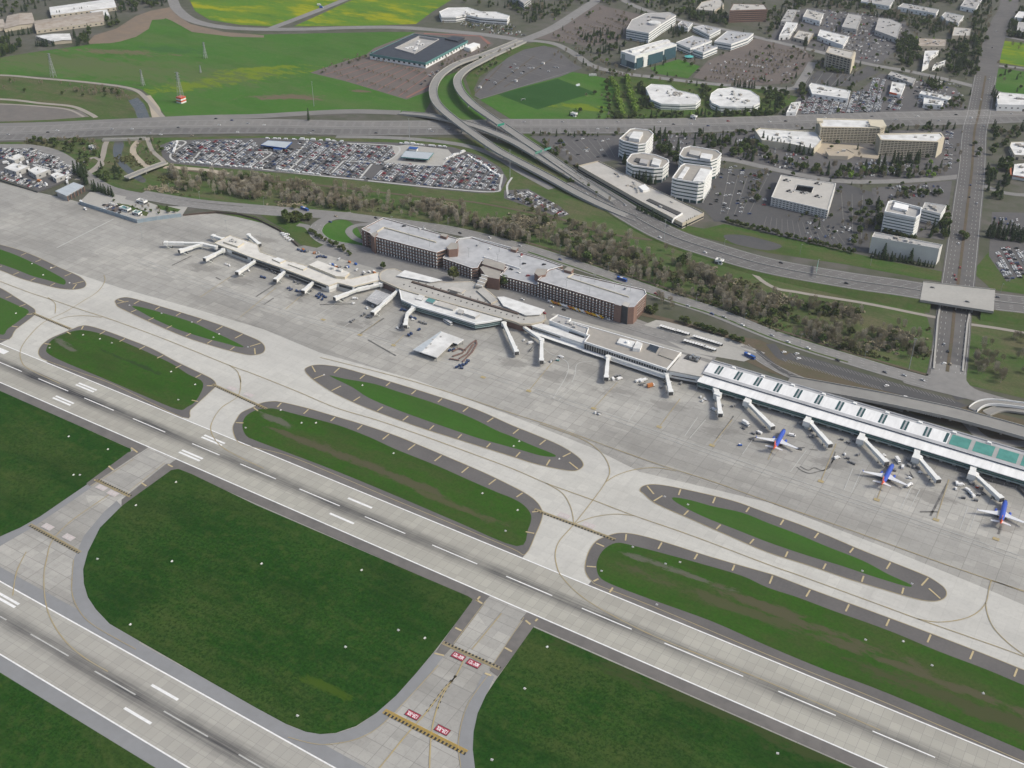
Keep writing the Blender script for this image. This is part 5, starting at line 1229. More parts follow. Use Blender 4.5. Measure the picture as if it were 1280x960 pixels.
# -- T2 main hall with curved corners
T2px = [(475, 350), (474, 345), (476, 340), (484, 336.5), (494, 336), (503, 340), (540, 351), (558, 353), (590, 352), (600, 356), (612, 365), (623, 374.5), (640, 379.5), (668, 388), (682, 394.5), (683, 399), (677, 403), (664, 405.5), (650, 405), (640, 401.5), (600, 390), (560, 379), (500, 361.5)]
poly = xy(T2px, 9); c = centroid(poly)
t2 = empty('terminal_hall', (c.x, c.y, 0), 'large old terminal hall with a grey beige roof and rounded ends', 'terminal')
block(t2, 'wall', None, 0, 7.2, 'brick_dark', poly=inset(poly, 1.8))
m = MB(); ring(m, poly, 1.0, 7.4, 9.5); m.build('fascia', 'tan_wall', t2, t2.location)
m = MB(); m.prism(inset(poly, 1.05), 7.0, 9.2); m.build('roof', 'hall_roof', t2, t2.location)
for a, b in [((515, 352.5), (648, 392.5))]:
    A, B = G(*a, 9.5), G(*b, 9.5); m = MB(); m.beam((A.x, A.y, 9.8), (B.x, B.y, 9.8), 2.6, 1.2); m.build('roof_trench', 'brown_fascia', t2, t2.location)
for px, zt, mt in [([(596, 363), (603, 358), (622, 375), (614, 379)], 10.8, 'hall_roof'), ([(560, 361), (566, 358), (582, 362), (577, 366)], 10.2, 'beige_roof')]: block(t2, 'upper_storey', px, 9.2, zt, 'tan_wall', mt)
for k in range(22):
    t = k/21; p = G(505+t*150, 358.5+t*43-2.5, 9.4); m = MB(); m.box((p.x, p.y, 9.5), (1.0, 1.0, .7)); m.build('roof_vent', 'dark_wall', t2, t2.location)
for k in range(14):
    t = k/13; p = G(505+t*120, 347+t*35, 9.4); m = MB(); m.box((p.x, p.y, 9.5), (1.0, 1.0, .6)); m.build('roof_vent', 'dark_wall', t2, t2.location)
block(t2, 'plant_room', [(561, 365), (563, 362.5), (572, 365), (570, 367.5)], 9.2, 11, 'dark_wall')
for px, lab in [([(496, 344.5), (506, 337.5), (553, 350), (538, 352.5)], 'left white kerbside canopy in front of the old terminal hall'), ([(621.5, 371), (630, 370.5), (681, 387), (675, 393), (657, 394), (629, 382)], 'right white kerbside canopy in front of the old terminal hall')]:
    poly = xy(px, 11); c = centroid(poly); root = empty('kerb_canopy', (c.x, c.y, 0), lab, 'canopy')
    m = MB(); m.prism(poly, 10.3, 11, bottom=True); m.build('roof', 'white_roof', root, root.location)
    for q in inset(poly, 2): m = MB(); m.tube([(q.x, q.y, 0), (q.x, q.y, 10.3)], .5, 8); m.build('post', 'grey_wall', root, root.location)
# -- T3 glazed wing
T3px = [(499, 360.5), (502, 374), (520, 382), (560, 393.5), (594, 404), (611, 401.5), (627, 398.5), (618, 393), (560, 376.5)]
poly = xy(T3px, 8.5); c = centroid(poly)
t3 = empty('glazed_terminal_wing', (c.x, c.y, 0), 'low terminal wing wrapped in blue green glass with a white tapering roof', 'terminal')
block(t3, 'lower_wall', None, 0, 3.0, 'dark_wall', poly=inset(poly, 2.5))
block(t3, 'glass_wall', None, 3.0, 7.0, 'glass_teal', poly=inset(poly, .6))
for z0, z1 in ((2.6, 3.4), (4.7, 5.3)): m = MB(); ring(m, poly, .7, z0, z1); m.build('glass_band', 'pale_glass', t3, t3.location)
m = MB(); ring(m, inset(poly, -.5), 1.2, 6.9, 8.6); m.build('fascia', 'white_wall', t3, t3.location)
m = MB(); m.prism(inset(poly, .72), 6.9, 8.3); m.build('roof', 'white_roof', t3, t3.location)
for px, zt, mt in [([(542, 380), (549, 376), (572, 383), (566, 387)], 10, 'beige_roof'), ([(519, 373), (524, 368), (531, 370), (527, 375)], 9.5, 'white_roof'), ([(532, 376), (536, 372), (545, 375), (541, 379)], 10, 'teal_trim'), ([(579, 391), (585, 387), (600, 392), (594, 396)], 11, 'white_roof'), ([(571, 390), (574, 386), (580, 388), (577, 392)], 10.5, 'grey_wall')]: block(t3, 'plant_room', px, 8.3, zt, 'grey_wall', mt)
for k in range(10):
    t = k/9; p = G(505+t*85, 377+t*27.5, 2.5); m = MB(); m.box((p.x, p.y+1, 1.3), (.8, .8, 2.6)); m.build('column', 'white_wall', t3, t3.location)
# -- T4 apron canopy shed
poly = xy([(516.5, 437), (551, 414), (580, 424.5), (572, 430), (566, 428), (546, 447)], 5); c = centroid(poly)
t4 = empty('baggage_shed', (c.x, c.y, 0), 'white flat roofed baggage shed standing alone on the apron', 'shed')
m = MB(); m.prism(poly, 4.3, 5.1, bottom=True); m.build('roof', 'white_roof', t4, t4.location)
block(t4, 'side_roof', [(516, 437.5), (551, 414), (552, 414.6), (527, 439.5)], 5.14, 5.3, 'metal_roof')
block(t4, 'wall', None, 0, 4.3, 'dark_wall', poly=inset(poly, 4))
for q in inset(poly, .8): m = MB(); m.tube([(q.x, q.y, 0), (q.x, q.y, 4.3)], .3, 8); m.build('post', 'steel', t4, t4.location)
for u, v in ((541, 424.5), (538.5, 430), (533, 435), (551, 421)):
    p = G(u, v, 5.1); m = MB(); m.tube([(p.x, p.y, 5.1), (p.x, p.y, 5.6)], 1.0, 10); m.build('roof_vent', 'grey_roof', t4, t4.location)
# -- T5 corrugated grey canopy
poly = xy([(457, 374.5), (470, 362), (489.5, 369), (471.5, 381)], 5); c = centroid(poly)
t5 = empty('corrugated_canopy', (c.x, c.y, 0), 'grey corrugated canopy tucked between two white boarding bridges', 'canopy')
pp = ccw(poly); m = MB()
a, b, c_, d_ = [Vector((q[0], q[1], 0)) for q in pp]
for k in range(14):
    t0, t1_ = k/14, (k+.93)/14
    q = [a+(d_-a)*t0, b+(c_-b)*t0, b+(c_-b)*t1_, a+(d_-a)*t1_]
    m.prism([(w_.x, w_.y) for w_ in q], 4.5, 5+.25*(k % 2), bottom=True)
m.build('roof', 'deck_roof', t5, t5.location)
for q in inset(poly, 1): m = MB(); m.tube([(q.x, q.y, 0), (q.x, q.y, 4.5)], .25, 8); m.build('post', 'steel', t5, t5.location)
# -- T6 middle building
poly = xy([(712, 401), (852, 441), (834, 462), (730, 427.5), (736, 419.5), (705, 409)], 10.5); c = centroid(poly)
t6 = empty('middle_terminal', (c.x, c.y, 0), 'flat brown roofed terminal with a dark mullioned window wall facing the apron', 'terminal')
block(t6, 'wall', None, 0, 9.3, 'grey_wall', poly=inset(poly, 1.0))
m = MB(); ring(m, poly, 1.1, 9.0, 11.1); m.build('fascia', 'white_wall', t6, t6.location)
m = MB(); m.prism(inset(poly, 1.15), 9.0, 10.6); m.build('roof', 'tan_roof', t6, t6.location)
A, B = G(730.5, 428, 10.5), G(833.5, 462, 10.5)
strip_on(t6, 'window_wall', A, B, 3.6, 8.9, 'glass_dark', -.6, .5)
for k in range(34):
    p = A+(B-A)*(k/33.0); m = MB(); m.box((p.x, p.y+.05, 6.2), (.45, .7, 5.6)); m.build('mullion', 'grey_wall', t6, t6.location)
strip_on(t6, 'lower_roof', A, B, 2.8, 3.5, 'white_wall', 1.6, 4)
strip_on(t6, 'ground_opening', A, B, .1, 2.7, 'dark_wall', -.4, .6)
for px, zt, w_, mt in [([(771, 428), (775, 422), (794, 427), (790, 434)], 12.5, 'white_wall', 'white_roof'), ([(791, 435), (796, 426), (803, 429), (800, 436)], 14, 'white_wall', 'white_roof'), ([(808, 436), (813, 430), (824, 434), (820, 441)], 11.3, 'steel', 'glass_dark'), ([(823, 443), (830, 434.5), (850, 440.5), (842, 450)], 11.6, 'tan_wall', 'tan_roof')]: block(t6, 'roof_house', px, 10.6, zt, w_, mt)
p = G(784, 428.5, 12.5); m = MB(); m.tube([(p.x, p.y, 12.5), (p.x, p.y, 14.3)], [2.2, 1.4], 14); m.build('antenna_dome', 'white_wall', t6, t6.location)
poly = xy([(664.5, 407), (672, 403), (737, 420), (731, 430)], 8); c = centroid(poly)
t6b = empty('gate_lounge_wing', (c.x, c.y, 0), 'long white gate lounge with two dark slit windows left of the brown roofed terminal', 'terminal')
block(t6b, 'wall', None, 0, 7.2, 'white_wall', poly=inset(poly, .6)); m = MB(); m.prism(poly, 7.2, 8.1, bottom=True); m.build('roof', 'white_roof', t6b, t6b.location)
strip_on(t6b, 'window', G(666, 408, 8), G(728, 428, 8), 4.6, 6.0, 'glass_dark', -.35)
strip_on(t6b, 'lower_roof', G(664, 407.5, 8), G(731, 430, 8), 3.0, 3.6, 'white_wall', 2, 5); strip_on(t6b, 'window', G(666, 408, 8), G(728, 428, 8), .2, 2.6, 'dark_wall', -.3)
poly = xy([(686, 400.5), (697, 393.5), (714, 398.5), (711, 402), (736, 410), (733, 418.5)], 12); c = centroid(poly)
t6c = empty('roof_plant_block', (c.x, c.y, 0), 'white walled plant block with open roof pens beside the kerb road', 'building')
block(t6c, 'wall', None, 0, 10.8, 'white_wall', poly=inset(poly, .4)); m = MB(); ring(m, poly, .6, 10.5, 12.4); m.build('parapet', 'white_wall', t6c, t6c.location)
m = MB(); m.prism(inset(poly, .65), 10.5, 11.2); m.build('roof', 'grey_roof', t6c, t6c.location); units(t6c, inset(poly, 3), 11.2, 5, 8, 'grey_wall', 4)
A, B = G(712, 413, 10), G(731, 419.5, 10); strip_on(t6c, 'window', A, B, 7.5, 9.5, 'glass_dark', 1.2)
# -- T7 link block
poly = xy([(853, 442.5), (890, 455), (877, 471), (836, 463)], 10); c = centroid(poly)
t7 = empty('link_building', (c.x, c.y, 0), 'plain white link building joining the brown roofed terminal to the new concourse', 'terminal')
block(t7, 'wall', None, 0, 9.2, 'white_wall', poly=inset(poly, .5)); m = MB(); m.prism(poly, 9.2, 10.1, bottom=True); m.build('roof', 'beige_roof', t7, t7.location)
strip_on(t7, 'window', G(840, 464.3, 10), G(870, 470, 10), 5.2, 6.0, 'glass_dark', -.2); strip_on(t7, 'ground_opening', G(838, 463.5, 10), G(874, 470.5, 10), .3, 2.8, 'dark_wall', -.2)
for px in [([(855, 447), (860, 442.5), (876, 446.5), (872, 452)]), ]: block(t7, 'plant_pen', px, 10.1, 11.3, 'dark_steel', 'dark_wall')
units(t7, xy([(858, 449), (862, 445), (878, 449), (874, 455)], 10), 11.4, 6, 4, 'steel', 3)
# -- T8 new concourse, a long straight extrusion along the runway axis
X0 = G(877, 470, 9).x; X1 = 170.0
YF = (G(960, 501, 9).y + G(1210, 581, 9).y)/2          # front edge
rear = (G(987, 480, 14).y + G(1180, 534, 14).y)/2
W8 = rear-YF
t8 = empty('new_concourse', ((X0+X1)/2, YF+W8/2, 0), 'long new white concourse with paired dark skylight slits and a teal roofed end', 'terminal')
O8 = t8.location
def pb(name, x0, x1, y0, y1, z0, z1, mat, rot=0):
    m = MB(); m.box(((x0+x1)/2, YF+(y0+y1)/2, (z0+z1)/2), (x1-x0, y1-y0, z1-z0)); return m.build(name, mat, t8, O8)
def slope(name, x0, x1, y0, z0, y1, z1, th, mat):
    m = MB(); P = [(x0, YF+y0, z0), (x1, YF+y0, z0), (x1, YF+y1, z1), (x0, YF+y1, z1)]; Q = [(a, b, c_-th) for a, b, c_ in P]
    m.face(P); m.face(Q[::-1])
    for k in range(4): m.face([Q[k], Q[(k+1) % 4], P[(k+1) % 4], P[k]])
    return m.build(name, mat, t8, O8)
pb('ground_wall', X0+1, X1, 4, W8-1, 0, 4, 'grey_wall')
for k in range(26):
    xx = X0+6+k*10.2
    if xx+6 < X1: pb('ground_opening', xx, xx+7.5, 3.7, 4.2, .2, 3.2, 'dark_wall')
pb('glass_wall', X0+.5, X1, .5, 3.98, 4.0, 8.3, 'glass_teal')
pb('glass_band', X0+.4, X1, .2, .9, 3.8, 4.8, 'pale_glass'); pb('glass_band', X0+.4, X1, .25, .9, 6.2, 6.6, 'teal_trim')
y_lo = W8*.36
slope('lower_roof', X0, X1, -.4, 8.8, y_lo, 9.8, .6, 'bright_roof')
pb('clerestory', X0+.3, X1, y_lo-.1, y_lo+.5, 9.3, 11.2, 'glass_dark')
slope('gutter_band', X0, X1, y_lo-.8, 11.2, y_lo+2.6, 11.6, .4, 'deck_roof')
XT = G(1185, 550, 13).x
slope('upper_roof', X0, XT, y_lo+2.5, 11.5, W8-4.2, 14.0, .7, 'bright_roof')
pb('upper_wall', X0+.6, X1, y_lo+2.6, W8-1.2, 4.0, 10.6, 'white_wall')
slope('rear_roof', X0, X1, W8-4.2, 13.4, W8-.3, 13.6, .5, 'deck_roof')
def on_upper(name, xa, xb, mat, f0=.1, f1=.95, lift=.06):
    ya, yb_ = y_lo+2.5, W8-4.2; za, zb = 11.5, 14.0
    y0, y1 = ya+(yb_-ya)*f0, ya+(yb_-ya)*f1
    return slope(name, xa, xb, y0, za+(zb-za)*f0+lift, y1, za+(zb-za)*f1+lift, .1, mat)
sk = [(971, 486), (992, 492), (1018, 499), (1043.5, 507), (1075.5, 516), (1103, 525), (1130, 533.5), (1158, 542)]
xs0 = G(898, 461, 13).x
pitch8 = (G(1158, 542, 13).x-G(971, 486, 13).x)/7.0
x_first = G(971, 486, 13).x
k = -4
while True:
    xc = x_first+pitch8*k
    if xc > XT-6: break
    if xc > X0+4:
        on_upper('skylight', xc-2.4, xc-.7, 'glass_teal'); on_upper('skylight', xc+.7, xc+2.4, 'glass_teal'); on_upper('skylight_curb', xc-.55, xc+.55, 'deck_roof', lift=.12)
    k += 1
on_upper('skylight', XT-3.2, XT-.8, 'glass_teal')
slope('end_roof', XT, X1, y_lo+2.5, 11.5, W8-4.2, 14.0, .7, 'grey_roof')
for k in range(8):
    xa = XT+1.5+k*pitch8
    if xa+pitch8-3.2 < X1: on_upper('teal_roof_panel', xa, xa+pitch8-3.2, 'teal_roof', .06, .94, .12)
# rear canopy truss and rooftop kit
for k in range(9):
    xx = X0+20+k*27
    if xx < X1-5: pb('roof_hatch', xx, xx+3.2, W8-3.6, W8-1.6, 13.62, 15.2, 'white_wall')
pb('rear_rail', X0, X1, W8-.2, W8+.3, 13.2, 14.4, 'deck_roof'); pb('rear_canopy', X0+8, X1, W8+.4, W8+4.0, 11.4, 12.0, 'dark_steel'); pb('rear_canopy_edge', X0+8, X1, W8+4.0, W8+4.6, 11.2, 12.3, 'deck_roof')
for k in range(14):
    xx = X0+12+k*18
    if xx < X1: pb('canopy_post', xx, xx+.6, W8+3.2, W8+3.8, 0, 11.4, 'steel')
slope('end_gable', X0-.6, X0, -.2, 9.6, W8, 14.2, 9.4, 'white_wall') if 0 else None
m = MB(); m.face([(X0-.05, YF, 0), (X0-.05, YF+W8, 0), (X0-.05, YF+W8, 13.2), (X0-.05, YF+y_lo+2, 10.8), (X0-.05, YF, 8.2)][::-1]); m.build('end_wall', 'white_wall', t8, O8)

# ================================================================== PARKING GARAGE
def garage(label, px, h, floors, front, end=None, units_px=(), holes=()):
    poly = xy(px, h); c = centroid(poly); root = empty('parking_garage', (c.x, c.y, 0), label, 'parking garage', 'joined sections of the brick parking garage'); O = root.location
    fh = h/floors
    m = MB(); m.prism(inset(poly, 5), 0, h-.5, top=False); m.build('shade_core', 'dark_wall', root, O)  # near-black core block: painted stand-in for the shade deep between the decks
    for k in range(1, floors+1):
        z = k*fh
        m = MB(); m.prism(inset(poly, .5), z-.5, z+(.02 if k == floors else 0), bottom=True); m.build('deck' if k < floors else 'roof_deck', 'deck_roof' if k == floors else 'grey_wall', root, O)
        m = MB(); ring(m, poly, .45, z-.55, z+.85); m.build('spandrel', 'brick', root, O)
        if k == floors: m = MB(); ring(m, inset(poly, -.05), .55, z+.85, z+1.05); m.build('coping', 'white_wall', root, O)
    m = MB(); ring(m, poly, .45, 0, .9); m.build('plinth', 'brick_dark', root, O)
    for a, b, nb in front:
        A, B = G(*a, h), G(*b, h); d = B-A; d.z = 0; dn = d.normalized(); q = Vector((dn.y, -dn.x, 0))
        if q.y > 0: q = -q
        for k in range(nb+1):
            p = A+d*(k/nb)+q*.12
            m = MB()
            for f in range(floors):
                m.box((p.x, p.y, f*fh+.9+(fh-1.5)/2), (.8, .9, fh-1.55), atan2(dn.y, dn.x))
            m.build('column', 'white_wall', root, O)
    return root, poly
LFT = [(452, 287), (479, 273), (572, 299), (568, 308), (560, 311.5), (546, 316.5), (467, 296), (463, 292.5)]
g1, gp = garage('left five deck section of the brick garage with a raised parapet island', LFT, 18, 5, [((467.5, 296.3), (545.5, 316.7), 22), ((452.5, 287.4), (456, 289), 1)])
g2, gp2 = garage('middle lower section of the brick garage between the taller ends', [(553.5, 323.5), (562, 312), (574, 299), (590, 297.5), (600, 301), (646, 315), (680, 325), (704, 333.5), (693, 336), (686, 338), (673, 350), (671, 357), (625, 345), (634, 335), (602, 327), (597, 335.5), (590, 336)], 12, 4, [((555, 324), (589, 336), 9), ((627, 346), (669, 357), 11)])
g3, gp3 = garage('right six deck section of the brick garage above the row of taxis', [(672, 351), (686, 338), (695, 335.5), (717, 343), (806, 363), (808, 368.5), (793, 383.5), (768, 380.5)], 17.5, 6, [((672.8, 352.5), (767, 380.3), 23)])
def gb(root, name, px, z0, z1, mat, top=None): return block(root, name, px, z0, z1, mat, top)
gb(g1, 'stair_tower', [(463, 293), (468, 290), (472, 291.5), (468, 297)], 0, 19.5, 'brick', 'tan_roof')
gb(g1, 'stair_tower', [(452, 287.5), (457, 285), (463, 286), (459, 289.5)], 0, 18.6, 'brick_dark', 'tan_roof')
gb(g1, 'stair_tower', [(558, 309), (564, 303), (573, 304), (572, 311), (561, 312)], 0, 21, 'brick', 'tan_roof')
gb(g1, 'stair_tower', [(550, 294), (553, 291.5), (560, 293), (558, 296.5)], 18, 21, 'brick', 'tan_roof')
A = G(470, 291.5, 19); 
for a, b in [((471, 290.5), (480, 285)), ((480, 285), (545, 303.5))]:
    P, Q = G(*a, 18), G(*b, 18); m = MB(); m.beam((P.x, P.y, 18.7), (Q.x, Q.y, 18.7), 1.0, 1.3); m.build('ramp_parapet', 'cream_wall', g1, g1.location)
for a, b in [((573, 299.5), (590, 297.5)), ((590, 297.5), (640, 311)), ((604, 322), (650, 337))]:
    P, Q = G(*a, 12), G(*b, 12); m = MB(); m.beam((P.x, P.y, 12.9), (Q.x, Q.y, 12.9), .7, 1.2); m.build('ramp_parapet', 'white_wall', g2, g2.location)
gb(g2, 'stair_tower', [(602, 329.5), (606, 322.5), (632, 330), (630, 338)], 12, 14.5, 'brick', 'tan_roof')
gb(g2, 'bridge_house', [(600, 334), (607, 331), (627, 338), (624, 349), (608, 346)], 0, 12.6, 'brick', 'tan_roof')
gb(g2, 'stair_tower', [(638, 311), (641, 308), (648, 309.5), (645, 313)], 12, 15, 'brick', 'tan_roof')
for u, v in ((650, 321), (653, 319.5), (655, 331), (648, 342), (639, 338), (660, 349)):
    p = G(u, v, 12); m = MB(); m.box((p.x, p.y, 12.7), (4.6, 2, 1.3), .3); m.build('roof_car_shape', 'dark_wall', g2, g2.location) if 0 else None
gb(g3, 'stair_tower', [(668, 341), (671, 335.5), (684, 336), (682, 343), (673, 345)], 0, 20, 'brick', 'tan_roof')
gb(g3, 'stair_tower', [(705, 337), (709, 333.5), (717, 335.5), (714, 339.5)], 0, 20.5, 'brick', 'tan_roof')
gb(g3, 'corner_tower', [(768, 380), (769.5, 377.5), (778, 379.5), (776.5, 382.5)], 0, 18.7, 'brick', 'deck_roof')
gb(g3, 'corner_tower', [(784, 384), (792.8, 383.8), (797, 379.5), (789, 378)], 0, 18.7, 'brick', 'deck_roof')
gb(g3, 'stair_core', [(777, 381), (781, 377), (788, 379), (785, 384)], 0, 19.2, 'dark_wall', 'beige_roof')
for a, b in [((709, 347.5), (717, 343)), ((709, 347.5), (786, 372))]:
    P, Q = G(*a, 17.5), G(*b, 17.5); m = MB(); m.beam((P.x, P.y, 18.1), (Q.x, Q.y, 18.1), .7, 1.2); m.build('ramp_parapet', 'cream_wall', g3, g3.location)
# pedestrian bridge from the hall to the garage
ft = empty('footbridge', G(604, 360, 0), 'ribbed grey footbridge linking the old terminal hall to the brick garage', 'footbridge')
for a, b in [((588, 352), (603, 345)), ((596, 360), (608, 348))]: pass
m = MB(); P, Q = G(598, 360, 10.5), G(607, 345, 10.5); m.beam(P, Q, 7, 3.2); m.build('covered_deck', 'tan_roof', ft, ft.location)
for k in range(4):
    t = k/3*.8+.1; p = P+(Q-P)*t; m = MB(); m.beam((p.x-4.2, p.y, 12.4), (p.x+4.2, p.y, 12.4), .8, .6); m.build('roof_rib', 'white_wall', ft, ft.location)
for t in (.2, .8): p = P+(Q-P)*t; m = MB(); m.tube([(p.x, p.y, 0), (p.x, p.y, 8.8)], .8, 8); m.build('pier', 'grey_wall', ft, ft.location)
# garage roof lamps
def lamp_post(u, v, z, hgt, label, grp, arms=2, name='lamp_post'):
    p = G(u, v, z); root = empty(name, p, label, 'lamp post', grp)
    m = MB(); m.tube([(0, 0, 0), (0, 0, hgt)], [.16 if hgt < 15 else .35, .1 if hgt < 15 else .22], 6); m.build('pole', 'lamp_grey', root)
    for s_ in ((1, -1) if arms == 2 else (1,)):
        m = MB(); m.box((s_*.9, 0, hgt+.05), (1.4, .45, .22)); m.build('lamp_head', 'lamp_grey', root)
    return root
for u, v in [(474, 283), (490, 280), (512, 287), (530, 291), (545, 297), (484, 294), (511, 301), (537, 308)]: lamp_post(u, v, 18, 9, 'slim lamp post standing on the left garage roof', 'lamp posts on the left garage roof')
for u, v in [(586, 322), (600, 309), (624, 315), (622, 330), (650, 336)]: lamp_post(u, v, 12, 11, 'slim lamp post standing on the middle garage roof', 'lamp posts on the middle garage roof')
for u, v in [(690, 343), (708, 359), (737, 366), (743, 352), (768, 359), (788, 364), (726, 354)]: lamp_post(u, v, 17.5, 8, 'slim lamp post standing on the right garage roof', 'lamp posts on the right garage roof')

# ================================================================== BOARDING BRIDGES
def jet_bridge(label, pts, wheels=True, rot=True, h=5.2, group=None):
    P = [G(u, v, h) for u, v in pts]
    root = empty('boarding_bridge', (P[0].x, P[0].y, 0), label, 'boarding bridge'); O = root.location
    for i, (a, b) in enumerate(zip(P, P[1:])):
        d = (b-a).normalized(); L = (b-a).length
        if L > 16:
            mid = a+(b-a)*.52
            m = MB(); m.beam(a, mid, 3.0, 2.6); m.build('tunnel', ['bridge_white'], root, O)
            m = MB(); m.beam(mid-d*.4, b, 3.5, 3.1); m.build('tunnel', ['bridge_white'], root, O)
        else:
            m = MB(); m.beam(a, b, 3.2, 2.9); m.build('tunnel', ['bridge_white'], root, O)
        for s_ in (-1, 1):
            q = Vector((-d.y, d.x, 0))*s_*1.62
            A, B = a+d*1+q, a+(b-a)*.48+q
            m = MB(); m.beam((A.x, A.y, h-.1), (B.x, B.y, h-.1), .16, 1.3); m.build('side_panel', 'bridge_side', root, O)
    e = P[-1]; d = (P[-1]-P[-2]).normalized()
    m = MB(); m.box((e.x+d.x*1.6, e.y+d.y*1.6, h+.1), (4.2, 4.4, 3.6), atan2(d.y, d.x)); m.build('cab', 'bridge_white', root, O)
    m = MB(); m.box((e.x+d.x*3.9, e.y+d.y*3.9, h), (1.0, 3.6, 3.0), atan2(d.y, d.x)); m.build('bellows', 'dark_wall', root, O)
    if rot:
        s0 = P[0]; m = MB(); m.tube([(s0.x, s0.y, h-1.7), (s0.x, s0.y, h+1.8)], 2.6, 14); m.build('rotunda', 'bridge_white', root, O)
        m = MB(); m.tube([(s0.x, s0.y, 0), (s0.x, s0.y, h-1.7)], .8, 10); m.build('column', 'bridge_side', root, O)
    w = e-d*5
    q = Vector((-d.y, d.x, 0))
    for s_ in (-1, 1): m = MB(); A = w+q*(s_*1.7); m.beam((A.x, A.y, 1.0), (A.x, A.y, h-1.4), .35, .5); m.build('lift_leg', 'bridge_side', root, O)
    for s_ in (-1, 1):
        A = w+q*(s_*1.4); m = MB(); m.tube([(A.x-q.x*.3, A.y-q.y*.3, .6), (A.x+q.x*.3, A.y+q.y*.3, .6)], .6, 10); m.build('wheel', 'tyre', root, O)
    m = MB()
    for s_ in range(5):
        z = h-2-s_*.75; c_ = e+q*(2.9)-d*(s_*.8); m.box((c_.x, c_.y, z), (1.0, 1.2, .15), atan2(d.y, d.x))
    m.build('stair', 'bridge_side', root, O)
    return root
JB = [
 ('leftmost boarding bridge ending farthest out on the empty apron', [(270, 309), (250, 304.5), (209, 304)]),
 ('white boarding bridge forking below the longest one at the pier tip', [(252, 305.5), (228, 313)]),
 ('third boarding bridge on the pier front beside the white stair house', [(279, 313), (259, 323)]),
 ('fourth boarding bridge reaching down from the middle of the pier', [(320, 326), (299, 340)]),
 ('fifth boarding bridge beside the parked blue carts', [(358, 338), (346, 349)]),
 ('sixth boarding bridge near the bend of the pier front', [(395, 350), (381, 363)]),
 ('long two part boarding bridge angling left from the hall corner', [(476, 355.5), (447, 362), (422, 372)]),
 ('boarding bridge running down beside the grey corrugated canopy', [(498, 363), (480, 379), (468, 390)]),
 ('elbowed boarding bridge hanging from the glazed wing', [(517, 385), (509, 393), (507, 406)]),
 ('short boarding bridge on the rear left corner of the pier tip', [(279, 299.5), (268, 296)]),
 ('rear boarding bridge at the pier back beside the apron corner', [(311, 294.5), (323, 305)]),
 ('slanting boarding bridge right of the glazed wing', [(630, 405), (645, 439)]),
 ('upright boarding bridge below the gate lounge corridor', [(677, 426), (677, 450)]),
 ('boarding bridge under the dark mullioned window wall', [(760, 447), (758, 471)]),
 ('boarding bridge at the junction of the link building', [(833, 468), (838, 489)]),
 ('first boarding bridge of the new concourse beside the link building', [(897, 494), (900, 516)]),
 ('boarding bridge docked to the left blue aircraft', [(934, 503), (963, 532)]),
 ('empty boarding bridge right of the left blue aircraft', [(1013, 529), (1035, 554)]),
 ('boarding bridge docked to the middle blue aircraft', [(1080, 550), (1105, 576)]),
 ('empty boarding bridge right of the middle blue aircraft', [(1149, 573), (1170, 598)]),
 ('boarding bridge docked to the right blue aircraft', [(1219, 594), (1248, 621)]),
]
for lab, pts in JB: jet_bridge(lab, pts)
# fixed walkways between concourse and rotundas
WK = [('short fixed walkway on the first concourse gate', (893, 484), (897, 494)), ('walkway to the gate of the left blue aircraft', (936, 494), (934, 503)), ('walkway to the empty gate between two aircraft', (1012, 519), (1009, 528)), ('walkway to the gate of the middle blue aircraft', (1079, 540), (1076, 550)), ('walkway to the empty gate left of the last aircraft', (1147, 561), (1145, 573)), ('walkway to the gate of the right blue aircraft', (1217, 582), (1215, 594))]
for lab, a, b in WK:
    A, B = G(*a, 5.6), G(*b, 5.6); root = empty('gate_walkway', (A.x, A.y, 0), lab, 'walkway'); O = root.location
    m = MB(); m.beam(A, B, 4.6, 3.8); m.build('passage', 'bridge_white', root, O)
    m = MB(); m.box((B.x, B.y, 5.2), (6, 5.4, 4.8), 0); m.build('rotunda_house', 'bridge_white', root, O)
    m = MB(); m.box((B.x, B.y, 1.4), (3.4, 3, 2.8), 0); m.build('support', 'bridge_side', root, O)
for lab, pts in [('narrow white corridor leading to the upright boarding bridge', [(655, 409), (677, 425)]), ('curved white corridor down to the link building bridge', [(850, 443), (843, 453), (835, 466)]), ('long white ground corridor under the mullioned window wall', [(762, 446), (834, 470)])]:
    P = [G(u, v, 5) for u, v in pts]; root = empty('apron_corridor', (P[0].x, P[0].y, 0), lab, 'corridor')
    for a, b in zip(P, P[1:]): m = MB(); m.beam(a, b, 2.8, 2.6); m.build('passage', 'bridge_white', root, root.location)
    for a in P[1:]: m = MB(); m.tube([(a.x, a.y, 0), (a.x, a.y, 3.7)], .4, 8); m.build('post', 'bridge_side', root, root.location)
# ---- blast fence and apron boundary walls
def wall_run(name, label, px, h, th, mat, cat, posts=0, post_mat='steel'):
    P = GS(px); root = empty(name, P[0], label, cat); O = root.location
    for a, b in zip(P, P[1:]):
        m = MB(); m.beam((a.x, a.y, h/2), (b.x, b.y, h/2), th, h); m.build('panel', mat, root, O)
        if posts:
            n = max(1, int((b-a).length/posts))
            for k in range(n):
                p = a+(b-a)*(k/n); m = MB(); m.box((p.x, p.y-.3, h/2+.15), (.35, .35, h+.3)); m.build('post', post_mat, root, O)
    return root
wall_run('blast_fence', 'pale blue blast fence with a sharp corner at the head of the apron', [(101, 256), (135, 267), (172, 279), (190, 276), (227, 271)], 4.5, .6, 'blast_blue', 'fence', 6)
wall_run('perimeter_wall', 'brown curved perimeter wall round the top of the apron', [(229, 270), (270, 266), (300, 269), (322, 275), (350, 289), (372, 308)], 2.2, .5, 'brown_fascia', 'wall')
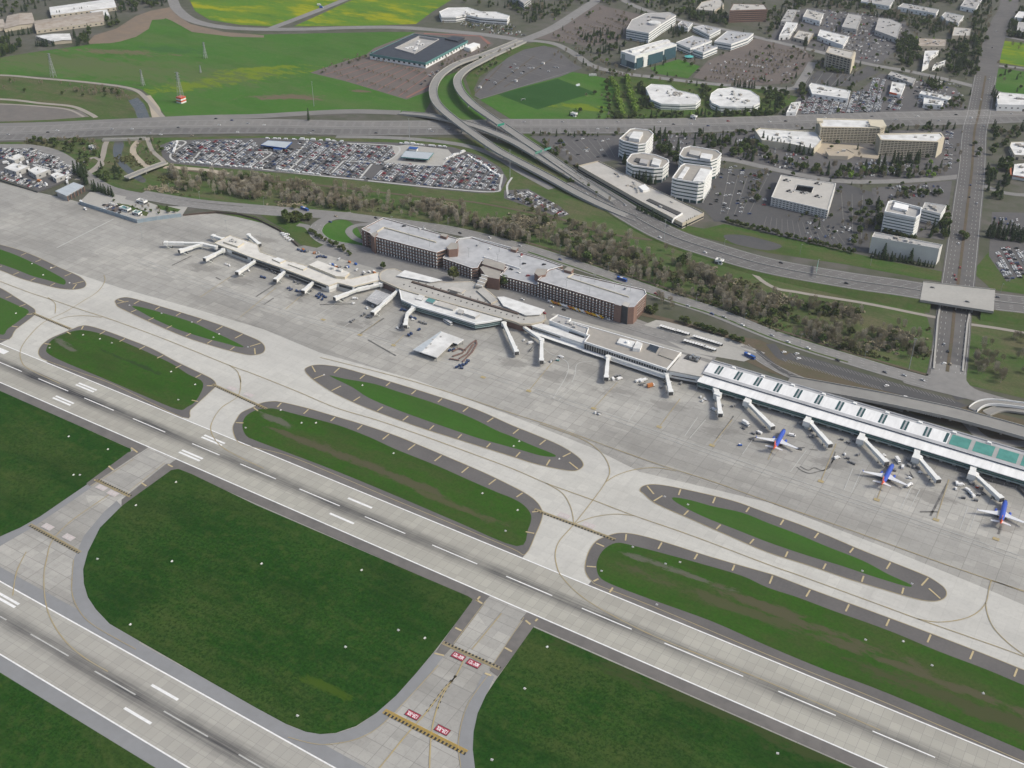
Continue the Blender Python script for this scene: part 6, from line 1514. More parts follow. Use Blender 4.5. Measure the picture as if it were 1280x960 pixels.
wall_run('perimeter_fence', 'dark hedge lined fence below the cargo sheds', [(-40, 214), (0, 226), (47, 241), (62, 236), (90, 224)], 1.8, .4, 'dark_steel', 'fence')
wall_run('security_wall', 'dark fence curving right of the last aircraft', [(1195, 588), (1240, 603), (1270, 610), (1290, 628)], 2.2, .4, 'dark_steel', 'fence', 8)
wall_run('kerb_wall', 'low dark wall along the road below the left garage', [(456, 308), (500, 320), (538, 330)], 1.5, .5, 'brown_fascia', 'wall')
# ================================================================== AIRCRAFT
def airliner(label, nose, tail):
    N, T = G(*nose, 4.2), G(*tail, 4.2); d = (N-T); rz = atan2(d.y, d.x); c = (N+T)/2
    root = empty('airliner', (c.x, c.y, 0), label, 'aircraft', None, rz)
    L = 33.0
    xs = [16.5, 16.1, 15.2, 13.6, 11.5, 8, 2, -5, -8.5, -11.5, -14, -16.5]; rs = [.12, .75, 1.3, 1.72, 1.9, 1.95, 1.95, 1.95, 1.8, 1.35, .85, .25]; zz = [3.5, 3.55, 3.65, 3.8, 3.9, 3.95, 3.95, 3.95, 4.1, 4.5, 4.9, 5.3]
    n = 18; m = MB()
    for i in range(len(xs)):
        m.v += [(xs[i], cos(2*pi*j/n)*rs[i], zz[i]+sin(2*pi*j/n)*rs[i]*1.05) for j in range(n)]
    for i in range(len(xs)-1):
        for j in range(n):
            a = 2*pi*(j+.5)/n
            m.f.append((i*n+j, i*n+(j+1) % n, (i+1)*n+(j+1) % n, (i+1)*n+j))
            low = sin(a) < -.55
            m.m.append(1 if (low or xs[i] < -11) else (2 if sin(a) < -.45 or xs[i] < -10 else 0))
    m.build('fuselage', ['plane_blue', 'plane_red', 'plane_orange'], root, smooth=True)
    for s in (1, -1):
        q = MB(); m = q
        # tapered swept wing with thickness
        pts = [(3.6, 1.5, 2.7), (-3.4, 1.5, 2.8), (-4.0, 5.5, 3.0), (-6.3, 17.0, 3.9), (-4.9, 17.0, 3.95), (-.2, 6, 3.05)]
        up = [Vector((x, y*s, z+.28)) for x, y, z in pts]; dn = [Vector((x, y*s, z-.22 if y < 10 else z+.05)) for x, y, z in pts]
        m.face(up if s > 0 else up[::-1]); m.face(dn[::-1] if s > 0 else dn)
        for k in range(6):
            a, b = k, (k+1) % 6
            m.face([dn[a], dn[b], up[b], up[a]])
        w = m.build('wing', 'plane_white', root)
        m = MB(); m.face([(-4.9, 17*s, 4.15), (-6.3, 17*s, 4.1), (-6.9, 17.5*s, 6.4), (-6.2, 17.5*s, 6.4)]); m.face([(-4.9, 17.1*s, 4.15), (-6.2, 17.6*s, 6.4), (-6.9, 17.6*s, 6.4), (-6.3, 17.1*s, 4.1)]); m.build('winglet', 'plane_blue', w)
        m = MB(); m.tube([(4.6, 4.9*s, 2.0), (4.2, 4.9*s, 2.0), (2.5, 4.9*s, 2.0), (.4, 4.9*s, 2.1), (-.6, 4.9*s, 2.15)], [.85, 1.05, 1.12, .8, .45], 14); m.build('engine', 'plane_blue', root, smooth=True)
        m = MB(); pts = [(-12.2, .5, 5.0), (-14.9, .5, 5.1), (-16.6, 7.0, 5.7), (-15.3, 7.0, 5.7)]
        up = [Vector((x, y*s, z+.14)) for x, y, z in pts]; dn = [Vector((x, y*s, z-.12)) for x, y, z in pts]
        m.face(up); m.face(dn[::-1])
        for k in range(4): m.face([dn[k], dn[(k+1) % 4], up[(k+1) % 4], up[k]])
        m.build('tailplane', 'plane_white', root)
        m = MB(); m.tube([(-2.2, 2.6*s-.25*s, .55), (-2.2, 2.6*s+.35*s, .55)], .55, 10); m.tube([(-2.2, 2.6*s, .5), (-2.0, 2.6*s, 2.7)], .14, 6); m.build('main_gear', ['tyre'], root)
    m = MB(); pts = [(-9.6, 5.6), (-14.9, 5.4), (-17.2, 12.4), (-14.9, 12.4)]
    A = [Vector((x, .2, z)) for x, z in pts]; B = [Vector((x, -.2, z)) for x, z in pts]
    m.face(A, 0); m.face(B[::-1], 0)
    for k in range(4): m.face([B[k], B[(k+1) % 4], A[(k+1) % 4], A[k]], 1)
    m.build('tail_fin', ['plane_red', 'plane_orange'], root)
    m = MB(); m.tube([(10.8, -.15, .4), (10.8, .15, .4)], .4, 10); m.tube([(10.8, 0, .4), (10.9, 0, 2.3)], .12, 6); m.build('nose_gear', 'tyre', root)
    m = MB(); m.box((15.0, 0, 4.75), (1.0, 1.9, .42)); m.build('cockpit_window', 'glass_dark', root)
    return root
airliner('blue airliner with an orange tail parked leftmost of the three', (980, 537.5), (967.5, 561))
airliner('blue airliner with an orange tail parked between the other two', (1116, 580), (1102, 606.5))
airliner('blue airliner with an orange tail parked at the far right edge', (1257, 626), (1250.5, 655))

# ================================================================== VEHICLES
def vehicle(name, label, cat, u, v, rz, kind, col='vehicle_white', grp=None, z=0.15):
    g = G(u, v, z)
    o = empty(name, (g.x, g.y, z), label, cat, grp, rz)
    def wheels(xs, w, r=.45):
        for x in xs:
            for s in (1, -1):
                m = MB(); m.tube([(x, s*(w/2-.28), r), (x, s*(w/2+.02), r)], r, 8); m.build('wheel', 'tyre', o)
    if kind == 'van':
        m = MB(); P = [(-2.7, .45), (2.7, .45), (2.7, 1.1), (2.0, 1.35), (1.4, 2.15), (-2.7, 2.2)]
        side(m, P, 2.0); m.build('body', col, o)
        m = MB(); m.beam((2.06, 0, 1.42), (1.46, 0, 2.1), 1.7, .06); m.build('windscreen', 'glass_dark', o); wheels((-1.8, 1.7), 2.0, .4)
    elif kind == 'truck':
        m = MB(); m.box((-.9, 0, 2.1), (5.4, 2.5, 2.8)); m.build('box_body', col, o)
        m = MB(); side(m, [(2.0, .5), (3.8, .5), (3.8, 1.5), (3.3, 2.5), (2.0, 2.6)], 2.3); m.build('cab', col if col == 'vehicle_white' else 'vehicle_white', o)
        m = MB(); m.beam((3.84, 0, 1.55), (3.4, 0, 2.4), 2.0, .06); m.build('windscreen', 'glass_dark', o)
        m = MB(); m.box((.3, 0, .65), (6.6, 1.1, .3)); m.build('chassis', 'dark_steel', o); wheels((-2.4, 2.8), 2.4, .5)
    elif kind == 'tug':
        m = MB(); side(m, [(-1.6, .35), (1.6, .35), (1.6, 1.0), (.3, 1.15), (-1.6, 1.1)], 1.6); m.build('body', col, o)
        m = MB(); m.box((-.5, 0, 1.9), (1.4, 1.4, .1)); m.build('canopy', 'vehicle_white', o)
        for x in (-1.1, .1):
            for s in (.6, -.6): m = MB(); m.box((x, s, 1.5), (.08, .08, .8)); m.build('post', 'dark_steel', o)
        wheels((-1, 1), 1.6, .38)
    elif kind == 'cart':
        m = MB(); m.box((0, 0, .62), (3.2, 1.6, .22)); m.build('bed', col, o)
        m = MB(); m.box((0, 0, 1.95), (3.2, 1.6, .1)); m.build('roof', col, o)
        for x in (-1.5, 1.5): m = MB(); m.box((x, 0, 1.3), (.1, 1.5, 1.2)); m.build('end_panel', col, o)
        wheels((-1.1, 1.1), 1.5, .3)
    elif kind == 'bus':
        m = MB(); side(m, [(-5.8, .4), (5.8, .4), (5.8, 2.0), (5.5, 3.1), (-5.8, 3.1)], 2.55); m.build('body', col, o)
        for s in (1, -1): m = MB(); m.box((0, s*1.29, 2.15), (10.6, .06, .9)); m.build('side_window', 'glass_dark', o)
        m = MB(); m.beam((5.84, 0, 1.5), (5.6, 0, 2.9), 2.3, .06); m.build('windscreen', 'glass_dark', o)
        m = MB(); m.box((-1, 0, 3.25), (3, 1.7, .3)); m.build('roof_unit', 'vehicle_white', o); wheels((-3.6, 3.8), 2.5, .5)
    elif kind == 'tanker':
        m = MB(); m.tube([(-3.6, 0, 1.9), (-3.4, 0, 1.9), (1.2, 0, 1.9), (1.4, 0, 1.9)], [.6, 1.15, 1.15, .6], 12); m.build('tank', col, o)
        m = MB(); side(m, [(1.7, .5), (3.5, .5), (3.5, 1.5), (3.1, 2.4), (1.7, 2.5)], 2.3); m.build('cab', 'vehicle_white', o)
        m = MB(); m.box((0, 0, .65), (6.6, 1.1, .3)); m.build('chassis', 'dark_steel', o); wheels((-2.4, 2.6), 2.4, .5)
    elif kind == 'loader':
        m = MB(); m.box((0, 0, .8), (3.4, 1.8, .5)); m.build('body', col, o)
        m = MB(); m.beam((-3.2, 0, 1.0), (3.4, 0, 2.8), .9, .25); m.build('conveyor', 'dark_steel', o); wheels((-1.1, 1.1), 1.7, .4)
    return o
def side(m, prof, w):
    a = [Vector((x, w/2, z)) for x, z in prof]; b = [Vector((x, -w/2, z)) for x, z in prof]; n = len(prof)
    m.face(a[::-1]); m.face(b)
    for k in range(n): m.face([b[k], a[k], a[(k+1) % n], b[(k+1) % n]][::-1])
# apron vehicles
APV = [
 ('baggage_cart', 'cart', 'cart_blue', 'blue baggage carts clustered near the pier front', [(331, 348), (327, 347), (361, 361), (364, 363), (375, 365), (371, 364.5), (383, 361), (399, 368), (402, 369.5), (405, 371), (399, 373), (403, 375), (396, 371), (407, 372.5)], 'blue baggage cart near the boarding bridges of the pier'),
 ('baggage_cart', 'cart', 'cart_blue', 'blue baggage carts behind the pier', [(373, 313), (377, 314.5), (381, 315), (400, 321), (404, 321.5), (407, 322.5), (397, 322)], 'blue baggage cart parked behind the pier near the road'),
 ('baggage_cart', 'cart', 'cart_grey', 'grey baggage carts below the hall corner', [(453, 395), (456, 393), (442, 401), (439, 403), (461, 396), (525, 403), (529, 404), (532, 405.5)], 'grey baggage cart on the apron below the glazed wing'),
 ('baggage_cart', 'cart', 'cart_blue', 'blue baggage carts by the glazed wing', [(502, 388), (506, 389), (513, 397), (516, 398.5), (519, 399), (514, 418), (511, 420), (524, 413), (571, 460), (575, 458), (579, 457), (583, 455), (577, 461), (585, 452), (562, 439), (567, 438)], 'blue baggage cart beside the glazed wing and its shed'),
 ('baggage_cart', 'cart', 'cart_grey', 'grey baggage carts along the new concourse', [(1000, 530), (1006, 533), (1022, 546), (1063, 578), (1067, 580), (1143, 585), (1147, 586), (1136, 583), (1068, 552), (1060, 554), (1135, 576), (1202, 598), (1215, 606), (1226, 612), (1204, 623), (1052, 550)], 'grey baggage cart left near a gate of the new concourse'),
 ('tow_tug', 'tug', 'vehicle_white', 'white tugs scattered about the apron', [(283, 331), (287, 332.5), (311, 339), (442, 380), (466, 383), (459, 386), (485, 374), (497, 411), (655, 426), (876, 497), (881, 500), (878, 502), (1105, 570), (1113, 585), (745, 517), (645, 441)], 'small white tow tug standing on the apron'),
 ('baggage_cart', 'cart', 'cart_grey', 'grey carts lined near the pier windows', [(340, 340), (344, 342), (349, 344), (374, 355), (369, 353), (389, 364), (413, 364), (334, 338)], 'grey baggage cart lined up under the pier windows'),
]
for nm, kd, col, grp, pts, lab in APV:
    for u, v in pts: vehicle(nm, lab, 'cart' if kd == 'cart' else 'tug', u, v, rnd.uniform(-.5, .5)+rnd.choice((0, 0, pi/2)), kd, col, grp)
for i, (u, v) in enumerate([(797.5, 477), (800.5, 476), (803, 477), (806, 475.5)]): vehicle('minibus', 'white minivan parked in the row of four below the terminal windows', 'van', u, v, 1.15, 'van', 'vehicle_white', 'white minivans in a row on the apron')
for lab, u, v, rz, kd, col in [
 ('orange service truck right of the four white minivans', 813.5, 483.5, 1.0, 'truck', 'van_orange'), ('small grey loader below the orange truck', 802, 482, .4, 'loader', 'cart_grey'),
 ('white service van beside the left blue aircraft nose', 990, 545, .2, 'van', 'vehicle_white'), ('white catering truck parked left of the left blue aircraft', 932, 531, -.35, 'truck', 'vehicle_white'),
 ('white fuel tanker below the wing of the middle blue aircraft', 1136, 608, 1.2, 'tanker', 'vehicle_white'), ('white box truck behind the nose of the middle blue aircraft', 1122, 577.5, -.9, 'truck', 'vehicle_white'),
 ('white fuel tanker left of the last boarding bridge', 1214, 619.5, -.75, 'tanker', 'vehicle_white'), ('white pickup beside the tanker near the last gate', 1210, 614, -.4, 'van', 'vehicle_white'),
 ('dark loader crossing below the left aircraft gate', 930, 536, -.3, 'loader', 'cart_grey'), ('blue utility tug alone on the concourse apron', 925, 557, .5, 'tug', 'truck_blue'),
 ('grey stair truck by the left aircraft wing tip', 1000, 562, .15, 'loader', 'cart_grey'), ('red tractor beside the last gate walkway', 1222, 610, .5, 'tug', 'plane_red'),
 ('white crew van beside the canopy boarding bridge', 444, 374, .6, 'van', 'vehicle_white'), ('white shuttle bus parked under the glazed wing', 560, 404, -.3, 'bus', 'vehicle_white'),
 ('white towed generator left of the link bridge', 748, 518, -.3, 'loader', 'vehicle_white'), ('teal spill bin alone below the terminal windows', 697, 451, .3, 'tug', 'teal_trim'),
 ('blue shuttle bus on the airport road near the upper loop', 381, 262.5, -.12, 'bus', 'truck_blue'), ('blue shuttle bus passing behind the right garage', 777.5, 350.5, -.1, 'bus', 'truck_blue'),
 ('blue shuttle bus at the head of the new concourse', 937, 446.5, -.3, 'bus', 'truck_blue'), ('white lorry on the diagonal farm road', 399, 7, .5, 'truck', 'vehicle_white'), ('blue fronted lorry behind the white one on the farm road', 402, 10, .5, 'truck', 'truck_blue'),
 ('white coach parked in the upper green corner lot', 741, 95, .6, 'bus', 'vehicle_white'), ('white truck waiting by the depot at the apron corner', 102, 254.5, -.4, 'truck', 'vehicle_white'), ('white van at the head of the long fence', 107, 262, -.35, 'van', 'vehicle_white'),
 ('white tanker truck lying along the service yard fence', 26, 221, -.5, 'tanker', 'vehicle_white'), ('white tanker truck at the pointed end of the service yard', 58, 231.5, -.4, 'tanker', 'vehicle_white'), ('orange loader near the tanker in the service yard', 50, 228, .1, 'truck', 'van_orange')]:
    vehicle('apron_vehicle' if kd in ('loader',) else {'truck': 'box_truck', 'van': 'van', 'tanker': 'fuel_truck', 'bus': 'bus', 'tug': 'tow_tug'}[kd], lab, {'truck': 'truck', 'van': 'van', 'tanker': 'tanker truck', 'bus': 'bus', 'tug': 'tug', 'loader': 'loader'}[kd], u, v, rz, kd, col)
r9 = random.Random(5)
for gu, gv in [(905, 512), (950, 545), (1022, 540), (1060, 570), (1120, 585), (1150, 592), (1200, 607), (1232, 620), (838, 480), (770, 470), (690, 448), (650, 432), (510, 405), (470, 392)]:
    for q in range(4):
        k = r9.choice(('cart', 'cart', 'tug', 'loader', 'van'))
        vehicle({'cart': 'baggage_cart', 'tug': 'tow_tug', 'loader': 'belt_loader', 'van': 'service_van'}[k], {'cart': 'grey baggage cart', 'tug': 'white tug', 'loader': 'grey belt loader', 'van': 'white service van'}[k]+' working among the boarding bridges', {'cart': 'cart', 'tug': 'tug', 'loader': 'loader', 'van': 'van'}[k], gu+r9.uniform(-14, 14), gv+r9.uniform(-5, 7), r9.uniform(0, 3), k, 'cart_grey' if k in ('cart', 'loader') else 'vehicle_white', {'cart': 'carts', 'tug': 'tugs', 'loader': 'belt loaders', 'van': 'vans'}[k]+' among the boarding bridges')
# service yards behind the pier: containers, trucks
YC = [('white', 'vehicle_white'), ('blue', 'truck_blue'), ('orange', 'van_orange'), ('grey', 'cart_grey')]
for k in range(46):
    u, v = [(388, 316), (420, 331), (455, 337), (405, 318), (436, 325)][k % 5]; u += rnd.uniform(-14, 16); v += (u-410)*.1+rnd.uniform(-3, 3)
    i = rnd.choices((0, 1, 2, 3), (5, 2, 2, 3))[0]; c = YC[i]
    if 11 < v-(u-375)*.27-300 < 23 and u < 470: vehicle('cargo_trolley', c[0]+' cargo trolley in the cluttered yard behind the pier', 'trolley', u, v, rnd.choice((-.2, 1.3)), 'cart', c[1], c[0]+' cargo trolleys behind the pier')
for u, v in [(356, 295), (358, 297), (361, 299), (354, 293), (364, 301), (359, 294)]: vehicle('van', 'white service van parked by the apron edge hedge', 'van', u, v, rnd.uniform(.3, .9), 'van', 'vehicle_white', 'white vans by the apron edge')
for k in range(36):
    u, v = rnd.uniform(2, 86), 0; v = 190+u*.33+rnd.uniform(-1, 14)
    if 232-(86-u)*.1 > v: vehicle('van', 'white van parked among the cargo sheds', 'van', u, v, rnd.choice((-.5, 1.05))+rnd.uniform(-.1, .1), rnd.choice(('van', 'van', 'truck')), 'vehicle_white', 'white vans among the cargo sheds')
# taxi rank
for k in range(22):
    t = k/21; c = rnd.choices(('van_yellow', 'vehicle_white', 'van_orange', 'truck_blue'), (6, 6, 2, 1))[0]; w_ = {'van_yellow': 'yellow', 'vehicle_white': 'white', 'van_orange': 'orange', 'truck_blue': 'blue'}[c]
    vehicle('taxi_van', w_+' taxi van waiting in the rank below the right garage', 'taxi', 688+t*63, 378.2+t*19.2, -.03, 'van', c, w_+' taxi vans in the rank', .3)
# bus shelters
def shelter(u, v, L, grp, lab):
    g = G(u, v); root = empty('bus_shelter', g, lab, 'shelter', grp, -.03)
    m = MB(); n = int(L/2.4)
    for k in range(n): m.box((-L/2+(k+.5)*L/n, 0, 3), (L/n*.86, 3.6, .2))
    m.build('roof', 'white_roof', root)
    m = MB(); m.box((0, 1.4, 1.4), (L, .2, 2.6)); m.build('back_wall', 'glass_dark', root)
    for s in (-1, 1): m = MB(); m.box((s*L*.45, -1.2, 1.45), (.2, .2, 2.9)); m.build('post', 'steel', root)
for u, v, L, lab in [(835, 413, 18, 'upper bus shelter with white ribbed roof nearest the garage'), (853, 418, 14, 'second upper bus shelter behind the plaza kerb'), (884, 428, 30, 'longest bus shelter by the shrub bed'), (861, 430, 11, 'first of the three lower white ribbed shelters'), (875, 434, 11, 'middle of the three lower white ribbed shelters'), (887, 438, 12, 'last of the three lower white ribbed shelters')]: shelter(u, v, L, 'ribbed shelters on the bus plaza', lab)

# ---- cars: nearest 300 are things, the rest of the packed lots one mass
CARCOL = [('white', (.75, .75, .74), 30), ('silver', (.42, .43, .44), 22), ('black', (.02, .02, .022), 16), ('grey', (.15, .155, .16), 12), ('red', (.32, .03, .03), 8), ('blue', (.04, .07, .18), 7), ('tan', (.35, .3, .22), 3)]
def car_mesh(detail=True):
    m = MB()
    lo = [(-2.2, .3), (2.2, .3), (2.25, .62), (1.1, .92), (-2.15, .95)]
    side_mi(m, lo, 1.8, 0)
    hi = [(-1.9, .95), (.95, .92), (.35, 1.42), (-1.35, 1.45)]
    side_mi(m, hi, 1.55, 1)
    m.box((-.5, 0, 1.46), (1.7, 1.4, .05), 0, 0)
    for x in (-1.4, 1.4):
        for s in (.78, -.78): m.tube([(x, s-.1, .32), (x, s+.12, .32)], .32, 6, 2)
    return m
def side_mi(m, prof, w, mi):
    a = [Vector((x, w/2, z)) for x, z in prof]; b = [Vector((x, -w/2, z)) for x, z in prof]; n = len(prof)
    m.face(a[::-1], mi); m.face(b, mi)
    for k in range(n): m.face([b[k], a[k], a[(k+1) % n], b[(k+1) % n]][::-1], mi)
def inside(p, poly):
    x, y = p; r = False; n = len(poly)
    for i in range(n):
        a, b = poly[i], poly[i-1]
        if (a[1] > y) != (b[1] > y) and x < (b[0]-a[0])*(y-a[1])/(b[1]-a[1])+a[0]: r = not r
    return r
CARS = []   # x, y, z, rz, colour index, place
def park(px, row_a, row_b, gap, pitch, fill, place, seed=1, keep=None, jitter=.1, double=True):
    """rows of parked cars filling a polygon; rows run along row_a->row_b"""
    r = random.Random(seed); poly = [(p.x, p.y) for p in GS(px)]
    A, B = G(*row_a), G(*row_b); d = (B-A).normalized(); n = Vector((-d.y, d.x, 0)); th = atan2(n.y, n.x)
    pts = [(Vector((x, y, 0))-A) for x, y in poly]
    u0, u1 = min(p.dot(d) for p in pts), max(p.dot(d) for p in pts); v0, v1 = min(p.dot(n) for p in pts), max(p.dot(n) for p in pts)
    v = v0+2; row = 0
    cols = [c[2] for c in CARCOL]
    while v < v1:
        u = u0; bias = r.random()
        while u < u1:
            p = A+d*u+n*v
            if inside((p.x, p.y), poly) and r.random() < fill and not (keep and not keep(p)):
                w = list(cols)
                if bias < .45: w[0] *= 2.5
                elif bias > .8: w[2] *= 2; w[0] *= .5
                CARS.append((p.x+r.uniform(-.2, .2), p.y+r.uniform(-.2, .2), .14, th+r.choice((0, pi))+r.uniform(-.04, .04), r.choices(range(7), w)[0], place))
            u += pitch
        row += 1
        v += (5.3 if (double and row % 2) else gap)
big_lot = [(204, 183), (217, 178), (262, 176), (318, 176), (322, 186), (372, 186), (374, 178), (432, 179), (490, 184), (492, 195), (478, 204), (552, 208), (568, 195), (590, 193), (620, 211), (628, 224), (617, 238), (540, 233.5), (450, 223), (400, 218), (320, 211), (252, 205.5), (213, 201)]
empty1 = [(p.x, p.y) for p in GS([(458, 206), (480, 207), (470, 222), (452, 222)])]
park(big_lot, (362, 212), (377, 199), 8.0, 2.55, .80, 'packed rental yard', 3, keep=lambda p: not inside((p.x, p.y), empty1) and all((q.x-p.x)**2+(q.y-p.y)**2 > 16 for K in KERB for q in K))
park([(634, 239), (662, 240), (700, 260), (711, 268), (700, 271), (660, 256), (634, 247)], (640, 240), (700, 268), 8, 2.7, .75, 'wedge lot beside the elevated ramp', 4)
park([(1248, 311), (1262, 309), (1300, 315), (1300, 338), (1270, 350), (1257, 350), (1243, 322)], (1243, 318), (1260, 348), 9, 2.9, .7, 'small lot right of the parkway', 5)
park([(1010, 121), (1060, 124), (1064, 116), (1100, 112), (1100, 140), (1030, 143), (998, 142), (1004, 126)], (1040, 141), (1046, 125), 6.6, 2.6, .8, 'dealership yard beside the freeway', 6)
park([(1086, 97), (1106, 100), (1100, 138), (1075, 139)], (1082, 134), (1092, 104), 9, 2.8, .75, 'dealership yard beside the freeway', 7)
park([(1112, 121), (1130, 122), (1124, 138), (1108, 138)], (1112, 134), (1120, 122), 8, 2.8, .75, 'dealership yard beside the freeway', 8)
park([(1068, 205), (1096, 200), (1140, 206), (1140, 216), (1080, 222)], (1080, 210), (1130, 212), 9, 3, .6, 'hotel car park', 9)
park([(985, 8), (1130, 20), (1128, 40), (1100, 78), (1070, 72), (1040, 40)], (1040, 30), (1060, 34), 14, 3, .22, 'industrial park yards', 10)
park([(1150, 95), (1200, 106), (1205, 130), (1150, 138), (1140, 110)], (1160, 100), (1190, 108), 12, 3, .3, 'yards along the dealer street', 11)
park([(570, 28), (640, 30), (660, 45), (610, 42)], (575, 30), (650, 34), 10, 3, .3, 'bow fronted office car park', 12)
park([(540, 90), (560, 86), (545, 104), (520, 112)], (520, 112), (545, 92), 12, 3, .25, 'brown lot corner', 13)
park([(800, 165), (850, 167), (880, 186), (820, 190)], (810, 168), (850, 172), 14, 3, .2, 'lot behind the white towers', 14)
park([(1005, 270), (1060, 280), (1085, 305), (1010, 300)], (1010, 285), (1060, 294), 9, 2.9, .28, 'dark lot by the square office', 15)
park([(905, 205), (962, 216), (958, 256), (930, 272), (898, 270), (886, 258)], (905, 215), (896, 262), 10, 3, .12, 'lot beside the brightest tower', 21)
park([(1110, 232), (1180, 230), (1178, 246), (1110, 248)], (1115, 240), (1170, 240), 9, 3, .35, 'lot behind the well tower', 22)
park([(690, 172), (780, 171), (760, 198), (716, 203)], (700, 176), (730, 200), 10, 3, .06, 'empty lot by the flyover', 23)
park([(880, 80), (1010, 62), (985, 102), (905, 103)], (890, 96), (950, 104), 11, 3, .10, 'brown campus lot', 24)
park([(905, 172), (985, 170), (1010, 200), (920, 200)], (910, 176), (960, 180), 11, 3, .25, 'hotel car park', 25)
park([(1184, 165), (1196, 165), (1192, 215), (1180, 205)], (1188, 170), (1186, 210), 9, 3, .4, 'hotel car park', 26)
park([(1240, 270), (1290, 275), (1290, 290), (1238, 288)], (1240, 280), (1285, 284), 9, 3, .2, 'lot right of the parkway', 27)
park([(0, 214), (20, 219), (50, 228), (60, 232), (46, 237), (0, 223)], (2, 220), (48, 234), 6, 2.8, .6, 'service yard', 28)
park([(128, 256), (144, 254), (152, 262), (150, 268), (132, 262)], (130, 258), (148, 264), 7, 2.8, .5, 'forecourt above the blast fence', 29)
park([(600, 105), (640, 80), (700, 84), (640, 108)], (606, 104), (650, 76), 12, 3, .06, 'fan shaped lot', 30)
park([(0, 186), (40, 186), (78, 200), (94, 214), (86, 222), (60, 213), (38, 205), (14, 199), (0, 199)], (30, 200), (60, 208), 7, 2.7, .72, 'service yard', 16)
park([(462, 212), (700, 336), (800, 366), (500, 285)], (480, 285), (560, 305), 8, 2.8, 0, 'x', 1)
park([(960, 195), (1000, 205), (990, 212), (960, 208)], (960, 205), (990, 208), 10, 3, .4, 'hotel car park', 17)
for k in range(30):   # garage roof
    pass
def on_road(px, side_off, place, cols=None, dirn=0, z=.32):
    for u, v in px:
        g = G(u, v); CARS.append((g.x, g.y, z, dirn+rnd.uniform(-.04, .04), rnd.choices(range(7), [c[2] for c in CARCOL])[0], place))
fdir = (G(760, 158)-G(560, 159.5)); fd = atan2(fdir.y, fdir.x)
fd2 = atan2((G(1200, 147)-G(1000, 153)).y, (G(1200, 147)-G(1000, 153)).x)
on_road([(10, 169), (60, 166), (72, 164), (140, 162), (165, 162), (187, 167), (201, 169), (223, 160), (270, 149), (274, 157), (297, 166), (310, 155), (240, 170), (290, 151), (330, 157), (392, 164), (387, 167), (470, 167), (537, 162), (540, 165), (560, 162), (610, 152), (655, 153), (703, 153), (747, 162), (759, 161), (772, 153), (824, 153), (842, 156), (864, 156), (867, 149), (885, 158), (910, 152)], 0, 'freeway', dirn=fd)
on_road([(962, 153), (982, 152), (996, 158), (1044, 142.5), (1090, 146), (1147, 146), (1174, 151.5), (1195, 144), (1214, 148), (1264, 143), (1031, 148), (1120, 150)], 0, 'freeway', dirn=fd2)
d87 = atan2((G(960, 332)-G(880, 309)).y, (G(960, 332)-G(880, 309)).x)
for k, off in [(5.2, -12), (10, 9), (22, -13), (30.5, -11), (38, 12), (44, -9), (60, 10), (68, -11), (74, 9), (82, -12)]:
    i = min(int(k*1.1), len(pts87)-2); p = pts87[i]; d = (pts87[i+1]-p); d.z = 0; d.normalize(); q = p+Vector((-d.y, d.x, 0))*off
    CARS.append((q.x, q.y, p.z+.05, atan2(d.y, d.x), 0 if k in (22, 30.5) else rnd.choice((0, 1, 3, 2)), 'airport freeway'))
on_road([(420, 271), (470, 273), (575, 292), (612, 298), (838, 375.5), (860, 383), (890, 393), (905, 397), (928, 407), (965, 420), (985, 428), (1047, 451), (1106, 466), (1153, 476), (1130, 470), (1010, 436), (700, 325), (650, 308), (820, 368), (530, 286)], 0, 'airport road', dirn=atan2((G(1010, 434)-G(840, 373)).y, (G(1010, 434)-G(840, 373)).x), z=.24)
on_road([(1180, 431), (1176, 378), (1195, 350), (1198, 305), (1193, 345), (1212, 247), (1221, 255), (1200, 335), (1188, 456), (1225, 190), (1230, 158), (1213, 232), (1240, 60), (1236, 100), (1226, 125), (1245, 40), (1185, 440)], 0, 'parkway', dirn=atan2((G(1215, 210)-G(1197, 358)).y, (G(1215, 210)-G(1197, 358)).x), z=.3)
on_road([(653, 375), (705, 388), (690, 384), (676, 391), (498, 304), (420, 304), (403, 297), (413, 278), (680, 392), (760, 400)], 0, 'terminal road', dirn=-.05, z=.3)
for u, v, zz in [(650, 321, 12.1), (652, 319, 12.1), (655, 330, 12.1), (648, 341, 12.1), (639, 337, 12.1), (660, 345, 12.1), (612, 311, 12.1), (597, 307, 12.1), (680, 331, 12.1), (782, 361, 17.7), (525, 287, 18.1), (505, 283, 18.1)]:
    g = G(u, v, zz); CARS.append((g.x, g.y, zz, rnd.choice((0, pi/2, .9)), rnd.choice((0, 1, 2, 2, 3, 4)), 'garage roof'))
for u, v in [(1180, 455), (1120, 509), (1131, 497), (1110, 505), (1108, 483), (980, 441), (996, 443), (998, 449)]: g = G(u, v); CARS.append((g.x, g.y, .3, .8, 0, 'striped staff lot'))
for k in range(9): g = G(1152+k*3, 516+k*.75); CARS.append((g.x, g.y, .3, 1.2, 0, 'strip under the elevated roadway'))
camxy = Vector((0, 0))
CARS.sort(key=lambda c: hypot(c[0], c[1]))
proto = car_mesh()
base = None
for i, (x, y, z, rz, ci, place) in enumerate(CARS[:295]):
    if base is None:
        base = proto.build('parked_car', ['car_paint', 'glass_dark', 'tyre']); o = base
    else:
        o = base.copy(); C.objects.link(o)
    o.name = 'parked_car' if place not in ('freeway', 'airport freeway', 'airport road', 'parkway', 'terminal road') else 'moving_car'
    o.location = (x, y, z); o.rotation_euler = (0, 0, rz); o.color = (*CARCOL[ci][1], 1)
    verb = 'driving along the ' if o.name.startswith('moving') else 'standing on the ' if place == 'garage roof' else 'parked in the '
    tag(o, CARCOL[ci][0]+' car '+verb+place, 'car', CARCOL[ci][0]+' cars, '+place)
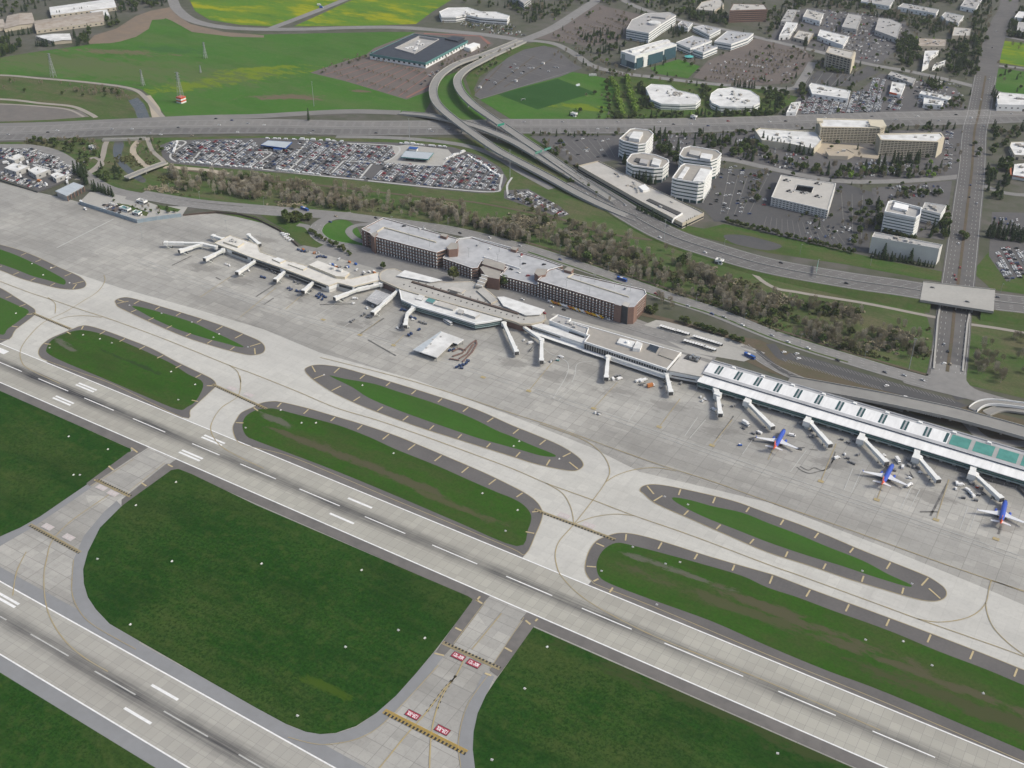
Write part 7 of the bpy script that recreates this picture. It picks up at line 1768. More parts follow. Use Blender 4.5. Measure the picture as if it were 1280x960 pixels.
mm = MB(); names = []
for nme, c, _ in CARCOL: plain('far_car_'+nme, c, rough=.35, spec=.5, var=.02)
lo = [(-2.2, .3), (2.2, .3), (2.25, .7), (1.1, .95), (-2.15, .95)]; hi = [(-1.9, .95), (.95, .95), (.35, 1.45), (-1.35, 1.45)]
for x, y, z, rz, ci, place in CARS[295:]:
    ca, sa = cos(rz), sin(rz)
    q = MB(); side_mi(q, lo, 1.8, ci); side_mi(q, hi, 1.5, 7); q.box((-.5, 0, 1.47), (1.7, 1.4, .05), 0, ci)
    off = len(mm.v)
    mm.v += [(x+a*ca-b*sa, y+a*sa+b*ca, z+c) for a, b, c in q.v]; mm.f += [tuple(off+i for i in f) for f in q.f]; mm.m += q.m
o = mm.build('distant_parked_cars', ['far_car_'+c[0] for c in CARCOL]+['glass_dark']); tag(o, 'mass of small cars filling the farther rows of the lots', 'cars', None, 'stuff')
# big white vans and trailers ringed along the rental yard kerbs
for a, b, n in [((222, 178), (217, 192), 9), ((226, 203), (330, 211.5), 16), ((345, 213), (400, 219), 9), ((556, 200), (580, 190.5), 7), ((585, 195), (625, 222), 14), ((500, 180), (560, 184.5), 9), ((330, 173.5), (430, 177.5), 12)]:
    for k in range(n):
        t = (k+rnd.uniform(.2, .8))/n; u, v = a[0]+(b[0]-a[0])*t, a[1]+(b[1]-a[1])*t
        vehicle('van', 'white rental van lined along the kerb of the packed yard', 'van', u, v, atan2((G(*b)-G(*a)).y, (G(*b)-G(*a)).x)+rnd.choice((0, pi)), rnd.choice(('van', 'van', 'truck')), 'vehicle_white', 'white vans along the rental yard kerbs')

# rusty conveyor frames left of the white shed
rt = empty('conveyor_frame', G(585, 440), 'rust brown loop of dismantled conveyor frames beside the white baggage shed', 'conveyor')
for px in [[(566, 445), (578, 441), (588, 430), (595, 425), (596, 430), (590, 440), (578, 452)], [(574, 448), (584, 442), (592, 430)], [(566, 439), (574, 435), (582, 438)], [(562, 448), (574, 450)]]:
    P = GS(px, 1.2); m = MB()
    for a, b in zip(P, P[1:]): m.beam(a, b, 1.5, .5)
    for a in P: m.beam((a.x, a.y, 0), (a.x, a.y, 1.0), .3, .3)
    m.build('frame', 'brick_dark', rt, rt.location)

# ================================================================== MASTS, PYLONS, SIGNS
for u, v, h_, lab in [(392.5, 133, 36, 'tall lamp mast at the meadow edge above the freeway ramp'), (512.5, 181, 36, 'tall lamp mast in the rental yard by the blue kiosk'), (637.5, 222, 36, 'tall lamp mast at the pointed end of the rental yard'), (1136, 462, 32, 'tall lamp mast in the green river bank near the parkway'), (830, 302, 26, 'lamp mast at the freeway edge beyond the river trees'), (1262, 352, 20, 'lamp mast right of the overpass')]: lamp_post(u, v, .1, h_, lab, None, 2, 'lamp_mast')
for u, v, lab in [(273, 300, 'first'), (178, 298, 'x'), (346, 327, 'x'), (241, 302, 'x'), (327, 306, 'x'), (284, 290, 'x')][1:]: lamp_post(u, v, .1, 14, 'thin dark floodlight post round the old pier', 'floodlight posts round the old pier')
for u, v in [(40, 205), (212, 240), (250, 250), (330, 258), (560, 283), (620, 296), (700, 318), (760, 340), (870, 380), (930, 404), (1000, 430), (1080, 452)]: lamp_post(u, v, .2, 11, 'thin street lamp beside the airport road', 'street lamps beside the airport road', 1, 'street_lamp')
for u, v in [(905, 312), (1021, 337), (1000, 318), (1088, 332), (1250, 368)]: lamp_post(u, v, 1, 12, 'thin street lamp beside the airport freeway', 'street lamps beside the airport freeway', 1, 'street_lamp')
def pylon(u, v, h, label, base=None):
    g = G(u, v); root = empty('power_pylon', g, label, 'pylon')
    m = MB(); w = h*.09
    lv = [0, .2, .38, .54, .68, .8, .9, 1]
    def ww(t): return w*(1-t*.86)
    for t0, t1 in zip(lv, lv[1:]):
        c0 = [Vector((sx*ww(t0), sy*ww(t0), t0*h)) for sx, sy in ((1, 1), (-1, 1), (-1, -1), (1, -1))]; c1 = [Vector((sx*ww(t1), sy*ww(t1), t1*h)) for sx, sy in ((1, 1), (-1, 1), (-1, -1), (1, -1))]
        for k in range(4):
            m.beam(c0[k], c1[k], .32, .32); m.beam(c0[k], c1[(k+1) % 4], .2, .2); m.beam(c1[k], c1[(k+1) % 4], .2, .2)
    m.build('lattice', 'lamp_grey', root)
    for t in (.8, .9, .99):
        m = MB(); m.beam((-h*.11, 0, t*h), (h*.11, 0, t*h), .35, .35); m.beam((-h*.11, 0, t*h), (0, 0, t*h+h*.035), .2, .2); m.beam((h*.11, 0, t*h), (0, 0, t*h+h*.035), .2, .2); m.build('cross_arm', 'lamp_grey', root)
    if base:
        m = MB()
        for k in range(4):
            z0 = k*2.2
            m.box((0, 0, z0+1.1), (w*2.5, w*2.5, 2.2), 0, k % 2)
        m.build('painted_base', ['vehicle_white', 'plane_red'], root)
    return root
pylon(67, 96, 36, 'grey lattice pylon standing alone in the left meadow'); pylon(227, 128, 44, 'lattice pylon with a red and white banded base', True)
pylon(179, 107, 24, 'faint small pylon near the meadow footpath bend'); pylon(257, 73, 26, 'faint small pylon high in the meadow'); pylon(251, 91, 12, 'shortest pylon just above the yellow flower patch')
def gantry(u0, v0, u1, v1, z, lab, n=2):
    A, B = G(u0, v0, z), G(u1, v1, z); root = empty('sign_gantry', (A.x, A.y, z), lab, 'sign gantry'); O = root.location
    for p in (A, B): m = MB(); m.tube([p, p+Vector((0, 0, 7))], .3, 8); m.build('post', 'steel', root, O)
    m = MB(); m.beam(A+Vector((0, 0, 6.7)), B+Vector((0, 0, 6.7)), .5, .8); m.build('truss', 'steel', root, O)
    for k in range(n):
        t = (k+.5)/n; p = A+(B-A)*t; d = (B-A).normalized()*((B-A).length/n*.38)
        m = MB(); m.beam(p-d+Vector((0, -.5, 6.6)), p+d+Vector((0, -.5, 6.6)), .2, 2.8); m.build('sign_panel', 'gantry_green', root, O)
gantry(668, 198, 690, 190, 6, 'green sign gantry over the inner flyover lanes'); gantry(621, 163, 632, 160, 9, 'green sign gantry on the flyover above the freeway', 1)
gantry(1019, 349, 1022, 333, 2, 'bare sign gantry across the airport freeway', 1)
# airfield signs, grouped by lawn
AS = {'lawn left of the lower connector': [(86, 546), (135, 562), (92, 594), (100, 594)], 'large central lawn': [(220, 603), (170, 632), (122, 699), (215, 702), (163, 781), (498, 788), (531, 798), (372, 895), (432, 809), (327, 705), (452, 713)],
 'lawn at the bottom right': [(615, 950), (684, 809), (656, 861), (972, 942)], 'long island beside the runway at the right': [(1082, 800), (1165, 832), (1229, 867), (1129, 802), (791, 684), (752, 714), (832, 705), (850, 703), (821, 756)],
 'thin island nearest the new concourse': [(1140, 730), (831, 621), (860, 631), (1078, 714)], 'long thin island in the middle': [(699, 574), (649, 552), (642, 558), (453, 482), (405, 469)], 'middle island beside the runway': [(647, 638), (603, 617), (632, 664), (492, 567), (395, 529), (377, 529), (351, 513), (307, 535)],
 'left island beside the runway': [(104, 419), (125, 424), (140, 429), (62, 435), (214, 465), (223, 500), (244, 481)], 'small island below the pier': [(162, 382), (202, 392), (240, 403), (274, 418), (267, 422), (310, 434)], 'islands at the left picture edge': [(20, 392), (40, 330), (64, 335), (54, 344), (87, 354)]}
sb = None
for where, pts in AS.items():
    for u, v in pts:
        g = G(u, v)
        if sb is None:
            sb = empty('airfield_sign', g); sb.scale = (.62, .62, .62); m = MB(); m.box((0, 0, .30), (2.6, 2.6, .12)); m.build('pad', 'grey_wall', sb)
            m = MB(); m.box((0, 0, .85), (2.4, .3, .9)); m.build('sign_panel', 'vehicle_white', sb); o = sb
            m = MB(); m.box((0, 0, .40), (2.0, .2, .15)); m.build('frame', 'dark_steel', sb)
        else: o = copy_tree(sb)
        o.location = (g.x, g.y, .1); o.rotation_euler = (0, 0, rnd.uniform(-.3, .3)+rnd.choice((0, pi/2)))
        tag(o, 'small white airfield sign on the '+where, 'airfield sign', 'airfield signs on the '+where)
for lab, u, v in [('tiny white pump house by the creek in the green strip', 116, 186.5), ('small pale hut left of the freeway beyond the river trees', 899, 329), ('white utility hut on the soccer field verge', 717.5, 145), ('white shed at the far end of the pitch verge', 867, 148.5)]:
    g = G(u, v); bld('utility_hut', lab, None, 4, 'white_wall', 'white_roof', 'hut', 0, n_units=1, poly=[(g.x-4, g.y-3), (g.x+4, g.y-3), (g.x+4, g.y+3), (g.x-4, g.y+3)], doors=3)
g = G(153, 265); 
for lab, u, v, sx in [('teal roofed guard post behind the long blue fence', 157, 263.5, 7), ('second teal roofed guard post by the fence corner', 172, 268.5, 5), ('grey roofed kiosk on the forecourt above the fence', 178, 254, 6)]:
    g = G(u, v); bld('guard_post', lab, None, 3.6, 'white_wall', 'teal_trim' if 'teal' in lab else 'grey_roof', 'hut', 0, n_units=1, poly=[(g.x-sx, g.y-3), (g.x+sx, g.y-3), (g.x+sx, g.y+3), (g.x-sx, g.y+3)], doors=3)
g = G(660, 75)
for lab, u, v in [('teal garden pavilion beside the campus lawn', 861, 72.5)]:
    g = G(u, v); root = empty('garden_pavilion', g, lab, 'pavilion'); m = MB(); m.tube([(0, 0, 2.6), (0, 0, 5)], [8, .3], 8); m.build('roof', 'tent_green', root); m = MB()
    for k in range(6): m.tube([(6*cos(k*pi/3), 6*sin(k*pi/3), 0), (6*cos(k*pi/3), 6*sin(k*pi/3), 2.7)], .2, 6)
    m.build('post_ring', 'white_wall', root)
for u, v in [(679, 80), (645, 102), (600, 110)]: g = G(u, v); root = empty('parking_booth', g, 'tiny white booth beside the fan shaped lot', 'booth', 'booths beside the fan shaped lot'); m = MB(); m.box((0, 0, 1.3), (4, 3, 2.6)); m.build('wall', 'white_wall', root); m = MB(); m.box((0, 0, 2.75), (5, 4, .3)); m.build('roof', 'grey_roof', root)
def goal(u, v, lab, rz):
    g = G(u, v); root = empty('soccer_goal', (g.x, g.y, .1), lab, 'goal', None, rz)
    m = MB(); m.beam((-3.6, 0, 0), (-3.6, 0, 2.4), .2, .2); m.beam((3.6, 0, 0), (3.6, 0, 2.4), .2, .2); m.beam((-3.6, 0, 2.4), (3.6, 0, 2.4), .2, .2); m.build('frame', 'vehicle_white', root)
    m = MB(); m.face([(-3.6, 0, 2.4), (3.6, 0, 2.4), (3.6, 2, 0), (-3.6, 2, 0)]); m.build('net', 'pale_glass', root)
goal(654, 125.5, 'white soccer goal at the left end of the dark pitch', 1.2); goal(722, 107, 'white soccer goal at the right end of the dark pitch', -1.9)
# ================================================================== VEGETATION
def leaf_quads(m, c, n, rad, size, r, flat=.7, mi=0):
    for _ in range(n):
        a, b = r.uniform(0, 2*pi), math.acos(r.uniform(-1, 1)); k = r.random()**.4
        p = Vector((c[0]+rad*k*sin(b)*cos(a), c[1]+rad*k*sin(b)*sin(a), c[2]+rad*flat*k*cos(b)))
        s = size*r.uniform(.6, 1.3)
        u = Vector((r.gauss(0, 1), r.gauss(0, 1), r.gauss(0, .6))).normalized(); w = u.cross(Vector((r.gauss(0, 1), r.gauss(0, 1), r.gauss(0, 1)))).normalized()
        m.face([p-u*s-w*s*.6, p+u*s*.7-w*s, p+u*s+w*s*.7, p-u*s*.6+w*s], mi)
def trunk_mesh(m, h, r0, r, limbs=4, spread=2.5):
    m.tube([(0, 0, 0), (r.uniform(-.1, .1)*h*.1, 0, h*.5), (0, 0, h)], [r0, r0*.7, r0*.25], 6)
    for k in range(limbs):
        a = 2*pi*k/limbs+r.uniform(-.4, .4); z = h*r.uniform(.4, .75)
        m.tube([(0, 0, z), (cos(a)*spread*.6, sin(a)*spread*.6, z+spread*.5), (cos(a)*spread, sin(a)*spread, z+spread)], [r0*.5, r0*.3, r0*.12], 4, 0, False)
def conifer(r, h=13, w=3.0, n=330, size=.75):
    t = MB(); trunk_mesh(t, h*.92, .3, r, 0)
    m = MB()
    for _ in range(n):
        k = r.random()**.75; z = h*(.08+.92*(1-k)) if False else h*(.1+.9*r.random()**1.25)
        rr = w*(1-(z/h))**.8*(.75+.35*sin(z*2.2)*.5+.15*r.random())
        a = r.uniform(0, 2*pi); q = r.random()**.5*rr
        p = Vector((cos(a)*q, sin(a)*q, z)); d = Vector((cos(a), sin(a), -.45)); s = size*r.uniform(.7, 1.35)*(1.15-.55*z/h); w_ = Vector((-sin(a), cos(a), 0))*s*.7
        m.face([p-d*s*.5-w_*.5, p+d*s-w_*.25, p+d*s+w_*.3+Vector((0, 0, -.2)), p-d*s*.5+w_])
    return t, m
def broad(r, h=9, w=4.2, n=360, size=.8):
    t = MB(); trunk_mesh(t, h*.62, .28, r, 5, w*.55)
    m = MB(); k = 8
    for i in range(k):
        a = 2*pi*i/k+r.uniform(-.5, .5); q = w*r.uniform(.25, .66); leaf_quads(m, (cos(a)*q, sin(a)*q, h*r.uniform(.45, .8)), n//k, w*r.uniform(.32, .52), size, r, .8)
    leaf_quads(m, (0, 0, h*.8), n//5, w*.5, size, r, .7)
    return t, m
def bare(r, h=9.8, w=2.5, n=300):
    t = MB(); trunk_mesh(t, h*.6, .22, r, 6, w*.6)
    m = MB()
    for i in range(n):
        a = r.uniform(0, 2*pi); q = w*r.random()**.6*.95; z = h*(.3+.7*r.random()**.8)*(1-.18*(q/w)**2)
        p = Vector((cos(a)*q, sin(a)*q, z)); d = Vector((cos(a)*.55+r.uniform(-.3, .3), sin(a)*.55+r.uniform(-.3, .3), r.uniform(.4, 1.1))).normalized(); L = r.uniform(.7, 1.7); s = d.cross(Vector((r.gauss(0, 1), r.gauss(0, 1), .3))).normalized()*r.uniform(.06, .17)
        m.face([p-s, p+s, p+d*L+s*.3, p+d*L-s*.3])
        e = s.cross(d).normalized()*s.length
        m.face([p-e, p+e, p+d*L*.8+e*.3, p+d*L*.8-e*.3])
    return t, m
r_ = random.Random(11)
PROTO = {}
def proto_tree(kind, maker, leaf, bark, variants, nm):
    L = []
    for i in range(variants):
        t, m = maker(r_)
        def me(mb, name, mat):
            d = bpy.data.meshes.new(name); d.from_pydata(mb.v, [], mb.f); d.materials.append(MATS[mat]); d.update(); return d
        L.append((me(t, nm+'_trunk', bark), me(m, nm+'_crown', leaf), m, t))
    PROTO[kind] = (L, nm, leaf, bark)
proto_tree('conifer', lambda r: conifer(r), 'conifer_leaf', 'wood', 4, 'conifer')
proto_tree('broad', lambda r: broad(r), 'broad_leaf', 'wood', 4, 'broadleaf_tree')
proto_tree('spring', lambda r: broad(r, 8, 3.6, 320, .75), 'spring_leaf', 'wood', 2, 'spring_tree')
proto_tree('bare', lambda r: bare(r), 'bare_twig', 'pale_wood', 4, 'bare_tree')
proto_tree('grey', lambda r: bare(r, 11.5, 2.3, 300), 'grey_twig', 'pale_wood', 3, 'pale_bare_tree')
TREES = {k: [] for k in PROTO}
BLOCK = []
for o in SC.objects:      # footprints to keep trees out of
    pass
def blocked(x, y, rad):
    for (cx, cy, R, poly) in FOOT:
        if (x-cx)**2+(y-cy)**2 < (R+rad)**2:
            if inside((x, y), poly): return True
            for k in range(len(poly)):
                ax, ay = poly[k-1]; bx, by = poly[k]; L2 = (bx-ax)**2+(by-ay)**2
                t = max(0, min(1, ((x-ax)*(bx-ax)+(y-ay)*(by-ay))/max(L2, 1e-6)))
                if (x-ax-t*(bx-ax))**2+(y-ay-t*(by-ay))**2 < rad*rad: return True
    for pts, w in ROADS:
        for p in pts:
            if abs(p.x-x) < w+6 and abs(p.y-y) < w+6 and (p.x-x)**2+(p.y-y)**2 < (w/2+rad*.5)**2: return True
    return False
def scatter(px, kinds, n, s0, s1, where, seed, clump=0, free=False):
    if seed in (39, 40, 41, 42, 43, 44, 45, 46, 50, 51, 54, 56): n = int(n*1.7); s1 *= 1.1
    r = random.Random(seed); P = GS(px); poly = [(p.x, p.y) for p in P]
    x0, x1 = min(p[0] for p in poly), max(p[0] for p in poly); y0, y1 = min(p[1] for p in poly), max(p[1] for p in poly)
    got = 0; tries = 0; centres = [(r.uniform(x0, x1), r.uniform(y0, y1)) for _ in range(max(1, clump))]
    while got < n and tries < n*60:
        tries += 1
        if clump and r.random() < .75:
            c = r.choice(centres); x, y = r.gauss(c[0], 16), r.gauss(c[1], 9)
        else: x, y = r.uniform(x0, x1), r.uniform(y0, y1)
        if not inside((x, y), poly) or (not free and blocked(x, y, 1.8)): continue
        k = r.choices([a for a, _ in kinds], [b for _, b in kinds])[0]
        TREES[k].append((x, y, r.uniform(s0, s1), r.uniform(0, 6.28), where, r.uniform(.85, 1.2))); got += 1
def rowt(a, b, n, kind, s0, s1, where, seed=0, jit=1.0):
    r = random.Random(seed+n); A, B = G(*a), G(*b)
    for k in range(n):
        p = A+(B-A)*((k+.5)/n); TREES[kind].append((p.x+r.uniform(-jit, jit), p.y+r.uniform(-jit, jit), r.uniform(s0, s1), r.uniform(0, 6.28), where, r.uniform(.85, 1.2)))
# river corridor thickets
RV = 'along the river thicket beside the airport'
scatter([(210, 216), (330, 226), (450, 240), (560, 254), (640, 272), (700, 290), (700, 316), (600, 290), (470, 268), (330, 252), (220, 238)], [('bare', 7), ('grey', 4), ('broad', 1)], 330, .6, 1.25, RV, 1, 26)
scatter([(640, 262), (700, 278), (790, 298), (850, 320), (890, 345), (890, 385), (820, 364), (740, 334), (660, 308)], [('bare', 6), ('grey', 4), ('broad', 2)], 190, .7, 1.35, RV, 2, 16)
scatter([(880, 345), (960, 365), (1060, 388), (1165, 420), (1160, 455), (1080, 445), (980, 418), (900, 390)], [('bare', 8), ('grey', 2), ('broad', 3)], 170, .6, 1.15, RV, 3, 14)
scatter([(1215, 420), (1290, 424), (1290, 490), (1220, 470)], [('bare', 6), ('grey', 2), ('broad', 1)], 40, .6, 1.1, 'in the river bed right of the parkway bridge', 4, 4)
scatter([(0, 100), (90, 106), (150, 114), (165, 126), (120, 124), (60, 118), (0, 116)], [('bare', 6), ('broad', 1)], 60, .4, .8, 'along the upper left creek', 5, 6)
scatter([(60, 182), (120, 178), (128, 200), (110, 205), (85, 192)], [('broad', 4), ('conifer', 1), ('bare', 3)], 26, .5, .9, 'between the creek and the yard road', 6)
scatter([(155, 176), (200, 176), (205, 196), (190, 200), (165, 190)], [('bare', 4), ('broad', 3)], 20, .4, .8, 'between the creek and the rental yard', 7)
scatter([(30, 176), (100, 174), (110, 180), (30, 183)], [('broad', 3), ('bare', 1)], 22, .5, .9, 'in the strip below the freeway at the left', 8)
scatter([(640, 244), (720, 268), (720, 286), (650, 268)], [('bare', 5), ('broad', 2)], 26, .5, .9, RV, 9)
rowt((93, 216), (112, 232), 9, 'conifer', .95, 1.35, 'in the dark clump beside the fire station', 1, 3); rowt((100, 212), (110, 222), 6, 'conifer', .9, 1.3, 'in the dark clump beside the fire station', 2, 3); rowt((116, 238), (144, 246), 12, 'conifer', .7, 1.05, 'in the hedge row above the apron corner', 3, 2)
scatter([(118, 210), (150, 212), (160, 228), (125, 228)], [('broad', 3), ('conifer', 2)], 20, .5, .95, 'by the creek bridge junction', 10)
scatter([(345, 262), (385, 260), (400, 268), (384, 278), (356, 280)], [('broad', 1)], 24, .7, 1.1, 'in the wooded triangle of the terminal loop', 11)
rowt((385, 290), (440, 320), 16, 'broad', .5, .75, 'in the hedge between the loop road and the pier yard', 4, 1.5)
rowt((452, 302), (490, 312), 7, 'broad', .5, .75, 'at the foot of the left garage', 5, 1)
for u, v, s in [(567, 350, 1.5), (617, 358, 1.1), (630, 360, 1.35), (479, 336, .8)]: g = G(u, v); TREES['broad'].append((g.x, g.y, s, u, 'on the forecourt between hall and garage', 1.1))
scatter([(806, 390), (822, 384), (838, 392), (820, 400)], [('broad', 1)], 9, .5, .8, 'at the right end of the garage', 12)
rowt((850, 402), (862, 407), 4, 'broad', .6, .8, 'in the shrub bed of the bus plaza', 6); rowt((868, 409), (908, 421), 11, 'broad', .6, .8, 'in the shrub bed of the bus plaza', 7); rowt((912, 424), (928, 429), 4, 'broad', .6, .8, 'in the shrub bed of the bus plaza', 8)
scatter([(818, 372), (840, 380), (850, 390), (826, 384)], [('bare', 1)], 5, .8, 1, 'beside the airport road behind the garage', 13)
# towers and offices
scatter([(780, 196), (786, 192), (784, 208), (778, 206)], [('conifer', 1)], 7, .7, 1.1, 'between the white towers', 14); scatter([(816, 170), (836, 174), (848, 182), (846, 206), (838, 200), (828, 192), (818, 188)], [('conifer', 3), ('broad', 1)], 28, .8, 1.35, 'between the white towers', 15)
rowt((790, 226), (820, 231), 9, 'conifer', .8, 1.2, 'against the lowest white tower', 9, 2); rowt((843, 247), (878, 254), 12, 'broad', .4, .6, 'at the foot of the brightest tower', 10, 1.5)
rowt((795, 262), (832, 279), 16, 'conifer', .5, .7, 'along the long low office', 11, 1); rowt((855, 284), (878, 272), 8, 'conifer', .5, .75, 'along the long low office', 12, 1)
scatter([(670, 178), (700, 176), (716, 205), (740, 220), (710, 212)], [('bare', 2), ('broad', 2)], 26, .5, .9, 'on the bank between flyover and empty lot', 16)
scatter([(660, 166), (860, 166), (960, 163), (960, 168), (860, 172), (662, 171)], [('broad', 4), ('conifer', 1), ('bare', 1)], 60, .4, .75, 'in the hedge below the freeway', 17)
scatter([(862, 172), (900, 172), (915, 182), (900, 196), (870, 190)], [('conifer', 3), ('broad', 2), ('bare', 1)], 26, .7, 1.2, 'behind the white towers', 18)
scatter([(905, 180), (950, 178), (970, 200), (1030, 208), (1100, 212), (1150, 205), (1190, 208), (1190, 222), (1130, 224), (1045, 223), (960, 207), (915, 196)], [('conifer', 4), ('broad', 4), ('bare', 2), ('spring', 1)], 150, .6, 1.15, 'in front of the cream hotel', 19)
rowt((950, 180), (1020, 196), 12, 'conifer', .9, 1.25, 'in front of the cream hotel', 13, 4); rowt((1100, 205), (1150, 203), 14, 'conifer', 1, 1.3, 'in front of the cream hotel', 14, 4)
scatter([(1108, 158), (1190, 156), (1190, 162), (1110, 166)], [('broad', 2), ('conifer', 2), ('bare', 1)], 24, .5, .9, 'behind the right hotel slab', 20)
rowt((905, 277), (932, 284), 8, 'broad', .5, .7, 'in the hedge by the grassy basin', 15); rowt((932, 284), (1070, 318), 34, 'broad', .45, .75, 'in the hedge by the grassy basin', 16, 1.5); scatter([(935, 245), (950, 215), (958, 218), (945, 262)], [('bare', 3), ('broad', 1)], 14, .7, 1, 'beside the square office', 21)
scatter([(1058, 260), (1085, 262), (1082, 312), (1062, 305)], [('bare', 3), ('broad', 2)], 20, .6, 1, 'beside the dark office lot', 22); scatter([(1085, 258), (1102, 256), (1098, 292), (1084, 288)], [('conifer', 2), ('broad', 3)], 16, .7, 1.1, 'beside the dark office lot', 23)
rowt((1090, 322), (1132, 329), 14, 'conifer', .55, .85, 'along the windowless box', 17, 1.5); rowt((1134, 329), (1168, 335), 10, 'conifer', .45, .65, 'along the windowless box', 18, 1); rowt((1103, 321), (1104, 322), 1, 'conifer', 1.35, 1.4, 'along the windowless box', 19); rowt((1138, 328), (1139, 328), 1, 'conifer', 1.35, 1.4, 'along the windowless box', 20)
rowt((1104, 291), (1146, 300), 12, 'broad', .5, .7, 'at the foot of the tower with the roof well', 21, 1)
scatter([(1155, 270), (1185, 262), (1188, 300), (1160, 300)], [('broad', 3), ('conifer', 3), ('bare', 1)], 30, .6, 1.05, 'beside the parkway near the well tower', 24); scatter([(1100, 245), (1130, 235), (1180, 238), (1180, 250), (1130, 250)], [('broad', 2), ('bare', 2), ('conifer', 1)], 18, .6, 1, 'beside the parkway near the well tower', 25)
scatter([(1232, 205), (1262, 205), (1262, 250), (1234, 250)], [('conifer', 3), ('broad', 2)], 34, .8, 1.3, 'right of the parkway', 26); scatter([(1240, 160), (1262, 160), (1290, 165), (1260, 178), (1240, 200)], [('broad', 3), ('conifer', 2), ('bare', 1)], 30, .7, 1.1, 'right of the parkway', 27)
rowt((1232, 296), (1285, 304), 13, 'conifer', 1.0, 1.3, 'in the dark row above the small lot', 22, 2); rowt((1236, 290), (1285, 297), 10, 'conifer', 1.0, 1.3, 'in the dark row above the small lot', 23, 3); rowt((1200, 292), (1205, 300), 2, 'broad', .8, 1, 'on the parkway median', 24)
for u, v in [(1208, 298), (1206, 300), (1224, 190), (1222, 196), (1218, 182)]: g = G(u, v); TREES['broad'].append((g.x, g.y, .8, u, 'on the parkway median', 1))
# freeway north side, campus and beyond
scatter([(757, 148), (870, 144), (960, 140), (998, 143), (960, 148), (870, 151), (757, 152)], [('broad', 4), ('conifer', 3), ('spring', 1)], 90, .5, .95, 'in the belt above the freeway', 28); rowt((765, 100), (778, 145), 20, 'spring', 1.0, 1.35, 'in the bright green rows by the rounded offices', 25, 2); rowt((782, 98), (795, 142), 20, 'spring', 1.0, 1.35, 'in the bright green rows by the rounded offices', 26, 2); rowt((757, 105), (763, 146), 9, 'broad', .6, .9, 'in the bright green rows by the rounded offices', 27, 2)
scatter([(796, 105), (808, 112), (814, 128), (826, 134), (800, 140)], [('conifer', 3), ('broad', 2)], 24, .6, 1.05, 'beside the kidney shaped office', 29); scatter([(874, 110), (888, 110), (884, 130), (876, 130)], [('conifer', 1), ('broad', 2)], 12, .6, 1, 'between the rounded offices', 30); scatter([(950, 110), (985, 118), (978, 142), (955, 138)], [('broad', 3), ('conifer', 3)], 36, .6, 1.05, 'right of the rounded offices', 31)
rowt((916, 108), (945, 111), 8, 'conifer', .7, .95, 'behind the rounded offices', 28, 1.5); scatter([(728, 45), (765, 42), (785, 56), (772, 70), (736, 66)], [('conifer', 4), ('broad', 2)], 60, .6, 1.05, 'in the dark grove left of the campus', 32); scatter([(832, 38), (852, 36), (856, 46), (836, 48)], [('conifer', 1)], 16, .7, 1.05, 'in the campus court', 33)
scatter([(690, 70), (725, 60), (800, 94), (850, 98), (900, 102), (880, 108), (800, 102), (740, 95)], [('bare', 4), ('broad', 1)], 50, .5, .8, 'along the campus street', 34)
scatter([(560, 66), (600, 60), (640, 56), (600, 80), (575, 92), (552, 98), (545, 92)], [('bare', 5), ('broad', 1)], 46, .45, .75, 'along the flyover beside the black roof', 35); scatter([(592, 72), (640, 56), (660, 56), (630, 74), (600, 98), (594, 108)], [('bare', 3), ('broad', 1)], 26, .45, .75, 'along the fan shaped lot', 36)
scatter([(395, 90), (455, 68), (470, 62), (462, 72), (402, 94)], [('bare', 3), ('broad', 1)], 30, .35, .6, 'along the brown lot edge', 37); rowt((470, 76), (535, 95), 18, 'bare', .4, .55, 'in the brown lot by the black roof', 29, 2); rowt((440, 84), (520, 106), 22, 'bare', .35, .5, 'in the brown lot by the black roof', 30, 3); rowt((415, 92), (510, 118), 22, 'bare', .35, .5, 'in the brown lot by the black roof', 31, 3)
for k in range(7): t = k/6; rowt((690+t*80, 46-t*26), (742+t*52, 56-t*26), 12, 'bare', .4, .6, 'in the upper brown campus lot', 40+k, 2)
for k in range(8): t = k/7; rowt((880+t*70, 98-t*38), (945+t*62, 104-t*34), 14, 'bare', .4, .6, 'in the right brown campus lot', 50+k, 2)
scatter([(960, 58), (1020, 66), (1015, 78), (985, 106), (975, 106), (1000, 80), (960, 64)], [('bare', 3), ('broad', 2)], 26, .5, .8, 'in the right brown campus lot', 38)
scatter([(690, -6), (810, -6), (900, -4), (905, 24), (870, 26), (800, 8), (700, 2)], [('broad', 4), ('conifer', 3), ('spring', 1)], 100, .6, 1.1, 'in the far belt behind the campus', 39); scatter([(840, 16), (905, 14), (912, 34), (870, 26)], [('conifer', 3), ('broad', 2)], 40, .6, 1.1, 'in the far belt behind the campus', 40)
scatter([(955, 20), (980, 10), (1000, -6), (1240, -6), (1235, 8), (1180, 4), (1120, 12), (1060, 14), (1000, 8), (974, 36), (960, 44)], [('broad', 5), ('conifer', 3), ('bare', 1)], 200, .6, 1.1, 'in the tree belt of the industrial park', 41)
scatter([(1078, 18), (1110, 16), (1200, 32), (1190, 44), (1150, 42), (1125, 30)], [('broad', 4), ('conifer', 2), ('bare', 2)], 70, .6, 1.1, 'in the tree belt of the industrial park', 42); scatter([(1130, 40), (1150, 60), (1152, 86), (1124, 82), (1120, 56)], [('broad', 4), ('conifer', 2)], 50, .6, 1.05, 'behind the dealer street', 43); scatter([(1184, 50), (1225, 50), (1222, 96), (1190, 96), (1182, 86)], [('broad', 5), ('conifer', 4)], 80, .6, 1.1, 'beside the upper parkway', 44); scatter([(1214, 10), (1240, 10), (1232, 60), (1218, 80), (1216, 40)], [('broad', 4), ('conifer', 2), ('bare', 1)], 46, .6, 1.1, 'beside the upper parkway', 45)
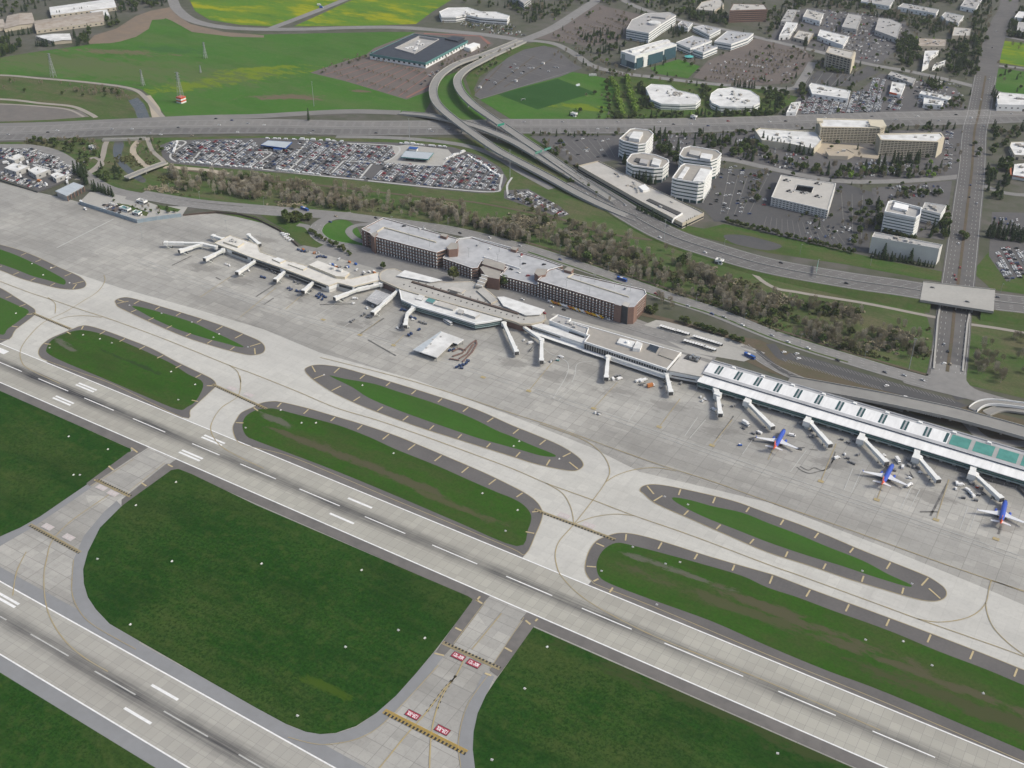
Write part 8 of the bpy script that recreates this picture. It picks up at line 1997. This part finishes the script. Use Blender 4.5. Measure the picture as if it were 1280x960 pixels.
scatter([(1258, 20), (1300, 10), (1300, 50), (1250, 46)], [('broad', 3), ('conifer', 3)], 44, .6, 1.1, 'above the yellow field at the right', 46); rowt((1240, 118), (1248, 132), 5, 'conifer', 1, 1.2, 'at the corner of the stacked office', 60, 2); scatter([(1156, 104), (1180, 108), (1178, 114), (1152, 112)], [('conifer', 2), ('broad', 3)], 14, .7, 1.1, 'behind the dealer street', 47); scatter([(1185, 122), (1208, 124), (1206, 138), (1150, 138), (1180, 132)], [('broad', 3), ('bare', 1)], 22, .5, .8, 'beside the motel roofs', 48); rowt((1000, 110), (1004, 122), 8, 'broad', .9, 1.2, 'at the corner of the long white store', 61, 2.5); rowt((1056, 120), (1066, 108), 6, 'broad', .6, .9, 'at the corner of the long white store', 62, 2)
g = G(1008, 58); [TREES['conifer'].append((g.x+rnd.uniform(-4, 4), g.y+rnd.uniform(-4, 4), 1.0, k, 'at the edge of the beige shed', 1.3)) for k in range(4)]
scatter([(1020, 78), (1034, 84), (1066, 92), (1062, 96), (1020, 88)], [('broad', 3), ('bare', 2)], 18, .5, .8, 'at the foot of the finned tower', 49)
# left edge
scatter([(-60, -30), (70, -40), (64, 8), (40, 14), (0, 22), (-60, 30)], [('conifer', 4), ('broad', 3)], 110, .7, 1.2, 'in the dark wood behind the old sheds', 50); scatter([(145, -20), (215, -30), (214, 8), (180, 13), (150, 20)], [('conifer', 4), ('broad', 4)], 90, .7, 1.2, 'in the wood beside the curved road', 51)
scatter([(128, 24), (146, 20), (150, 34), (132, 36)], [('conifer', 2), ('broad', 2)], 14, .7, 1.1, 'at the end of the old sheds', 52); rowt((45, 58), (66, 58), 12, 'conifer', .7, 1.0, 'in front of the small white shed', 63, 3); scatter([(92, 42), (112, 38), (112, 56), (96, 58)], [('conifer', 2), ('broad', 3)], 20, .8, 1.3, 'in front of the small white shed', 53); scatter([(-20, 50), (28, 54), (26, 64), (0, 74), (-20, 76)], [('conifer', 2), ('broad', 3)], 44, .6, 1.1, 'at the left end of the meadow', 54); rowt((4, 46), (42, 42), 12, 'conifer', .6, .9, 'between the old sheds', 64, 3); rowt((64, 22), (112, 14), 14, 'conifer', .5, .8, 'between the old sheds', 65, 2); rowt((66, 38), (110, 33), 12, 'broad', .5, .8, 'between the old sheds', 66, 2)
scatter([(548, 30), (640, 34), (650, 44), (610, 40), (556, 34)], [('bare', 3), ('broad', 2)], 30, .4, .7, 'before the bow fronted office', 55); scatter([(575, 2), (650, 8), (720, 4), (700, 20), (660, 30), (640, 14), (600, 8)], [('broad', 3), ('conifer', 3), ('bare', 1)], 70, .5, .9, 'behind the bow fronted office', 56)
scatter([(660, -5), (1290, -5), (1290, 225), (1050, 222), (900, 190), (660, 170), (760, 100), (690, 60)], [('broad', 5), ('conifer', 3), ('bare', 3), ('spring', 1)], 620, .4, .85, 'scattered between the offices beyond the airport', 70)
scatter([(900, 200), (1180, 228), (1180, 300), (1060, 305), (930, 270), (890, 250)], [('broad', 4), ('conifer', 1), ('bare', 3)], 90, .35, .65, 'scattered in the lots near the square office', 71)
scatter([(140, 250), (190, 260), (228, 262), (222, 266), (180, 270), (150, 260)], [('broad', 3), ('bare', 2)], 18, .3, .55, 'on the forecourt above the blast fence', 72)
scatter([(215, 222), (420, 246), (620, 268), (760, 304), (880, 345), (1000, 380), (1160, 424), (1150, 452), (1000, 420), (880, 380), (700, 314), (500, 268), (330, 252), (215, 236)], [('bare', 6), ('grey', 4), ('broad', 1)], 640, .5, 1.05, RV, 73, 70)
scatter([(1290, -10), (1440, 10), (1440, 260), (1290, 232)], [('broad', 4), ('conifer', 3), ('bare', 2)], 130, .5, 1, 'beyond the right picture edge', 75)
for u_, v_ in ((1000, 238), (1004, 238.5), (1009, 239.5)): g = G(u_, v_); TREES['broad'].append((g.x, g.y, .5, u_, 'in the court of the square office', 1))
g = G(386, 151); TREES['conifer'].append((g.x, g.y, .9, 1, 'alone in the grass strip of the freeway ramp', 1.6))
scatter([(620, 170), (650, 178), (700, 204), (740, 234), (770, 258), (750, 250), (700, 222), (650, 192)], [('broad', 3), ('bare', 1)], 40, .35, .6, 'on the bank between the two flyovers', 57, 0, True)
GENUS = {'conifer': ('dark conifer', 'conifers'), 'broad': ('green leafy tree', 'leafy trees'), 'spring': ('bright green young tree', 'bright young trees'), 'bare': ('bare brown tree', 'bare trees'), 'grey': ('pale grey bare tree', 'pale bare trees')}
BARE_LIM = {'conifer': 290, 'broad': 290, 'spring': 200, 'bare': 290, 'grey': 190}
SQ = {'conifer': (1, 1), 'broad': (1, .9), 'spring': (1, 1), 'bare': (1, .95), 'grey': (1, 1)}
wm_ = {}
for kind, L in TREES.items():
    protos, nm, leaf, bark = PROTO[kind]
    L.sort(key=lambda t: hypot(t[0], t[1]))
    for i, (x, y, s, rz, where, zz) in enumerate(L[:BARE_LIM[kind]]):
        tm, cm, _, _ = protos[i % len(protos)]
        root = bpy.data.objects.new(nm, None); C.objects.link(root)
        root.location = (x, y, 0); root.rotation_euler = (0, 0, rz); root.scale = (s, s, s*zz)
        tag(root, GENUS[kind][0]+' '+where, 'tree', GENUS[kind][1]+' '+where)
        for n_, me in (('trunk', tm), ('crown', cm)):
            o = bpy.data.objects.new(n_, me); C.objects.link(o); o.parent = root
    rest = L[BARE_LIM[kind]:]
    for i, (x, y, s, rz, where, zz) in enumerate(rest):
        cmb = protos[i % len(protos)][2]; tmb = protos[i % len(protos)][3]
        V, Fc = wm_.setdefault(leaf, ([], [])); ca, sa = cos(rz)*s, sin(rz)*s
        for mb, key in ((cmb, leaf), (tmb, bark)):
            V, Fc = wm_.setdefault(key, ([], []))
            off = len(V); V += [(x+a*ca-b*sa, y+a*sa+b*ca, c*s*zz) for a, b, c in mb.v]; Fc += [tuple(off+k for k in f) for f in mb.f]
allv, allf, allm, mats = [], [], [], []
for key, (V, Fc) in wm_.items():
    off = len(allv); allv += V; allf += [tuple(off+k for k in f) for f in Fc]; allm += [len(mats)]*len(Fc); mats.append(key)
me = bpy.data.meshes.new('distant_woods'); me.from_pydata(allv, [], allf)
for k in mats: me.materials.append(MATS[k])
me.polygons.foreach_set('material_index', allm); me.update()
o = bpy.data.objects.new('distant_woods', me); C.objects.link(o); tag(o, 'farther trees filling the belts beyond the freeway', 'woods', None, 'stuff')
# low brush over the river banks
def brush(name, px, n, size, mat, seed, label, h=1.2):
    r = random.Random(seed); m = MB(); P = GS(px); poly = [(p.x, p.y) for p in P]
    x0, x1 = min(p[0] for p in poly), max(p[0] for p in poly); y0, y1 = min(p[1] for p in poly), max(p[1] for p in poly)
    c = 0; t = 0
    cl = [(r.uniform(x0, x1), r.uniform(y0, y1)) for _ in range(max(6, n//25))]
    while c < n and t < n*20:
        t += 1
        q = r.choice(cl); x, y = r.gauss(q[0], 9), r.gauss(q[1], 6)
        if not inside((x, y), poly) or blocked(x, y, .6): continue
        c += 1; s = r.uniform(.6, 1.3)
        leaf_quads(m, (x, y, h*s*.6), 22, size*s, .42*size, r, .6)
    o = m.build(name, mat); tag(o, label, 'brush', None, 'stuff')
brush('riverside_brush', [(200, 214), (420, 238), (600, 258), (740, 288), (880, 330), (1000, 370), (1165, 410), (1160, 462), (1000, 428), (880, 384), (700, 318), (500, 270), (300, 254), (180, 238)], 1300, 1.6, 'brush_leaf', 1, 'low olive scrub over the river bank')
brush('riverside_brush', [(200, 214), (420, 238), (600, 258), (740, 288), (880, 330), (1000, 370), (1165, 410), (1160, 462), (1000, 428), (880, 384), (700, 318), (500, 270), (300, 254), (180, 238)], 1200, 1.7, 'bare_twig', 2, 'low brown scrub over the river bank')
brush('verge_brush', [(0, 174), (200, 173), (205, 200), (120, 225), (60, 190), (0, 182)], 220, 1.5, 'brush_leaf', 3, 'low scrub around the creek crossing')

# ================================================================== LIGHT
w = bpy.data.worlds.new('World'); SC.world = w; w.use_nodes = True
SUNEL, SUNAZ = 46.0, 72.0      # elevation, azimuth clockwise from +Y
t = w.node_tree; bg = t.nodes['Background']
sky = t.nodes.new('ShaderNodeTexSky'); sky.sky_type = 'NISHITA'; sky.sun_disc = False
sky.sun_elevation = radians(SUNEL); sky.sun_rotation = radians(SUNAZ); sky.altitude = 50; sky.air_density = 1.0; sky.dust_density = 4.0; sky.ozone_density = 1.0
t.links.new(sky.outputs['Color'], bg.inputs['Color']); bg.inputs['Strength'].default_value = .135
sl = bpy.data.lights.new('sun', 'SUN'); sl.energy = 2.1; sl.angle = radians(11); sl.color = (1, .97, .84)
so = bpy.data.objects.new('sun', sl); C.objects.link(so)
sv = Vector((sin(radians(SUNAZ))*cos(radians(SUNEL)), cos(radians(SUNAZ))*cos(radians(SUNEL)), sin(radians(SUNEL))))
so.rotation_euler = sv.to_track_quat('Z', 'Y').to_euler(); so.location = (0, 500, 800)
HAZE = True
if HAZE:
    m = MB(); m.box((-500, 1400, 278), (7000, 6000, 560))
    me = m.build('haze', 'white_paint'); me.data.materials.clear()
    hm = bpy.data.materials.new('haze'); hm.use_nodes = True; ht = hm.node_tree; ht.nodes.remove(ht.nodes['Principled BSDF'])
    pv = ht.nodes.new('ShaderNodeVolumePrincipled'); pv.inputs['Density'].default_value = .00004; pv.inputs['Color'].default_value = (.93, .96, 1, 1); pv.inputs['Anisotropy'].default_value = .2
    ht.links.new(pv.outputs[0], ht.nodes['Material Output'].inputs['Volume'])
    me.data.materials.append(hm); me['kind'] = 'stuff'
vs = SC.view_settings; SC.display_settings.display_device = 'sRGB'; vs.view_transform = 'Standard'; vs.look = 'None'; vs.exposure = 0.15; vs.gamma = 1; vs.use_curve_mapping = False
SC.cycles.max_bounces = 5; SC.cycles.diffuse_bounces = 2; SC.cycles.glossy_bounces = 2; SC.cycles.volume_bounces = 0; SC.cycles.use_denoising = True
